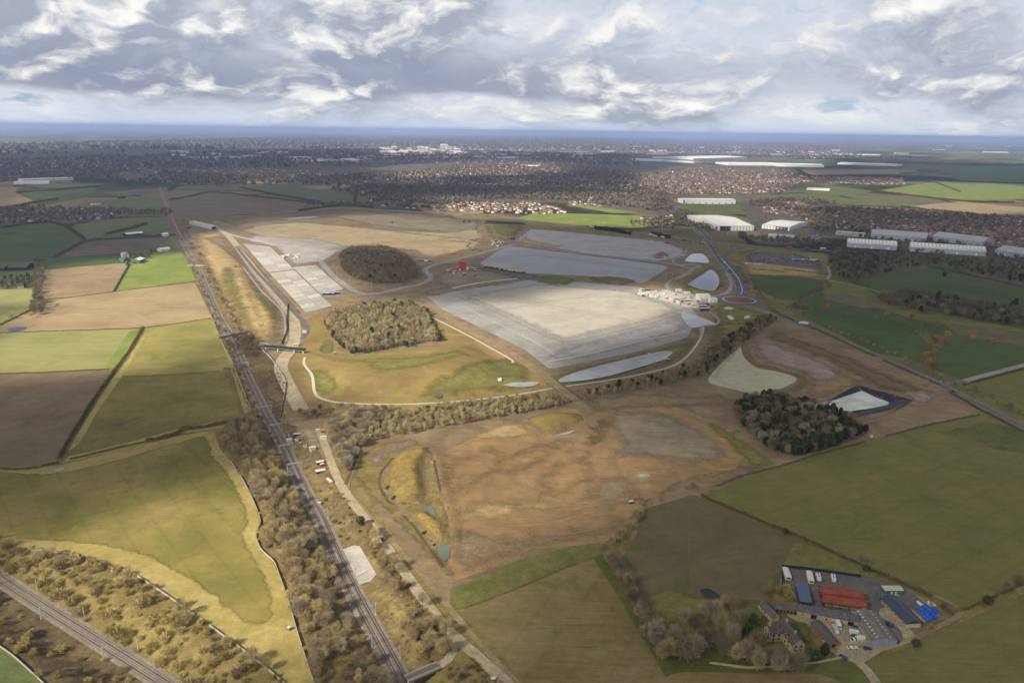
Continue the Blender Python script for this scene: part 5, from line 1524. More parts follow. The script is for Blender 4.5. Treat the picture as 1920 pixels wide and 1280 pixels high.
def mass(name, kindf, pts, mats, lab, cat, nvar=6, seed=5):
    """one object of many small plants or buildings: kindf(rng) -> (v, tri); pts = (x, y, scale, zscale)"""
    rng = np.random.default_rng(seed)
    var = [kindf(rng) for _ in range(nvar)]
    V, Fc, k = [], [], 0
    pts = np.asarray(pts, float)
    pick = rng.integers(0, nvar, len(pts))
    ang = rng.random(len(pts)) * 6.283
    for j in range(nvar):
        m = pick == j
        if not m.any():
            continue
        v, f = var[j]
        p = pts[m]
        c, s = np.cos(ang[m])[:, None], np.sin(ang[m])[:, None]
        sc = p[:, 2][:, None]
        x = (v[:, 0] * c - v[:, 1] * s) * sc + p[:, 0][:, None]
        y = (v[:, 0] * s + v[:, 1] * c) * sc + p[:, 1][:, None]
        z = v[:, 2] * sc * p[:, 3][:, None] + hgt(p[:, :2])[:, None]
        V.append(np.stack([x, y, z], -1).reshape(-1, 3))
        n = len(p)
        Fc.append((f[None] + (np.arange(n) * len(v))[:, None, None]).reshape(-1, 3) + k)
        k += n * len(v)
    o = obj(name, mesh_np(name, np.vstack(V), np.vstack(Fc), mats))
    return tag(o, lab, cat, kind='stuff')


MASS_NAME = {'tan': ('bare_woodland', 'tan bare trees further back in the belts and woods'), 'grey': ('grey_woodland', 'grey-brown bare trees further back in the woods'), 'dark': ('dark_woodland', 'dark bare trees further back in the woods'),
             'birch': ('birch_woodland', 'slim pale birches further back in the site woods'), 'orange': ('willow_growth', 'orange willows further off'), 'bush': ('bush_growth', 'olive bushes further off on the banks'),
             'scrub': ('scrub_growth', 'tan scrub further off on the banks'), 'thorn': ('thorn_growth', 'dark thorn scrub further off along hedges'), 'pine': ('conifer_woodland', 'dark conifers further back in the woods'), 'ivy': ('evergreen_growth', 'leafy evergreens further back along the woods')}
for _k, _L in REST.items():
    mass(MASS_NAME[_k][0], lambda r, _k=_k: low_tree(_k, r), [(t[1], t[2], t[3], 1.0) for t in _L], [LOWMAT[_k]], MASS_NAME[_k][1], 'trees')

# ------------------------------------------------------------------ building materials
surf('cotswold_stone', (.43, .35, .22), .9, .22, .9)
surf('brick_red', (.33, .13, .07), .9, .2, 1.2)
surf('brick_orange', (.45, .22, .11), .9, .15, 1.2)
surf('slate_dark', (.095, .095, .105), .8, .22, .5, alt=(.13, .125, .12))
surf('slate_blue', (.09, .12, .20), .55, .10, .4, .4)
surf('slate_brown', (.10, .085, .085), .8, .25, .7)
surf('roof_rust', (.25, .065, .04), .7, .22, .35, .3)
surf('fibre_cement', (.185, .165, .145), .9, .2, .4)
surf('fibre_dark', (.10, .10, .105), .9, .2, .4)
surf('steel_blue_grey', (.24, .29, .34), .5, .15, .3, .4)
surf('navy_sheet', (.035, .05, .085), .45, .12, .3, .5)
surf('cream_render', (.52, .44, .30), .85, .1, .6)
surf('skylight_cream', (.62, .60, .48), .5, .1, .8)
surf('timber_dark', (.05, .042, .036), .9, .25, .9)
surf('door_black', (.02, .02, .022), .6, .2, .8)
surf('glass_dark', (.03, .035, .042), .12, .2, .5, .5)
surf('cabin_green', (.05, .20, .11), .6, .1, .6)
surf('roof_beige', (.55, .50, .40), .7, .1, .5)
surf('caravan_roof', (.62, .62, .60), .6, .06, .5)
surf('caravan_cream', (.66, .64, .52), .6, .06, .5)
surf('tarp_blue', (.03, .12, .50), .55, .25, .5, .3)
surf('wall_white', (.74, .75, .75), .6, .06, .2)
surf('roof_white', (.80, .79, .75), .6, .05, .06)
surf('roof_grey', (.42, .45, .45), .6, .07, .06)
surf('roof_cream_grid', (.56, .55, .48), .6, .08, .1)
surf('wall_blue_grey', (.36, .42, .52), .6, .08, .15)
surf('concrete_wall', (.55, .52, .45), .8, .1, .3)
surf('rubber', (.02, .02, .02), .8, .2, 2)
surf('car_glass', (.02, .025, .03), .08, .1, 2, .6)
for _n, _c in (('red', (.50, .04, .03)), ('blue', (.03, .07, .30)), ('navy', (.02, .03, .09)), ('black', (.02, .02, .022)), ('silver', (.45, .46, .47)), ('white', (.70, .70, .69)), ('grey', (.16, .165, .17)), ('yellow', (.62, .38, .03)),
               ('orange', (.65, .26, .02)), ('green', (.02, .16, .07)), ('cyan', (.10, .45, .42)), ('cream', (.65, .60, .45)), ('purple', (.08, .03, .22)), ('signred', (.72, .03, .03))):
    surf('paint_' + _n, _c, .35, .05, .8, .5)


def striped(name, a, b, per):
    """upright cladding panels of two colours"""
    m, N, out = mat_new(name)
    pos = N('ShaderNodeTexCoord').outputs['Object']
    sp = N('ShaderNodeSeparateXYZ', {0: pos})
    u = N.math('ADD', sp.outputs[0], sp.outputs[1])
    k = N.math('FRACT', N.math('DIVIDE', u, per))
    c = N.mix(N.math('GREATER_THAN', k, .55), a, b)
    N.l.new(N('ShaderNodeBsdfPrincipled', {'Base Color': c, 'Roughness': .6}).outputs[0], out.inputs[0])


striped('clad_white', (.78, .78, .76), (.45, .50, .56), 9.0)


def frame(A, B):
    a, b = P(*A), P(*B)
    return a, float(np.hypot(*(b - a)[:2])), math.atan2(b[1] - a[1], b[0] - a[0])


def opening(root, face, L, D, s, z0, w, h, matn, name):
    """a door or window set just proud of a wall, with frame; face f/b/l/r"""
    t = .06
    m = MB()
    if face == 'f':
        m.box(s, s + w, -t, .12, z0, z0 + h)
    elif face == 'b':
        m.box(s, s + w, D - .12, D + t, z0, z0 + h)
    elif face == 'l':
        m.box(-t, .12, s, s + w, z0, z0 + h)
    else:
        m.box(L - .12, L + t, s, s + w, z0, z0 + h)
    return m.build(name, matn, root)


def gable(name, lab, A, B, D, wall, ridge, wm, rm, axis='x', over=.35, opens=(), L=None, cat='barn', rooflights=None, gm=None, curved=0):
    a, L0, rz = frame(A, B)
    L = L or L0
    root = empty(name, a, rz)
    zb = -.6
    if axis == 'x':
        prof = [(0, zb), (D, zb), (D, wall), (D / 2, ridge), (0, wall)]
        if curved:
            prof = [(0, zb), (D, zb)] + [(D / 2 + D / 2 * math.cos(math.pi * i / 8), wall + (ridge - wall) * math.sin(math.pi * i / 8)) for i in range(9)]
        MB().extr(prof, 0, L).build('wall', gm or wm, root)
        W, T = D, L
    else:
        prof = [(0, zb), (L, zb), (L, wall), (L / 2, ridge), (0, wall)]
        if curved:
            prof = [(0, zb), (L, zb)] + [(L / 2 + L / 2 * math.cos(math.pi * i / 8), wall + (ridge - wall) * math.sin(math.pi * i / 8)) for i in range(9)]
        MB().extr(prof, 0, D, axis='y').build('wall', wm, root)
        W, T = L, D
    th = .18
    if curved:
        up = [(W / 2 + (W / 2 + over) * math.cos(math.pi * i / 10), wall + .12 + (ridge - wall) * math.sin(math.pi * i / 10)) for i in range(11)]
        lo = [(p, z - th + .14) for p, z in up[::-1]]
        r = MB().extr(up + [(p, z) for p, z in lo], -over, T + over, axis=axis)
        roof = r.build('roof', rm, root)
    else:
        sl = (ridge - wall) / (W / 2)
        e = wall - over * sl
        roof = MB().extr([(-over, e + .06), (W / 2, ridge + .06), (W + over, e + .06), (W + over, e + .06 + th), (W / 2, ridge + .06 + th), (-over, e + .06 + th)], -over, T + over, axis=axis).build('roof', rm, root)
        MB().extr([(W / 2 - .22, ridge + .2), (W / 2 + .22, ridge + .2), (W / 2, ridge + .42)], -over, T + over, axis=axis).build('ridge_cap', rm, root)
    for o in opens:
        opening(root, o[0], L, D, *o[1:])
    if rooflights:
        n, rows, matn, w, ln = rooflights
        sl = (ridge - wall) / (W / 2)
        for side in (0, 1):
            for j in range(n):
                t0 = T * (j + .5) / n - w / 2
                for rr in rows:
                    p0 = W / 2 * rr
                    p1 = p0 + ln
                    if curved:
                        zf = lambda p: wall + .14 + (ridge - wall) * math.sin(math.acos(max(-1, min(1, (p - W / 2) / (W / 2 + over)))))
                    else:
                        zf = lambda p: wall + .30 + sl * p
                    pts = [(p0, zf(p0)), (p1, zf(p1))]
                    if side:
                        pts = [(W - p, z) for p, z in pts]
                    pr = [pts[0], pts[1], (pts[1][0], pts[1][1] - .1), (pts[0][0], pts[0][1] - .1)]
                    MB().extr(pr, t0, t0 + w, axis=axis).build('rooflight', matn, roof)
    return tag(root, lab, cat)


def chimney(root, x, y, z0, z1, w=.8):
    MB().box(x - w / 2, x + w / 2, y - w / 2, y + w / 2, z0, z1).box(x - w / 2 - .1, x + w / 2 + .1, y - w / 2 - .1, y + w / 2 + .1, z1, z1 + .18).tube((x, y, z1 + .1), (x, y, z1 + .65), .16, .13, 6).build('chimney', 'cotswold_stone', root)


# ------------------------------------------------------------------ the farm
win = lambda f, s, z: (f, s, z, 1.1, 1.2, 'glass_dark', 'window')
gable('stone_barn', 'long stone barn with slate roof across the farm yard', (1494, 1154), (1609, 1175.5), 6.2, 3.3, 5.6, 'cotswold_stone', 'slate_dark',
      opens=(('f', 7.2, 0, 3.0, 2.7, 'door_black', 'door'), ('f', 26.3, 0, 3.0, 2.6, 'door_black', 'door'), ('f', 14.8, .9, .9, 1.0, 'glass_dark', 'window'), ('f', 18.0, 1.4, 1.2, .8, 'paint_white', 'window'), ('f', 22.5, .9, .9, 1.0, 'glass_dark', 'window'), ('f', 2.5, 1.0, .9, 1.0, 'glass_dark', 'window')))
gable('cart_shed', 'low slate-roofed cart shed with red brick arches at the farm', (1452, 1146), (1494, 1151), 4.6, 2.0, 3.9, 'brick_red', 'slate_dark',
      opens=tuple(('f', 1.0 + 1.9 * i, 0, 1.1, 1.5, 'door_black', 'door') for i in range(6)), cat='shed')
gable('stone_outbuilding', 'narrow stone outbuilding with slate roof joining the farmhouse', (1421.5, 1139), (1447, 1166), 4.8, 2.9, 5.0, 'cotswold_stone', 'slate_dark', opens=(win('f', 3, 1), win('f', 6, 1)), cat='outbuilding')
fh = gable('stone_farmhouse', 'stone farmhouse with dark tiled roofs, dormer and chimneys', (1455, 1184), (1484, 1224), 7.0, 5.0, 8.4, 'cotswold_stone', 'slate_brown', cat='house',
           opens=tuple(win('f', s, z) for s in (2, 5.5, 9, 12.5) for z in (.9, 3.2)) + tuple(win('b', s, z) for s in (3, 7, 11) for z in (.9, 3.2)) + tuple(win('r', s, z) for s in (1.4, 4.4) for z in (.9, 3.2)) + (('b', 9.2, 0, 1.1, 2.1, 'timber_dark', 'door'),))
chimney(fh, 3.2, 3.5, 7.6, 10.0)
chimney(fh, 12.5, 3.5, 7.6, 9.8)
MB().extr([(1.0, -.6), (7.4, -.6), (7.4, 4.8), (4.2, 7.8), (1.0, 4.8)], -7.5, .2, axis='y').build('wall', 'cotswold_stone', fh)
MB().extr([(.65, 4.5), (4.2, 7.86), (7.75, 4.5), (7.75, 4.7), (4.2, 8.06), (.65, 4.7)], -7.8, 3.2, axis='y').build('roof', 'slate_brown', fh)
for s in (2.0, 5.2):
    for z in (.9, 3.0):
        MB().box(s, s + 1.1, -7.58, -7.3, z, z + 1.2).build('window', 'glass_dark', fh)
for s in (-5.8, -3.0):
    for z in (.9, 3.0):
        MB().box(7.3, 7.48, s, s + 1.1, z, z + 1.2).build('window', 'glass_dark', fh)
chimney(fh, 4.2, -6.6, 7.0, 9.6)
MB().extr([(9.0, 5.0), (11.2, 5.0), (11.2, 6.3), (10.1, 7.3), (9.0, 6.3)], -.1, 3.0, axis='y').build('dormer', 'cotswold_stone', fh)
MB().extr([(8.8, 6.2), (10.1, 7.45), (11.4, 6.2), (11.4, 6.35), (10.1, 7.6), (8.8, 6.35)], -.3, 3.0, axis='y').build('dormer_roof', 'slate_brown', fh)
MB().box(9.5, 10.7, -.18, 0, 5.2, 6.2).build('window', 'glass_dark', fh)
gable('black_barn', 'long narrow barn with dark corrugated roof running down the farm yard', (1552.5, 1214), (1574, 1212), 17.5, 2.5, 4.3, 'brick_red', 'fibre_dark', axis='y', L=6.0, opens=(('f', 2.2, 0, 1.8, 2.1, 'door_black', 'door'),))
gs = gable('curved_shed', 'big grey steel shed with shallow curved roof and cream rooflights', (1632.5, 1209.5), (1681, 1210), 24.5, 3.2, 5.3, 'steel_blue_grey', 'fibre_cement', axis='y', over=.2, rooflights=(9, (.42,), 'skylight_cream', .8, .9),
           opens=(('f', 4.2, 0, 3.6, 3.0, 'steel_blue_grey', 'door'), ('f', 8.8, 0, .9, 2.0, 'brick_orange', 'door')), cat='shed')
for i in range(9):
    MB().box(.4 + i * 1.5, .55 + i * 1.5, -.1, -.0, 0, 3.4).build('cladding_rib', 'steel_blue_grey', gs)
nb_ = gable('navy_barn', 'navy sheet-roofed barn with cream walls and orange brick piers', (1699, 1177.5), (1725.5, 1175.5), 23.5, 2.7, 4.9, 'cream_render', 'navy_sheet', axis='y',
            opens=(('f', .5, 0, 3.0, 2.3, 'cream_render', 'door'), ('f', 4.2, 0, 2.8, 2.3, 'cream_render', 'door')))
for i in range(7):
    MB().box(-.25, .1, 1 + i * 3.5, 2.2 + i * 3.5, -.3, 2.5).build('brick_pier', 'brick_orange', nb_)
    MB().box(-.12, .05, 2.8 + i * 3.5, 3.6 + i * 3.5, 1.0, 2.1).build('window', 'glass_dark', nb_)
_a, _L, _rz = frame((1699, 1177.5), (1725.5, 1175.5))
MB().extr([(.0, 2.72), (_L, 2.72), (_L / 2, 4.85)], -.08, 0, axis='y').build('gable_cladding', 'navy_sheet', nb_)
MB().box(_L + .4, _L + 2.4, 2, 21, 1.9, 2.1).build('lean_to_roof', 'navy_sheet', nb_)
for i in range(5):
    MB().box(_L + 2.2, _L + 2.35, 2.2 + i * 4.6, 2.35 + i * 4.6, -.3, 1.9).build('post', 'timber_dark', nb_)


def mono(name, lab, A, B, D, h0, h1, wm, rm, cat='shed', L=None):
    a, L0, rz = frame(A, B)
    L = L or L0
    root = empty(name, a, rz)
    MB().extr([(0, -.5), (D, -.5), (D, h1), (0, h0)], 0, L).build('wall', wm, root)
    MB().extr([(-.3, h0 + .04), (D + .3, h1 + .04), (D + .3, h1 + .2), (-.3, h0 + .2)], -.3, L + .3).build('roof', rm, root)
    return tag(root, lab, cat)


sl_ = mono('slate_roofed_shed', 'open-sided shed with flat blue-grey sheet roof behind the stone barn', (1499, 1136), (1520.5, 1139), 18.0, 3.4, 3.9, 'timber_dark', 'slate_blue')
gc = mono('green_cabin', 'green portable cabin with beige roof and two pale doors', (1658.5, 1114), (1693, 1114.5), 4.4, 2.8, 2.9, 'cabin_green', 'roof_beige', 'cabin')
for s in (3.6, 6.0):
    MB().box(s, s + .9, -.08, .1, .2, 2.1).build('door', 'skylight_cream', gc)
MB().box(5.8, 8.2, -1.3, -.1, -.1, .25).build('step', 'cream_render', gc)


def dutch(name, lab, A, B, off, D, eave, top, matn):
    a, L, rz = frame(A, B)
    c, s = math.cos(rz), math.sin(rz)
    root = empty(name, (a[0] - s * off, a[1] + c * off, a[2]), rz)
    n = 12
    arc = [(D / 2 - D / 2 * math.cos(math.pi * i / n), eave + (top - eave) * math.sin(math.pi * i / n)) for i in range(n + 1)]
    MB().extr(arc + [(p, z - .1) for p, z in arc[::-1]], -.2, L + .2).build('roof', matn, root)
    for i in range(6):
        x = .2 + (L - .4) * i / 5
        for y in (.15, D - .15):
            MB().box(x - .12, x + .12, y - .12, y + .12, -.4, eave + .2).build('post', 'timber_dark', root)
    MB().box(-.05, .05, .1, D - .1, 1.0, eave).build('end_sheet', 'roof_rust', root)
    MB().box(2, L - 3, 1.5, D - .8, -.2, 1.2).box(4, L - 8, 2.5, D - .8, 1.2, 2.0).build('stored_bales', 'farm_gravel', root)
    return tag(root, lab, 'barn')


dutch('hay_barn', 'nearer of the two open barns with rusty red barrel roofs', (1541, 1137), (1624, 1149), 0, 6.4, 3.0, 5.6, 'roof_rust')
dutch('hay_barn', 'further of the two open barns with rusty red barrel roofs', (1541, 1137), (1624, 1149), 7.4, 6.8, 3.8, 6.6, 'roof_rust')


def wallrun(lab, pts, h, w=.5):
    q = P(pts)
    root = empty('stone_wall', q[0])
    for a, b in zip(q[:-1], q[1:]):
        d = b - a
        L = float(np.hypot(d[0], d[1]))
        o = MB().box(0, L, -w / 2, w / 2, -.4, h).box(-.04, L + .04, -w / 2 - .07, w / 2 + .07, h, h + .14).build('wall_run', 'cotswold_stone', root)
        o.location = a - q[0]
        o.rotation_euler = (0, 0, math.atan2(d[1], d[0]))
    return tag(root, lab, 'wall')


wallrun('tall stone yard wall around the parked lorry', [(1610, 1176), (1630, 1206), (1586, 1211.5)], 2.0)
wallrun('low stone garden wall below the farmhouse', [(1330, 1243), (1400, 1252), (1450, 1250), (1530, 1243), (1590, 1231)], .9, .4)


# ------------------------------------------------------------------ vehicles
def car_parts(L=4.3, W=1.8, H=1.45, glassy=True):
    lo = MB().extr([(-L / 2, .35), (L / 2, .35), (L / 2, .72), (L * .44, .85), (L * .22, .92), (-L * .44, .95), (-L / 2, .85)], -W / 2, W / 2, axis='y')
    up = MB().extr([(L * .24, .9), (L * .08, H - .04), (-L * .30, H), (-L * .46, .93)], -W / 2 + .1, W / 2 - .1, axis='y')
    roof = MB().box(-L * .29, L * .07, -W / 2 + .12, W / 2 - .12, H - .03, H + .03)
    return lo, up, roof


def wheel_mesh(r=.33, w=.22):
    return MB().tube((0, -w / 2, 0), (0, w / 2, 0), r, r, 10).mesh('wheel', ['rubber'])


WHEEL = wheel_mesh()
BIGWHEEL = wheel_mesh(.48, .3)


def car(px, rz, paint, lab, L=4.3, W=1.8, H=1.45):
    p = P(*px)
    root = empty('parked_car', (p[0], p[1], p[2] + .12), R(rz))
    lo, up, roof = car_parts(L, W, H)
    lo.build('body', 'paint_' + paint, root)
    up.build('window_glass', 'car_glass', root)
    roof.build('roof', 'paint_' + paint, root)
    for x in (-L * .3, L * .3):
        for y in (-W / 2 + .08, W / 2 - .08):
            o = obj('wheel', WHEEL, root)
            o.location = (x, y, .33)
    return tag(root, lab, 'car')


def van(px, rz, lab, L=5.6, W=2.0, H=2.4, paint='white', box=False, stripe=None, name='parked_van', cat='van'):
    p = P(*px)
    root = empty(name, (p[0], p[1], p[2] + .12), R(rz))
    if box:
        MB().box(-L / 2, L * .22, -W / 2 - .05, W / 2 + .05, .75, H + .5).build('cargo_box', 'paint_' + paint, root)
        MB().extr([(L * .25, .4), (L / 2, .4), (L / 2, 1.2), (L * .46, 1.4), (L * .40, H - .2), (L * .25, H - .2)], -W / 2, W / 2, axis='y').build('cab', 'paint_white', root)
        MB().extr([(L * .47, 1.42), (L * .475, 1.45), (L * .415, H - .28), (L * .405, H - .28)], -W / 2 + .15, W / 2 - .15, axis='y').build('windscreen', 'car_glass', root)
        MB().box(-L / 2 + .1, L / 2 - .1, -.5, .5, .4, .75).build('chassis', 'rubber', root)
        if stripe:
            MB().box(L * .20, L * .235, -W / 2 - .09, W / 2 + .09, .75, H + .56).build('trim_band', stripe, root)
    else:
        MB().extr([(-L / 2, .35), (L / 2, .35), (L / 2, 1.0), (L * .42, 1.2), (L * .30, H - .1), (L * .22, H), (-L / 2 + .1, H), (-L / 2, H - .2)], -W / 2, W / 2, axis='y').build('body', 'paint_' + paint, root)
        MB().extr([(L * .425, 1.24), (L * .43, 1.27), (L * .315, H - .14), (L * .305, H - .16)], -W / 2 + .12, W / 2 - .12, axis='y').build('windscreen', 'car_glass', root)
        for y in (-W / 2 - .02, W / 2 - .01):
            MB().box(L * .18, L * .31, y, y + .03, 1.25, 1.8).build('side_window', 'car_glass', root)
    for x in (-L * .3, L * .33):
        for y in (-W / 2 + .1, W / 2 - .1):
            o = obj('wheel', WHEEL, root)
            o.location = (x, y, .33)
            if box:
                o.scale = (1.3, 1.3, 1.3)
                o.location.z = .43
    return tag(root, lab, cat)


def head(a, b):
    p, q = P(*a), P(*b)
    return math.degrees(math.atan2(q[1] - p[1], q[0] - p[0]))


van((1603, 1189), head((1592, 1186), (1614, 1189)), 'white panel van parked across the farm courtyard', 5.9, 2.1, 2.5)
van((1608, 1203), 180 + head((1594, 1205), (1621, 1203)), 'white box lorry with green trim beside the stone yard wall', 7.6, 2.3, 2.6, 'cream', True, 'paint_green', 'box_lorry', 'lorry')
van((1571.5, 1175), head((1568, 1165), (1574, 1180)), 'white box van parked against the stone barn', 5.6, 2.1, 2.4, 'white', True, None, 'parked_van')
van((1566, 1182), head((1560, 1170), (1571, 1188)), 'flatbed truck with white cab beside the dark-roofed barn', 6.0, 2.0, 1.7, 'silver', True, None, 'flatbed_truck', 'truck')
car((1536, 1183), head((1533, 1179), (1539, 1187)), 'white', 'white hatchback at the edge of the oval lawn')
car((1542.5, 1194), head((1539, 1189), (1546, 1198)), 'black', 'black car between two white cars on the farm drive')
car((1547, 1207), head((1545, 1202), (1550, 1211)), 'silver', 'pale silver car at the end of the dark-roofed barn')
car((1626, 1216.5), head((1621, 1216), (1632, 1216)), 'blue', 'bright blue car below the stone yard wall')
car((1581, 1233), head((1575, 1230), (1586, 1235)), 'blue', 'bright blue car at the top of the farm drive')
car((1667, 1172), head((1664, 1170), (1672, 1174)), 'navy', 'dark blue car beside the big grey shed')
car((1604, 1194.5), head((1598, 1193), (1610, 1195)), 'navy', 'navy car hidden behind the white panel van')
car((1603, 1176), head((1601, 1171), (1604, 1180)), 'grey', 'dark grey car in the corner by the stone barn')
car((1598, 1215), head((1592, 1215), (1610, 1215)), 'white', 'low white trailer car below the yard wall', 5.5, 1.9, 1.0)


def static_caravan(A, B, D, lab):
    a, L, rz = frame(A, B)
    root = empty('static_caravan', a, rz)
    MB().box(0, L, 0, D, .35, 2.6).build('body', 'caravan_cream', root)
    MB().extr([(-.1, 2.6), (L + .1, 2.6), (L / 2, 2.95)], -.1, D + .1, axis='y').build('roof', 'caravan_roof', root)
    MB().box(.1, L - .1, .1, D - .1, -.2, .35).build('skirt', 'timber_dark', root)
    MB().box(.5, L - .5, -.05, .05, 1.2, 2.1).build('window', 'glass_dark', root)
    for i in range(3):
        MB().box(L - .05, L + .05, 1.0 + i * 3, 2.3 + i * 3, 1.2, 2.1).build('window', 'glass_dark', root)
    return tag(root, lab, 'caravan')


static_caravan((1472.5, 1087.5), (1483.5, 1088.5), 10.5, 'long white static caravan in the green fence corner')
static_caravan((1515.5, 1094), (1526, 1095.5), 10.5, 'long cream static caravan beside the blue-grey shed')


def touring(px, rz, lab):
    p = P(*px)
    root = empty('touring_caravan', (p[0], p[1], p[2] + .1), R(rz))
    L, W = 6.4, 2.3
    MB().extr([(-L / 2, .4), (L / 2 - .3, .4), (L / 2, 1.2), (L / 2 - .35, 2.5), (-L / 2 + .3, 2.6), (-L / 2, 1.6)], -W / 2, W / 2, axis='y').build('body', 'paint_white', root)
    for x in (-1.9, -.2, 1.5):
        MB().box(x, x + .8, -.45, .45, 2.55, 2.68).build('roof_hatch', 'glass_dark', root)
    for y in (-W / 2 - .02, W / 2 - .01):
        MB().box(-1.6, -.2, y, y + .03, 1.3, 2.0).build('window', 'glass_dark', root)
        o = obj('wheel', WHEEL, root)
        o.location = (0, y * .95, .33)
    MB().tube((L / 2 - .2, 0, .45), (L / 2 + 1.0, 0, .45), .07, .05, 5).build('drawbar', 'galv', root)
    return tag(root, lab, 'caravan')


touring((1534, 1084.5), head((1532, 1077), (1537, 1092)) + 180, 'white touring caravan left of the grass strip at the farm')
touring((1562, 1086.5), head((1560, 1078), (1564, 1094)) + 180, 'white touring caravan right of the grass strip at the farm')


def tarp(a, b, w, h, lab, matn='tarp_blue', name='tarpaulin_stack'):
    p, q = P(*a), P(*b)
    d = q - p
    L = float(np.hypot(d[0], d[1]))
    root = empty(name, p, math.atan2(d[1], d[0]))
    rnd = random.Random(int(a[0] * 7))
    n = 9
    v, f = [], []
    for i in range(n + 1):
        k = 1 + rnd.uniform(-.10, .10)
        x = L * i / n
        for y, z in ((-w / 2, -.1), (-w / 2 * .95, h * .55), (-w * .25, h * k), (w * .25, h * k), (w / 2 * .95, h * .55), (w / 2, -.1)):
            v.append((x, y + rnd.uniform(-.08, .08), z))
    for i in range(n):
        for j in range(5):
            f.append((i * 6 + j, i * 6 + 6 + j, i * 6 + 7 + j, i * 6 + 1 + j))
    f += [tuple(range(6)), tuple(range(n * 6 + 5, n * 6 - 1, -1))]
    obj('cover', mesh_np('cover', v, f, [matn]), root)
    m = MB()
    for i in range(1, n, 2):
        m = MB().box(L * i / n - .05, L * i / n + .05, -w * .28, w * .28, h * .9, h * 1.1).build('strap', 'rubber', root)
    return tag(root, lab, 'stack')


tarp((1718, 1143.5), (1741, 1165), 2.4, 1.5, 'blue tarpaulin stack nearest the rust-red row')
tarp((1725, 1141.5), (1747, 1162), 2.4, 1.6, 'second blue tarpaulin stack from the navy barn')
tarp((1734, 1137), (1757, 1160), 2.8, 2.2, 'tallest and longest blue tarpaulin stack')
tarp((1748, 1141), (1762, 1155), 2.6, 1.8, 'short blue tarpaulin stack at the right end')
tarp((1712, 1145), (1733, 1166), 2.2, 1.0, 'rust-red row of stacked bricks beside the navy barn', 'brick_orange', 'brick_stack')
tarp((1721, 1128), (1729, 1135), 2.2, 1.1, 'small white boat under cover behind the tarpaulins', 'paint_white', 'covered_boat')
for i, (x, y) in enumerate(((1737, 1131), (1741, 1130), (1744, 1136), (1752, 1135), (1748, 1132), (1739, 1134))):
    p = P(x, y)
    o = MB().box(-.7, .5, -.5, .5, -.1, .7).box(-.2, .7, -.4, .6, .7, 1.1).build('scrap_heap', ['paint_white' if i % 2 else 'cotswold_stone'])
    o.location = p
    o.rotation_euler = (0, 0, i * 1.1)
    tag(o, 'pile of pale scrap behind the blue tarpaulin stacks', 'scrap', 'scrap piles behind the tarpaulins')


# ------------------------------------------------------------------ warehouses
def warehouse(name, lab, N_, Rr, Lf=None, D=None, H=12, wm='clad_white', rm='roof_white', pitch=.03, lights=0, doors=0, glass=None, cat='warehouse', bays=1):
    """N_ near corner, Rr right along the front; Lf the left-hand back corner or D the depth"""
    a, L, rz = frame(N_, Rr)
    if Lf:
        c = P(*Lf)
        d = c - a
        D = abs(-math.sin(rz) * d[0] + math.cos(rz) * d[1])
    root = empty(name, a, rz)
    MB().box(0, L, 0, D, -.5, H).build('wall', wm, root)
    rise = D / bays / 2 * pitch * 2
    roof = None
    for b in range(bays):
        y0, y1 = D * b / bays, D * (b + 1) / bays
        r = MB().extr([(y0 + (.0 if b else -.3), H + .02), (y1 + (0 if b < bays - 1 else .3), H + .02), ((y0 + y1) / 2, H + .02 + rise)], -.3, L + .3).build('roof', rm, root)
        roof = roof or r
        if lights:
            sl = rise / ((y1 - y0) / 2)
            for i in range(lights):
                x0 = L * (i + .25) / lights
                for s in (0, 1):
                    ya, yb = y0 + (y1 - y0) * .06, (y0 + y1) / 2 - .5
                    pts = [(ya, H + .1 + sl * (ya - y0)), (yb, H + .1 + sl * (yb - y0))]
                    if s:
                        pts = [(y0 + y1 - p, z) for p, z in pts]
                    pr = pts + [(pts[1][0], pts[1][1] - .06), (pts[0][0], pts[0][1] - .06)]
                    MB().extr(pr, x0, x0 + L / lights * .5).build('rooflight', 'wall_white', r)
    MB().box(-.25, L + .25, -.25, -.03, H - .9, H + .25).build('eaves_trim', 'wall_blue_grey', root)
    for i in range(doors):
        x = L * (i + .5) / doors
        MB().box(x - 2.2, x + 2.2, -.15, .05, 0, 5).build('loading_door', 'wall_white' if wm != 'wall_white' else 'paint_grey', root)
    if glass:
        for x0, x1, z0, z1, mt in glass:
            MB().box(L * x0, L * x1, -.2, .05, z0, z1).build('glazed_front', mt, root)
    return tag(root, lab, cat)


warehouse('distribution_warehouse', 'large white striped warehouse beside the motorway junction', (1348, 432.5), (1413, 432.5), (1306, 411), H=13, glass=((.02, .32, 0, 12, 'navy_sheet'), (.08, .14, 4, 9, 'wall_white'), (.16, .22, 4, 9, 'wall_white'), (.24, .30, 4, 9, 'wall_white')))
warehouse('distribution_warehouse', 'second white striped warehouse right of the junction', (1428, 428.3), (1480, 433), None, 160, 11, glass=((.5, .95, 0, 9, 'navy_sheet'), (.54, .62, 3, 7, 'wall_white'), (.66, .74, 3, 7, 'wall_white'), (.78, .86, 3, 7, 'wall_white')))
warehouse('distribution_warehouse', 'long white warehouse beyond the oval meadow', (1281, 382), (1379, 382.5), None, 70, 15, wm='wall_white', doors=8, glass=((.0, .03, 0, 13, 'paint_grey'),))
warehouse('industrial_unit', 'pale grid-roofed industrial unit, left of the front pair', (1588, 463), (1681, 469), None, 44, 10, 'wall_blue_grey', 'roof_cream_grid', .2, 14, 3)
warehouse('industrial_unit', 'longest pale grid-roofed industrial unit behind the dark wood', (1706, 471), (1848, 480.5), None, 46, 10, 'wall_blue_grey', 'roof_cream_grid', .2, 20, 4)
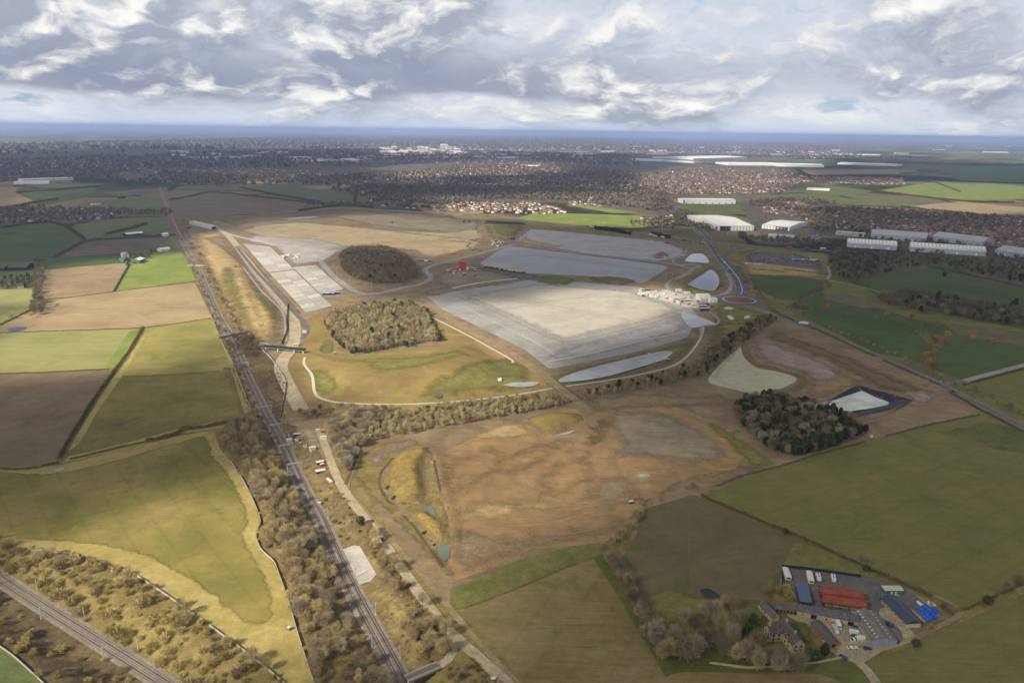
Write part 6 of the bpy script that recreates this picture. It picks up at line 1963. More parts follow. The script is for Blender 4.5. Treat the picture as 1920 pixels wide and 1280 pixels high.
warehouse('industrial_unit', 'grey industrial unit behind the left grid-roofed one', (1632, 447), (1736, 455), None, 62, 12, 'wall_blue_grey', 'roof_grey', .16, 0, 2)
warehouse('industrial_unit', 'grey gabled industrial unit behind the longest grid-roofed one', (1746, 451), (1841, 463), None, 60, 12, 'wall_blue_grey', 'roof_grey', .16, 0, 3)
warehouse('industrial_unit', 'grey industrial unit cut by the right edge', (1864, 477), (1990, 497), None, 60, 11, 'wall_blue_grey', 'roof_grey', .16, 0, 3)
warehouse('office_building', 'low white office block left of the grey industrial units', (1567, 440), (1620, 444.5), None, 16, 9, 'wall_white', 'roof_white', .02, 0, 0, ((.03, .97, 2, 3.5, 'glass_dark'), (.03, .97, 5.5, 7, 'glass_dark')), 'office')
warehouse('roadside_building', 'low pale hotel building behind the motorway verge', (1440, 446), (1488, 449), None, 26, 5, 'wall_white', 'roof_grey', .2, 0, 0, None, 'building')
warehouse('roadside_building', 'small pale brick office with blue roof near the motorway', (1516, 446), (1536, 448), None, 18, 7, 'cream_render', 'slate_blue', .3, 0, 0, ((.05, .95, 2, 3.2, 'glass_dark'), (.05, .95, 4.2, 5.6, 'glass_dark')), 'building')
warehouse('far_shed', 'long white shed across the fields on the left, the further of two', (42, 341), (138, 337.5), None, 60, 11, 'wall_white', 'roof_white', .03)
warehouse('far_shed', 'shorter white shed across the fields on the left, the nearer of two', (26, 345.5), (92, 344.5), None, 36, 10, 'wall_white', 'roof_white', .03)
for i, (a, b, D, H, lab) in enumerate((((1180, 301), (1240, 303), 160, 14, 'white factory row left of the sunlit sheds'), ((1245, 303), (1300, 306), 120, 12, 'low white factory beside the factory row'), ((1300, 300), (1400, 297), 500, 14, 'widest pale shed on the right horizon'),
                                       ((1365, 310), (1460, 311), 330, 14, 'sunlit white shed, left of the far pair'), ((1455, 312), (1545, 314), 330, 16, 'sunlit white shed, right of the far pair'), ((1570, 308), (1680, 312), 260, 12, 'long pale shed at the end of the far row'),
                                       ((1512, 356), (1555, 358), 60, 8, 'white supermarket among the far right fields'), ((975, 312), (1010, 313), 60, 10, 'white shed among the sunlit far houses'), ((173, 385), (190, 384), 14, 5, 'small white barn on the far left meadow'))):
    warehouse('far_shed', lab, a, b, None, D, H, 'wall_white', 'roof_white', .02)
gable('farm_shed', 'white-roofed steel barn at the corner of the bright green field', (246, 494), (262, 494), 26, 6, 9, 'cabin_green', 'roof_white', axis='y', cat='shed')
gable('farm_shed', 'grey arched barn behind the white-roofed one', (230, 483), (243, 482), 22, 5, 8, 'wall_white', 'roof_grey', axis='y', curved=1, cat='shed')
gable('farm_shed', 'green-sided shed on the left of the farm group', (232, 491), (241, 490), 22, 5, 7, 'cabin_green', 'fibre_dark', axis='y', cat='shed')
gable('farm_shed', 'low white-roofed workshop beside the railway', (302, 472), (320, 470), 18, 5, 7, 'wall_white', 'roof_white', cat='shed')
gable('farm_shed', 'long white barn in the green meadow left of the train', (238, 443.5), (270, 440.5), 22, 5, 8, 'timber_dark', 'roof_white', cat='shed')
gable('farm_shed', 'small white barn in the hedge left of the train', (308, 443.5), (317, 442.5), 14, 5, 8, 'wall_white', 'roof_white', cat='shed')
gable('farm_shed', 'wide dark cattle barn by the left edge', (14, 508), (50, 507), 40, 6, 10, 'timber_dark', 'fibre_dark', cat='shed', rooflights=None)
gable('farm_shed', 'dark cattle barn cut by the left edge', (-30, 508), (8, 508), 30, 5, 8, 'timber_dark', 'fibre_dark', cat='shed')
gable('farm_cottage', 'white cottage among conifers by the farm lane', (10, 535), (30, 533), 9, 5, 8, 'wall_white', 'slate_brown', cat='house')
gable('farm_cottage', 'small white cottage right of the conifer garden', (34, 541), (45, 540), 8, 4, 7, 'wall_white', 'slate_brown', cat='house')

# tunnel portal box, footbridge, overbridges
a, L, rz = frame((397, 430.5), (407, 429.5))
c = P(355, 420)
_d = c - a
pb = empty('concrete_portal', a, rz)
Dp = abs(-math.sin(rz) * _d[0] + math.cos(rz) * _d[1])
sk = (math.cos(rz) * _d[0] + math.sin(rz) * _d[1])
def skew(x0, x1, z0, z1, matn, name, y0=0.0, y1=None):
    y1 = Dp if y1 is None else y1
    k0, k1 = sk * y0 / Dp, sk * y1 / Dp
    v = [(x0 + k0, y0, z0), (x1 + k0, y0, z0), (x1 + k1, y1, z0), (x0 + k1, y1, z0), (x0 + k0, y0, z1), (x1 + k0, y0, z1), (x1 + k1, y1, z1), (x0 + k1, y1, z1)]
    return MB().add(v, [(0, 3, 2, 1), (4, 5, 6, 7), (0, 1, 5, 4), (1, 2, 6, 5), (2, 3, 7, 6), (3, 0, 4, 7)]).build(name, matn, pb)
skew(0, L, 6.5, 8.2, 'concrete_wall', 'roof_slab')
skew(0, 1.6, -.5, 6.5, 'concrete_wall', 'side_wall')
skew(L - 1.6, L, -.5, 6.5, 'concrete_wall', 'side_wall')
skew(-1.5, L + 1.5, 6.6, 9.0, 'paint_white', 'portal_lintel', -.5, -.02)
tag(pb, 'long pale concrete tunnel box over the new track bed', 'tunnel')


def bridge(lab, A, B, width, zdeck, thick, matn, parapet, pmat, piers=(), name='road_bridge', rail_z=1.2):
    a, b = P(*A), P(*B)
    d = b - a
    L = float(np.hypot(d[0], d[1]))
    root = empty(name, (a[0], a[1], zdeck), math.atan2(d[1], d[0]))
    MB().box(0, L, -width / 2, width / 2, -thick, 0).build('deck', matn, root)
    for y in (-width / 2, width / 2 - .35):
        MB().box(-.5, L + .5, y, y + .35, .02, rail_z).build('parapet', pmat, root)
    for x in piers:
        MB().box(L * x - .6, L * x + .6, -width / 2 + .2, width / 2 - .2, -9, -thick - .01).build('pier', 'concrete_wall', root)
    return tag(root, lab, 'bridge')


bridge('pale stone-parapet road bridge crossing the tracks at the bottom', (764, 1290), (822, 1252), 4.6, .9, .9, 'asphalt', 1, 'cream_render', (.1, .9))
bridge('small concrete road bridge over the upper railway', (408, 634), (462, 622), 7, 2.0, 1.2, 'road_pale', 1, 'concrete_wall', (.12, .55))
bridge('low earth-covered bridge over the railway by the tan bank', (352, 499), (392, 496), 7, 1.5, 1.0, 'haul_road', 1, 'cotswold_stone', (.2, .8))
fb = bridge('dark green mesh-sided footbridge spanning the haul road', (496, 655), (572, 662), 4, 3.4, .5, 'road_pale', 1, 'green_mesh', (.05, .35, .75, .97), 'footbridge', 2.4)
bridge('earth haul bridge with blue sheeting across the tree belt', (1040, 722), (1080, 752), 13, 1.0, .9, 'dirt_road', 1, 'navy_sheet', (.2, .8), 'haul_bridge', .8)

# ------------------------------------------------------------------ compounds: silos, dump trucks, cabins, stacks
sil = empty('batching_plant', P(868, 505))
for x in (-5, 0, 5):
    MB().tube((x, 0, 3), (x, 0, 15), 2.2, 2.2, 12).tube((x, 0, 15), (x, 0, 16), 2.2, .8, 12).tube((x, 0, 3), (x, 0, .8), 2.2, .5, 12).build('silo', 'paint_signred', sil)
    for s, t in ((-1.6, -1.6), (1.6, -1.6), (1.6, 1.6), (-1.6, 1.6)):
        MB().box(x + s - .2, x + s + .2, t - .2, t + .2, -.5, 4).build('leg', 'paint_signred', sil)
MB().box(-16, -7, -3, 2, -.3, 4).box(-22, -17, -3, 2, -.3, 2.5).build('hopper', 'paint_signred', sil)
MB().tube((-8, -6, 0), (2, -6, 5), .8, .8, 6).build('conveyor', 'paint_grey', sil)
MB().tube((9, -5, -.3), (9, -5, 5), 2.6, 2.6, 12).tube((9, -5, 5), (9, -5, 6), 2.6, .6, 12).build('white_tank', 'paint_white', sil)
tag(sil, 'red three-silo concrete batching plant in the site compound', 'silos')

_dm = None


def dump_truck(px, rz, lab, grp):
    global _dm
    p = P(*px)
    root = empty('dump_truck', (p[0], p[1], p[2] + .1), rz)
    if _dm is None:
        body = MB().extr([(-4.6, 2.0), (1.0, 1.6), (1.4, 3.4), (-4.9, 3.1)], -1.5, 1.5, axis='y').mesh('skip', ['paint_yellow'])
        cab = MB().box(1.9, 3.6, -1.3, 1.3, 1.2, 3.3).box(3.6, 5.0, -1.2, 1.2, 1.2, 2.3).mesh('cab', ['paint_yellow'])
        gl = MB().box(1.85, 3.65, -1.34, 1.34, 2.3, 3.0).mesh('window_glass', ['car_glass'])
        ch = MB().box(-4.4, 4.8, -.6, .6, .8, 1.3).mesh('chassis', ['rubber'])
        _dm = (body, cab, gl, ch, wheel_mesh(.95, .6))
    for n, m in zip(('skip', 'cab', 'window_glass', 'chassis'), _dm[:4]):
        obj(n, m, root)
    for x in (-3.6, -1.6, 3.2):
        for y in (-1.35, 1.35):
            o = obj('wheel', _dm[4], root)
            o.location = (x, y, .9)
    return tag(root, lab, 'dump truck', grp)


rnd = random.Random(21)
for i in range(24):
    u = i / 23
    x, y = 910 + 64 * u + rnd.uniform(-1, 1), 500 + 10.5 * u + rnd.uniform(-1.0, 2.2)
    if .60 < u < .66:
        continue
    dump_truck((x, y), 1.35 + rnd.uniform(-.15, .15), 'yellow articulated dump truck in the long row beside the grey platform', 'yellow dump trucks parked in a row')
for i, (x, y) in enumerate(((975, 512), (981, 512), (863, 493), (885, 450), (889, 451), (852, 476), (886, 468), (1249, 455.5))):
    dump_truck((x, y), rnd.uniform(0, 6), 'yellow dump truck standing apart from the long row', 'scattered yellow dump trucks')


def excavator(px, rz, lab, paint='yellow', s=1.0):
    p = P(*px)
    root = empty('excavator', p, rz)
    root.scale = (s, s, s)
    for y in (-1.25, .75):
        MB().extr([(-2, .0), (2, 0), (2.3, .45), (2, .9), (-2, .9), (-2.3, .45)], y, y + .5, axis='y').build('crawler_track', 'rubber', root)
    MB().box(-2.2, 1.4, -1.3, 1.3, .95, 2.0).build('house', 'paint_' + paint, root)
    MB().box(.1, 1.5, .2, 1.3, 2.0, 3.1).build('cab', 'car_glass', root)
    MB().tube((1.2, -.2, 1.7), (4.0, -.2, 4.6), .35, .3, 5).tube((4.0, -.2, 4.6), (6.0, -.2, 3.0), .3, .25, 5).build('boom', 'paint_' + paint, root)
    MB().tube((6.0, -.2, 3.0), (6.1, -.2, 1.2), .22, .18, 5).build('stick', 'paint_' + paint, root)
    MB().box(5.6, 6.7, -.7, .3, .5, 1.3).build('bucket', 'paint_grey', root)
    return tag(root, lab, 'excavator')


excavator((608, 809), .3, 'orange excavator parked at the back of the gravel rail compound', 'orange', 1.2)
excavator((1518, 490), 1.2, 'yellow crane-like excavator in the busy parking compound', 'yellow', 2.2)
excavator((441, 500), .5, 'yellow excavator on the spoil heap of the tan bank', 'yellow', 1.3)
excavator((735, 418), .2, 'dark excavator working on the far soil terrace', 'grey', 1.6)
excavator((870, 417), .2, 'left excavator of the pair on the far grey terrace', 'black', 1.6)
excavator((880, 417), 1.2, 'right excavator of the pair on the far grey terrace', 'black', 1.6)


def cabin(px, rz, L, W, H, paint, lab, grp=None, name='site_cabin', cat='cabin', win=True):
    p = P(*px)
    root = empty(name, (p[0], p[1], p[2] + .1), rz)
    MB().box(-L / 2, L / 2, -W / 2, W / 2, -.2, H).build('body', 'paint_' + paint, root)
    MB().box(-L / 2 - .1, L / 2 + .1, -W / 2 - .1, W / 2 + .1, H, H + .15).build('roof', 'caravan_roof' if paint != 'white' else 'paint_white', root)
    if win:
        for x in (-L * .3, L * .15):
            MB().box(x, x + L * .16, -W / 2 - .05, -W / 2 + .05, 1.1, 2.1).build('window', 'glass_dark', root)
    return tag(root, lab, cat, grp)


# the big sunlit compound by the roundabout
q0 = P([(1196, 552), (1300, 572), (1345, 570), (1265, 540)])[:, :2]
for i in range(46):
    x, y = rnd.uniform(1198, 1300), 0
    y = 541 + (x - 1198) * .16 + rnd.uniform(0, 14)
    cabin((x, y), rnd.choice((.1, 1.67)) + rnd.uniform(-.1, .1), rnd.uniform(3, 6.5), 2.3, rnd.choice((1.6, 2.5, 2.5)), rnd.choice(('white', 'white', 'silver', 'red', 'orange', 'cream', 'grey', 'blue', 'grey', 'black', 'yellow')), 'site cabin or container in the crowded sunlit compound', 'cabins in the sunlit compound', win=False)
for i, (x, y) in enumerate(((1202, 552), (1208, 553), (1224, 556), (1228, 556), (1272, 545.5), (1288, 551))):
    cabin((x, y), .15, 10, 3.2, 3.2, 'white', 'long white site cabin along the edge of the sunlit compound', 'long white site cabins')
cabin((1318, 560), .1, 20, 14, 7, 'white', 'tall white stacked site office beside the roundabout', None, 'site_office', 'office')
cabin((1336, 566), .1, 13, 8, 6, 'white', 'smaller white two-storey cabin next to the stacked office', None, 'site_office', 'office')
cabin((1321, 582.5), .15, 14, 4, 4, 'navy', 'long dark blue container at the compound edge', None, 'shipping_container', 'container')

FARCAR = {}


def far_car(px, rz, paint, lab, grp, lorry=False, world=False):
    p = px if world else P(*px)
    key = (paint, lorry)
    if key not in FARCAR:
        if lorry:
            m = MB().box(-6.5, 3.6, -1.25, 1.25, .9, 4.0, 0).extr([(3.9, .5), (6.0, .5), (6.0, 1.9), (5.6, 3.2), (3.9, 3.2)], -1.2, 1.2, 0, axis='y').box(-6.3, 5.6, -.9, .9, .3, .9, 1).box(5.5, 6.03, -1.1, 1.1, 1.9, 2.8, 1)
            FARCAR[key] = m.mesh('lorry', ['paint_' + paint, 'rubber'])
        else:
            lo, up, roof = car_parts()
            lo.add(up.v, up.f, 1).add(roof.v, roof.f, 0)
            for x in (-1.3, 1.3):
                lo.box(x - .33, x + .33, -.92, .92, 0, .6, 1)
            FARCAR[key] = lo.mesh('car', ['paint_' + paint, 'car_glass'])
    o = obj('road_lorry' if lorry else 'parked_car' if 'parked' in lab else 'road_car', FARCAR[key])
    o.location = (p[0], p[1], float(hgt(p[:2])[0]) + (.5 if not world else .5))
    o.rotation_euler = (0, 0, rz)
    return tag(o, lab, 'lorry' if lorry else 'car', grp)


CP = ('white', 'white', 'silver', 'silver', 'black', 'grey', 'navy', 'blue', 'red')
for i in range(64):
    x = rnd.uniform(1262, 1338)
    y = 557 + (x - 1262) * .18 + rnd.uniform(-1, 12)
    if abs(x - 1318) < 10 and y < 565:
        continue
    far_car((x, y), .2 + rnd.choice((0, 1.57)) + rnd.uniform(-.1, .1), rnd.choice(CP), 'car parked in the crowded lot beside the stacked white office', 'cars parked by the site office')
for i in range(46):
    x = rnd.uniform(1405, 1545)
    y = 478 + rnd.uniform(0, 17) + max(0, (x - 1500) * .18)
    far_car((x, y), rnd.choice((0, 1.57)) + rnd.uniform(-.1, .1), rnd.choice(CP), 'car parked in the grey lot beyond the dark green field', 'cars parked in the grey lot')
for i in range(18):
    cabin((1488 + i * 2.6, 487 + (i % 3) * 1.2), .1, 6, 2.6, 2.7, rnd.choice(('navy', 'navy', 'blue', 'white', 'grey')), 'blue site container in the grey lot beyond the dark green field', 'containers in the grey lot', 'shipping_container', 'container', False)
for i in range(7):
    cabin((1393 + i * 6, 495 + i * .3), .05, 5, 2.6, 2.6, rnd.choice(('orange', 'white', 'orange', 'grey')), 'small machine or skip on the earthy compound edge', 'skips on the earthy compound', 'waste_skip', 'skip', False)
cabin((1421, 489), .1, 9, 5, 3, 'purple', 'purple covered stack in the grey lot', None, 'covered_stack', 'stack', False)
# cabins by the apron and compounds on the far soil
for i in range(14):
    cabin((529 + rnd.uniform(0, 33), 476 + rnd.uniform(0, 9)), rnd.choice((.1, 1.6)), 6, 2.6, 2.7, rnd.choice(('white', 'white', 'cream', 'grey')), 'white cabin in the small compound above the concrete apron', 'cabins above the apron', win=False)
for i in range(16):
    cabin((832 + rnd.uniform(0, 60), 508 + rnd.uniform(-4, 14)), rnd.uniform(0, 3), rnd.uniform(3, 7), 2.6, 2.7, rnd.choice(('white', 'blue', 'grey', 'navy', 'red')), 'container or skip around the red batching plant', 'containers around the batching plant', 'shipping_container', 'container', False)
for i in range(22):
    cabin((921 + rnd.uniform(0, 24), 453 + rnd.uniform(-2, 9)), rnd.uniform(0, 3), rnd.uniform(3, 7), 2.6, 2.6, rnd.choice(('white', 'grey', 'blue', 'silver', 'orange')), 'container or vehicle in the small depot at the road fork', 'depot at the road fork', 'shipping_container', 'container', False)
for x, y, Lc in ((612, 553, 12), (628, 551, 16), (622, 553, 10)):
    cabin((x, y), -.25, Lc, 3, 3.5, 'navy', 'dark blue trailer parked at the end of the concrete apron', 'blue trailers on the apron', 'trailer', 'trailer', False)
for i in range(4):
    cabin((785 + i * 7, 489 + i * .4), .05, 7, 2.6, 2.7, ('green', 'blue', 'white', 'blue')[i], 'container beside the road bend above the dark wood', 'containers by the road bend', 'shipping_container', 'container', False)
# the gravel rail compound
for px, rz, L, W, H, pt, lab in (((607, 823), .3, 5.5, 3.0, 2.7, 'white', 'white box container under the trees of the rail compound'), ((586, 843), .4, 5, 3, 2.7, 'cream', 'cream cabin at the bottom of the rail compound'),
                                 ((543, 829), .5, 4.5, 3, 3.0, 'cream', 'small cream relay hut beside the tracks'), ((600, 868), .5, 6, 3.5, 1.5, 'black', 'black covered stack beside the service track'),
                                 ((601, 884), .5, 7.5, 4, 1.3, 'navy', 'dark covered stack below the black one'), ((604, 873), .5, 3, 2, 1.8, 'red', 'small red tank among the covered stacks'),
                                 ((618, 902), -.9, 8, 2, 1.1, 'orange', 'long rusty stack of sleepers beside the service track'), ((557, 816), .2, 6, 2.2, 1.6, 'black', 'row of dark pallets at the top of the rail compound'),
                                 ((596, 807), .2, 4, 2, 1.4, 'silver', 'silver trailer at the top of the rail compound'), ((542, 1180), 1.2, 1.4, 1.4, 1.6, 'grey', 'small square stone trough at the bottom field corner'),
                                 ((599, 946), .4, 2, 1.6, 1.8, 'silver', 'silver equipment case beside the railway scrub'), ((571, 624), .3, 5, 3, 2.8, 'white', 'white cabin with blue top on the haul road'),
                                 ((556, 648), .3, 6, 3, 2.4, 'orange', 'orange dumper on the haul road above the footbridge'), ((1253, 676), .3, 3.5, 2.5, 2, 'blue', 'small blue pump house at the tip of the long pond'),
                                 ((1217, 665), .1, 3, 2, 1.6, 'white', 'white outfall chamber on the long pond bank'), ((937, 713), .1, 4, 3, 2.0, 'white', 'white outfall headwall at the small pond'),
                                 ((628, 663), .2, 3, 2, 1.6, 'blue', 'small blue container at the corner of the tan wood'), ((925, 1276), .3, 2.2, 1.6, 1.6, 'green', 'small green vehicle at the bottom of the service track'),
                                 ((1634, 820), .3, 2, 2, 1.8, 'silver', 'small silver tank at the corner of the mixed wood'), ((1183, 943), .3, 3, 2, 1.6, 'navy', 'small dark blue pump at the gully head')):
    cabin(px, rz, L, W, H, pt, lab, None, 'site_unit', 'equipment', False)
for i in range(26):
    u = rnd.random()
    x, y = (540 + u * 45 + rnd.uniform(-3, 3), 818 + u * 25 + rnd.uniform(-4, 4))
    p = P(x, y)
    o = MB().box(-.9, .9, -.5, .5, -.1, rnd.uniform(.5, 1.1)).box(-.5, 1.1, -.7, .2, .2, rnd.uniform(.7, 1.4)).build('material_pile', ['paint_' + rnd.choice(('white', 'silver', 'grey', 'black', 'cream'))])
    o.location = p
    o.rotation_euler = (0, 0, rnd.uniform(0, 3))
    tag(o, 'pile of pale building material in the gravel rail compound', 'material pile', 'material piles in the rail compound')

# freight train of red and blue wagons
qt = resample(catmull(P(RAIL_A[-9:])[:, :2], 8), 1.0)
k0, k1 = near(qt, (341, 449)), near(qt, (316, 394))
wl = 21.0
ks = np.arange(k0, k1, wl)
for i, k in enumerate(ks):
    k = int(k)
    c = qt[k]
    t = qt[min(k + 6, len(qt) - 1)] - qt[max(k - 6, 0)]
    root = empty('freight_wagon', (c[0], c[1], float(hgt(c)[0]) + .7), math.atan2(t[1], t[0]))
    pt = 'blue' if i % 5 == 2 else 'red'
    MB().box(-7.0, 7.0, -1.4, 1.4, 1.2, 3.8).build('body', 'paint_' + pt, root)
    for x in (-5, 5):
        MB().box(x - 1.3, x + 1.3, -1.1, 1.1, .1, 1.2).build('bogie', 'rubber', root)
    tag(root, f'{"blue" if pt == "blue" else "red"} freight wagon of the train on the far railway', 'wagon', f'{"blue" if pt == "blue" else "red"} wagons of the freight train')

# traffic
def traffic(px, n, off, lab, lorries=.2, seed=0):
    q = resample(catmull(P(px)[:, :2], 8), 2.0)
    t = np.gradient(q, axis=0)
    r = random.Random(seed)
    for i in range(n):
        k = r.randrange(3, len(q) - 3)
        tt = t[k] / np.hypot(*t[k])
        o = r.choice(off)
        c = q[k] + np.array([-tt[1], tt[0]]) * o
        ang = math.atan2(tt[1], tt[0]) + (math.pi if o > 0 else 0)
        far_car(np.array([c[0], c[1]]), ang, r.choice(CP), lab, lab.replace('on the', 'group on the'), r.random() < lorries, True)


traffic([(1347, 484), (1338, 470), (1328, 456), (1316, 443), (1298, 425), (1280, 408), (1270, 396)], 46, (-4, -1.3, 1.3, 4), 'vehicle queuing on the approach to the motorway junction', .12, 1)
traffic(MWAY, 26, (-6, -2.5, 2.5, 6), 'vehicle travelling on the motorway past the junction', .35, 2)
traffic([(1180, 437), (1100, 425), (960, 411), (850, 398), (700, 385), (560, 370)], 34, (-6, -2.5, 2.5, 6), 'vehicle travelling on the motorway behind the site', .4, 3)
traffic(MAIN_N1[1:6], 7, (-3, 3), 'vehicle on the dual road above the roundabout', .15, 4)
far_car((1506, 608.5), 2.7, 'white', 'white lorry driving down the long main road', 'single lorry', True)
far_car((1786, 735), 2.6, 'navy', 'dark car on the main road near the side junction', 'single car')
far_car((1543, 467.5), .05, 'white', 'long white lorry on the motorway before the dark wood', 'single white lorry', True)
far_car((1553, 466), .05, 'blue', 'long blue lorry on the motorway before the dark wood', 'single blue lorry', True)
far_car((717, 1013), 2.0, 'black', 'small dark car driving on the service track', 'single dark car')


# signs and lighting columns
def sign(px, w, h, z, rz, mat, lab):
    p = P(*px)
    root = empty('road_sign', p, rz)
    for x in (-w * .3, w * .3):
        MB().box(x - .15, x + .15, -.15, .15, -.4, z + h).build('post', 'galv', root)
    MB().box(-w / 2, w / 2, -.3, -.16, z, z + h).build('sign_panel', mat, root)
    tag(root, lab, 'sign')


sign((1335, 486), 6, 4, 2.5, .3, 'paint_cyan', 'blue-green direction sign between the two ponds and the dual road')
sign((1351, 508), 6, 4, 2.5, .3, 'paint_cyan', 'blue-green direction sign beside the triangular pond')
sign((1327, 442), 6, 4, 3, .2, 'paint_cyan', 'upper blue-green sign at the motorway junction')
sign((1333, 450), 6, 4, 3, .2, 'paint_cyan', 'lower blue-green sign at the motorway junction')
for i, (x, y) in enumerate(((1723, 711), (1738, 709), (1750, 714), (1764, 717), (1778, 721))):
    sign((x, y), 1.2, 1.6, 1.0, .3 + i, 'paint_white' if i % 2 else 'paint_orange', ('leftmost', 'second', 'middle', 'fourth', 'rightmost')[i] + ' of five small temporary signs at the side junction')


def column(px, h, lab, grp):
    p = P(*px)
    root = empty('lamp_post', p)
    MB().tube((0, 0, -.3), (0, 0, h), .22, .14, 6).build('pole', 'galv', root)
    MB().tube((0, 0, h), (1.8, 0, h + .3), .1, .08, 5).build('arm', 'galv', root)
    MB().box(1.5, 2.5, -.25, .25, h + .2, h + .42).build('lamp_head', 'galv', root)
    tag(root, lab, 'lamp post', grp)


for px in ((1248, 525), (1260, 520), (1278, 514), (1283, 518), (1278, 533), (1272, 486), (1290, 507), (605, 508), (617, 516), (632, 524), (645, 535), (626, 578), (697, 540), (720, 543), (632, 512), (655, 526),
           (1300, 458), (1316, 470), (1395, 453), (1425, 452), (1364, 440), (1365, 466), (1441, 455), (1408, 545), (1415, 556)):
    column(px, 11, 'slim grey lamp post along the site roads and junction', 'lamp posts along the site roads')

# ------------------------------------------------------------------ towns: houses and trees
def house_mesh(i, wall, roof):
    r = random.Random(i)
    L, D, w, h = r.uniform(8, 13), r.uniform(7, 9), 5.0, r.uniform(7.6, 8.6)
    m = MB().extr([(-D / 2, -.5), (D / 2, -.5), (D / 2, w), (0, h - .1), (-D / 2, w)], -L / 2, L / 2, 0)
    m.extr([(-D / 2 - .4, w - .3), (0, h), (D / 2 + .4, w - .3), (D / 2 + .4, w), (0, h + .3), (-D / 2 - .4, w)], -L / 2 - .3, L / 2 + .3, 1)
    m.box(L * .3, L * .3 + .9, -.4, .5, h - .6, h + 1.2, 0)
    for x in (-L * .3, L * .12):
        for z in (.9, 3.2):
            m.box(x, x + 1.4, -D / 2 - .05, -D / 2 + .05, z, z + 1.2, 2)
    return m.mesh('house', [wall, roof, 'glass_dark'])


surf('tile_red', (.20, .125, .10), .9, .25, .05, rand=.25)
surf('tile_brown', (.17, .125, .105), .9, .25, .05, rand=.25)
surf('tile_grey', (.17, .16, .16), .9, .25, .05, rand=.25)
surf('house_brick', (.33, .22, .155), .9, .25, .05, rand=.2)
surf('house_render', (.62, .57, .48), .9, .1, .05)
HOUSES = [house_mesh(i, w, r) for i, (w, r) in enumerate((('house_brick', 'tile_red'), ('house_brick', 'tile_brown'), ('house_render', 'tile_red'), ('house_brick', 'tile_red'), ('house_render', 'tile_brown'), ('house_brick', 'tile_grey')))]
ESTATES = [([(1500, 396), (1600, 393), (1750, 399), (1960, 413), (1960, 470), (1900, 470), (1850, 462), (1740, 444), (1600, 430), (1520, 425)], 20, 'brick house on the estate behind the grey industrial units', .85),
           ([(1430, 386), (1500, 376), (1522, 390), (1490, 406), (1432, 398)], 22, 'house on the small estate beside the second white warehouse', .9),
           ([(800, 388), (870, 380), (1000, 380), (1064, 394), (1060, 402), (960, 400), (820, 397)], 26, 'house in the sunlit village behind the site', .8),
           ([(1060, 378), (1110, 371), (1132, 376), (1120, 386), (1080, 388)], 26, 'house on the edge of the sunlit village green', .8),
           ([(-60, 400), (60, 389), (170, 394), (248, 394), (180, 412), (100, 414), (-60, 424)], 28, 'house in the village left of the railway', .7),
           ([(1200, 410), (1262, 404), (1262, 420), (1215, 420)], 24, 'house beside the motorway junction trees', .8),
           ([(690, 372), (800, 366), (800, 376), (700, 384)], 30, 'house in the hamlet behind the soil terraces', .6),
           ([(1200, 332), (1300, 314), (1480, 319), (1500, 342), (1462, 362), (1280, 364), (1200, 360)], 27, 'house in the sunlit town', .9),
           ([(690, 332), (850, 312), (1050, 308), (1200, 325), (1200, 358), (1050, 352), (900, 346), (780, 348)], 31, 'house in the town', .8),
           ([(1490, 330), (1690, 334), (1700, 346), (1600, 346), (1500, 340)], 31, 'house', .8),
           ([(0, 300), (200, 292), (420, 300), (560, 320), (700, 330), (690, 345), (440, 335), (200, 325), (0, 325)], 62, 'house', .5),
           ([(400, 326), (520, 322), (540, 332), (420, 338)], 32, 'house', .8),
           ([(300, 290), (560, 282), (900, 285), (1200, 300), (1190, 312), (850, 306), (560, 300)], 75, 'house', .6),
           ([(560, 278), (1000, 270), (1500, 280), (1700, 296), (1500, 298), (1100, 288), (700, 290)], 150, 'house', .5)]
HP = []
for ei, (pg, st, lab, kp) in enumerate(ESTATES):
    q = P(pg)[:, :2]
    r = np.random.default_rng(ei)
    an = r.random() * 1.5
    ca, sa = math.cos(an), math.sin(an)
    ctr = q.mean(0)
    rad = np.abs(q - ctr).max() * 1.5
    for u in np.arange(-rad, rad, st):
        for row in np.arange(-rad, rad, st * 1.25):
            for s in (-.26, .26):
                x = ctr[0] + ca * u - sa * (row + s * st)
                y = ctr[1] + sa * u + ca * (row + s * st)
                HP.append((x, y, ei))
HP = np.array(HP)
ok = np.zeros(len(HP), bool)
for ei, (pg, st, lab, kp) in enumerate(ESTATES):
    m = HP[:, 2] == ei
    q = P(pg)[:, :2]
    ins = inside(HP[m][:, :2], q) & (RNG.random(m.sum()) < kp * .72)
    ok[m] = ins
HP = HP[ok]
HP[:, :2] += RNG.uniform(-4, 4, (len(HP), 2))
uv = np.array([project((x, y, 3)) for x, y, e in HP])
vis = (uv[:, 0] > -10) & (uv[:, 0] < 1930)
HP, uv = HP[vis], uv[vis]
order = np.argsort(uv[:, 2])
HP = HP[order]
EA = np.random.default_rng(4).random(len(ESTATES)) * 3
rr = random.Random(9)
for x, y, e in HP[:290]:
    o = obj('house', HOUSES[rr.randrange(6)])
    o.location = (x, y, 0)
    o.rotation_euler = (0, 0, EA[int(e)] + rr.choice((0, 0, math.pi / 2)) + rr.uniform(-.15, .15))
    tag(o, ESTATES[int(e)][2], 'house', ESTATES[int(e)][2].replace('house', 'houses', 1))


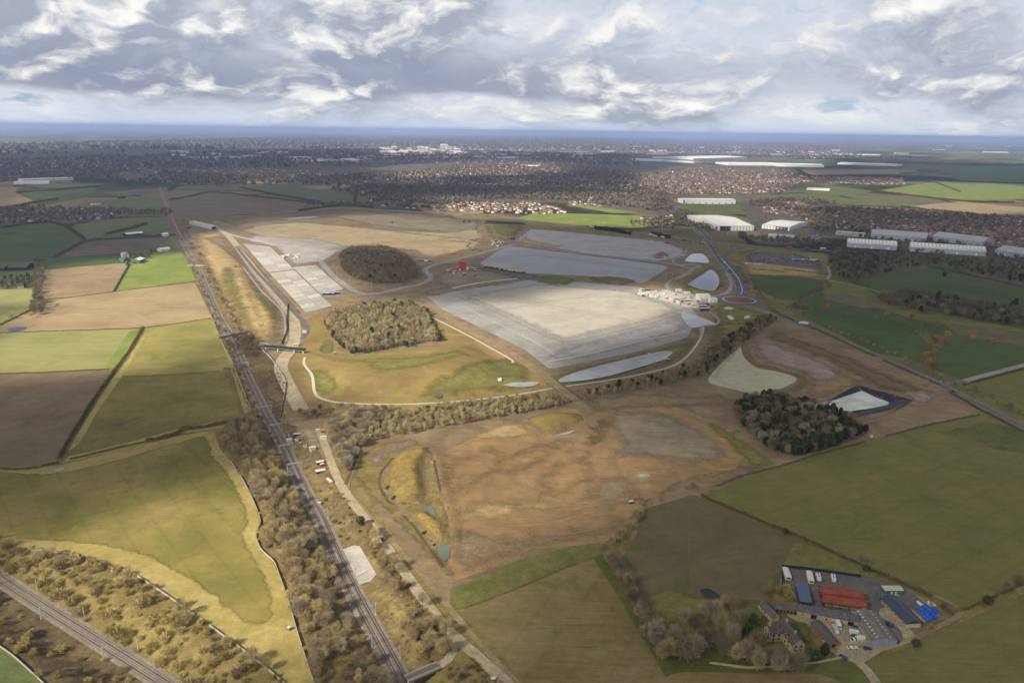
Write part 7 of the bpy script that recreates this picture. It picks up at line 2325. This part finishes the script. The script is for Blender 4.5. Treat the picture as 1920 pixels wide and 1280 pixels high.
def house_mass(pts):
    """all further houses: walls and roofs in one mesh"""
    V, Fq, Mi, k = [], [], [], 0
    pts = np.asarray(pts)
    n = len(pts)
    g = np.random.default_rng(8)
    far = np.hypot(pts[:, 0], pts[:, 1])
    sc = np.clip(far / 6000, 1, 1.8)
    L, D = g.uniform(8, 14, n) * sc, g.uniform(7, 9, n) * sc
    a = EA[pts[:, 2].astype(int)] + g.choice([0, 0, 1.57], n) + g.uniform(-.15, .15, n)
    w, h = 5.0 * sc, 8.0 * sc
    lx = np.stack([-L, L, L, -L, -L, L, L, -L, -L, L], 1) / 2
    ly = np.stack([-D, -D, D, D, -D, -D, D, D, 0 * D, 0 * D], 1) / 2
    lz = np.stack([0 * w, 0 * w, 0 * w, 0 * w, w, w, w, w, h, h], 1) - .3
    c, s = np.cos(a)[:, None], np.sin(a)[:, None]
    v = np.stack([lx * c - ly * s + pts[:, :1], lx * s + ly * c + pts[:, 1:2], lz], -1).reshape(-1, 3)
    base = (np.arange(n) * 10)[:, None]
    quads = np.array([(0, 1, 5, 4), (1, 2, 6, 5), (2, 3, 7, 6), (3, 0, 4, 7), (4, 5, 9, 8), (6, 7, 8, 9)])
    f = (quads[None] + base[:, :, None]).reshape(-1, 4)
    tri = np.array([(5, 6, 9, 9), (7, 4, 8, 8)])
    wm = g.choice([0, 0, 1], n)
    rm = g.choice([2, 2, 3, 4], n)
    mi = np.repeat(np.stack([wm, wm, wm, wm, rm, rm], 1).reshape(-1, 6), 1, 0).ravel()
    o = obj('housing', mesh_np('housing', v, f, ['house_brick', 'house_render', 'tile_red', 'tile_brown', 'tile_grey'], mi))
    tag(o, 'further houses of the towns and estates reaching to the horizon', 'houses', kind='stuff')


house_mass(HP[290:])
# dark tree-filled land of the far towns
for pg, lf in (([(-200, 300), (0, 290), (200, 275), (480, 258), (900, 252), (1300, 256), (1700, 272), (1560, 292), (1300, 308), (1210, 325), (1190, 345), (1000, 352), (700, 348), (440, 338), (300, 343), (150, 332), (-200, 330)], .2),
               ([(1480, 392), (1600, 388), (1750, 396), (1990, 412), (1990, 505), (1850, 480), (1690, 470), (1560, 440), (1500, 428)], .1), ([(680, 345), (1000, 350), (1260, 362), (1268, 400), (1240, 404), (1060, 380), (900, 376), (800, 380), (690, 382)], .12),
               ([(1190, 328), (1300, 308), (1490, 314), (1510, 345), (1462, 370), (1270, 372), (1190, 362)], .26), ([(-200, 396), (60, 386), (170, 392), (250, 392), (190, 414), (100, 418), (-200, 430)], .1), ([(1380, 376), (1540, 372), (1580, 384), (1560, 440), (1430, 445), (1400, 405)], .08)):
    S('town_ground', pg, 'town_floor', lf)
_t = []
for pg, st, sc in (([(680, 347), (1000, 352), (1250, 362), (1262, 400), (1060, 378), (900, 376), (800, 382), (690, 378)], 24, 1.3), ([(-60, 398), (60, 388), (170, 393), (248, 393), (180, 414), (100, 416), (-60, 426)], 22, 1.1),
                   ([(1490, 392), (1600, 390), (1750, 396), (1960, 412), (1960, 500), (1850, 486), (1690, 472), (1600, 440), (1510, 428)], 23, 1.0), ([(1190, 330), (1300, 312), (1490, 316), (1505, 345), (1462, 366), (1270, 368), (1190, 362)], 45, 1.2),
                   ([(690, 332), (850, 312), (1050, 308), (1200, 325), (1200, 358), (1050, 352), (900, 346), (780, 348)], 38, 1.3), ([(440, 335), (700, 325), (700, 348), (690, 372), (560, 345)], 45, 1.5),
                   ([(0, 325), (200, 318), (440, 330), (560, 345), (400, 352), (300, 345), (150, 338), (0, 340)], 42, 1.5), ([(1400, 376), (1540, 372), (1570, 385), (1560, 430), (1530, 440), (1510, 405), (1400, 384)], 20, 1.1),
                   ([(1262, 400), (1300, 398), (1310, 408), (1345, 432), (1330, 436), (1270, 420)], 16, 1.0), ([(1400, 444), (1560, 452), (1560, 462), (1400, 450)], 14, .9), ([(1180, 415), (1262, 412), (1262, 430), (1190, 428)], 22, 1.0),
                   ([(0, 300), (400, 285), (700, 280), (1200, 292), (1200, 312), (850, 306), (560, 316), (200, 318), (0, 322)], 72, 2.0), ([(0, 272), (500, 258), (1000, 254), (1600, 272), (1500, 290), (1100, 282), (700, 278), (0, 292)], 150, 3.2),
                   ([(130, 402), (320, 392), (322, 404), (200, 414)], 20, 1.1), ([(225, 498), (245, 500), (300, 478), (290, 470), (262, 476)], 14, .8), ([(560, 384), (800, 388), (850, 397), (700, 384), (600, 380)], 18, 1.0)):
    q = P(pg)[:, :2]
    lo, hi = q.min(0), q.max(0)
    gx_, gy_ = np.meshgrid(np.arange(lo[0], hi[0], st), np.arange(lo[1], hi[1], st))
    g = np.column_stack([gx_.ravel(), gy_.ravel()]) + RNG.uniform(-.5, .5, (gx_.size, 2)) * st
    g = g[inside(g, q)]
    g = g[vnoise(g[:, 0] / (st * 5), g[:, 1] / (st * 5), 2) > .28]
    u = np.abs(g[:, 0]) < g[:, 1] * .75
    g = g[u]
    _t += [(x, y, sc * RNG.uniform(.7, 1.3), 1.0) for x, y in g]


def town_clump(r):
    v, f = clumps(r, 26, 4.4, 4.4, 5.5, 2.1)
    return v, np.vstack([f[:, :3], f[:, [0, 2, 3]]])


mass('town_trees', town_clump, _t, ['town_tree'], 'dark winter trees between the houses of the far towns', 'trees')

# white blocks of the city on the skyline
def block(px, w, d, h, matn, lab, grp=None, name='city_block'):
    p = P(*px)
    root = empty(name, p)
    MB().box(-w / 2, w / 2, -d / 2, d / 2, -1, h).build('wall', matn, root)
    MB().box(-w / 2 + 2, w / 2 - 2, -d / 2 + 2, d / 2 - 2, h, h + 4).build('plant_room', matn, root)
    for k in range(int(h // 9)):
        MB().box(-w / 2 + 1.5, w / 2 - 1.5, -d / 2 - .4, -d / 2 + .1, 3 + k * 9, 6.5 + k * 9).build('window_band', 'glass_dark', root)
    tag(root, lab, 'building', grp)


block((833, 279.5), 105, 60, 62, 'wall_white', 'tall pale hospital-like slab on the far town skyline')
for i in range(44):
    x = rnd.uniform(715, 870)
    block((x, 281 + rnd.uniform(-3, 8)), rnd.uniform(40, 110), 40, rnd.uniform(14, 30), rnd.choice(('wall_white', 'cream_render', 'wall_white')), 'pale low block in the sunlit centre of the far town', 'pale blocks of the far town centre')
for i in range(70):
    x = rnd.uniform(330, 1150)
    y = 291 + rnd.uniform(-6, 8) + (6 if 560 < x < 720 else 0)
    block((x, y), rnd.uniform(60, 190), 50, rnd.uniform(9, 16), rnd.choice(('wall_white', 'wall_white', 'roof_grey')), 'low white industrial shed in the far town', 'white sheds of the far town', 'far_industrial_shed')
for i in range(40):
    x = rnd.uniform(1180, 1900)
    y = 268 + rnd.uniform(-6, 26)
    block((x, y), rnd.uniform(80, 260), 60, rnd.uniform(8, 14), rnd.choice(('wall_white', 'cream_render')), 'pale building scattered over the far right country', 'pale buildings on the far right', 'far_building')
mp = P(482, 291)
mo = empty('radio_mast', mp)
MB().tube((0, 0, 0), (0, 0, 170), 5, 2.5, 6).build('tower', 'galv', mo)
MB().box(-5, 5, -5, 5, 120, 124).build('platform', 'galv', mo)
tag(mo, 'slim grey radio mast rising above the far town', 'mast')

# ------------------------------------------------------------------ unseen deck of clouds added to shade the ground, gaps cut over sunlit areas
def shade_cloud_deck():
    m, N, out = mat_new('shade_cloud_vapour')
    d = N('ShaderNodeAttribute', attribute_name='cloud_cover').outputs['Fac']
    body = N('ShaderNodeMixShader', {0: .5, 1: N('ShaderNodeBsdfDiffuse', {'Color': (.30, .31, .35, 1)}).outputs[0], 2: N('ShaderNodeBsdfTranslucent', {'Color': (.30, .31, .35, 1)}).outputs[0]})  # kept dark grey so less light comes down under the deck
    fac = N.math('SUBTRACT', 1.0, N.math('SQRT', N.math('SUBTRACT', 1.0, d)))
    mx = N('ShaderNodeMixShader', {0: fac, 1: N('ShaderNodeBsdfTransparent').outputs[0], 2: body.outputs[0]})
    N.l.new(mx.outputs[0], out.inputs[0])
    lit = [([(-150, 1030), (60, 1010), (150, 985), (260, 930), (400, 890), (470, 850), (560, 860), (640, 880), (760, 990), (840, 1100), (860, 1200), (830, 1330), (-150, 1330)], .04),
           ([(530, 785), (640, 770), (740, 800), (830, 840), (850, 1000), (860, 1090), (700, 1000), (560, 880)], .12),
           ([(800, 810), (1000, 770), (1150, 790), (1200, 850), (1170, 950), (980, 1040), (850, 1090), (820, 1000)], .38),
           ([(-150, 520), (60, 530), (75, 500), (250, 485), (345, 465), (365, 432), (420, 430), (640, 470), (600, 500), (700, 560), (830, 558), (900, 570), (1010, 540), (1190, 535), (1300, 545), (1310, 572), (1240, 608), (1060, 640),
             (1000, 660), (1010, 720), (800, 770), (600, 790), (530, 780), (480, 720), (430, 640), (330, 680), (250, 700), (150, 715), (-150, 725)], .0),
           ([(690, 760), (1060, 735), (1080, 790), (900, 830), (700, 850)], .22),
           ([(440, 412), (700, 400), (910, 420), (910, 470), (800, 490), (640, 470), (460, 440)], .38),
           ([(790, 372), (1000, 368), (1240, 358), (1270, 395), (1240, 432), (960, 415), (800, 402)], .08),
           ([(1190, 325), (1300, 308), (1480, 312), (1500, 340), (1430, 380), (1270, 372), (1190, 350)], .04),
           ([(690, 314), (900, 300), (1060, 306), (1060, 324), (760, 337)], .08),
           ([(1560, 345), (1700, 340), (1960, 350), (1960, 402), (1700, 398), (1580, 385), (1440, 372)], .2),
           ([(700, 268), (890, 268), (890, 290), (720, 292)], .08), ([(1280, 297), (1560, 295), (1560, 313), (1280, 313)], .06),
           ([(1262, 362), (1540, 366), (1530, 440), (1340, 446), (1290, 410)], .42), ([(0, 345), (140, 340), (80, 395), (0, 395)], .45), ([(430, 352), (560, 336), (540, 330), (420, 340)], .3)]
    ys = [-600.0]
    while ys[-1] < 10500:
        ys.append(ys[-1] + max(32.0, min(160.0, abs(ys[-1]) * .035)))
    xs = np.arange(-5200, 5600, 62.0)
    Xc, Yc = np.meshgrid(xs, np.array(ys))
    g = np.column_stack([Xc.ravel(), Yc.ravel()])
    dist = np.hypot(g[:, 0], g[:, 1])
    wob = dist * .02 + 12
    gp = g + np.column_stack([(vnoise(g[:, 0] / 130, g[:, 1] / 130, 1) - .5), (vnoise(g[:, 0] / 130, g[:, 1] / 130, 2) - .5)]) * 2 * wob[:, None]
    dens = np.full(len(g), .93)
    dens -= .09 * sstep((vnoise(g[:, 0] / 420, g[:, 1] / 420, 6) - .35) / .4)
    for pg, dv in lit:
        q = flat(pg)
        inn = inside(gp, q)
        sd = seg_dist(gp, q, True) * np.where(inn, 1, -1)
        soft = np.maximum(14, np.hypot(*q.mean(0)) * .022)
        w = sstep(sd / (2 * soft) + .5)
        dens = dens * (1 - w) + np.minimum(dens, dv) * w
    # thins out to nothing at the rim
    rim = np.minimum.reduce([(g[:, 0] + 5200) / 500, (5500 - g[:, 0]) / 500, (g[:, 1] + 600) / 150, (10400 - g[:, 1]) / 900])
    dens *= sstep(rim)
    A = 2000.0
    sh = A / -LDIR.z
    cx, cy = g[:, 0] - LDIR.x * sh, g[:, 1] - LDIR.y * sh
    bump = 120 * vnoise(g[:, 0] / 260, g[:, 1] / 260, 9) + 60 * vnoise(g[:, 0] / 110, g[:, 1] / 110, 12)
    n = len(g)
    v = np.vstack([np.column_stack([cx, cy, A - 6 * vnoise(g[:, 0] / 200, g[:, 1] / 200, 14)]), np.column_stack([cx - LDIR.x * 60, cy - LDIR.y * 60, A + 25 + bump * dens])])
    nx_, ny_ = len(xs), len(ys)
    ix = np.arange(n).reshape(ny_, nx_)
    qf = np.stack([ix[:-1, :-1], ix[:-1, 1:], ix[1:, 1:], ix[1:, :-1]], -1).reshape(-1, 4)
    keep = dens[qf].max(1) > .012
    qf = qf[keep]
    f = np.vstack([qf[:, ::-1], qf + n])
    me = mesh_np('cloud', v, f, [m], smooth=True)
    at = me.attributes.new('cloud_cover', 'FLOAT', 'POINT')
    at.data.foreach_set('value', np.r_[dens, dens].astype(np.float32))
    tag(obj('cloud', me), kind='structure')


shade_cloud_deck()

# ------------------------------------------------------------------ haze
def haze():
    m, N, out = mat_new('haze_air')
    v = N('ShaderNodeVolumePrincipled', {'Color': (.46, .60, 1.0, 1), 'Density': 5.2e-5, 'Anisotropy': .2})
    N.l.new(v.outputs[0], out.inputs['Volume'])
    b = MB().box(-70000, 70000, -3000, 90000, -9, 285)
    o = b.build('haze', [m])
    tag(o, 'pale blue haze lying over the distant country', 'haze', kind='stuff')


haze()
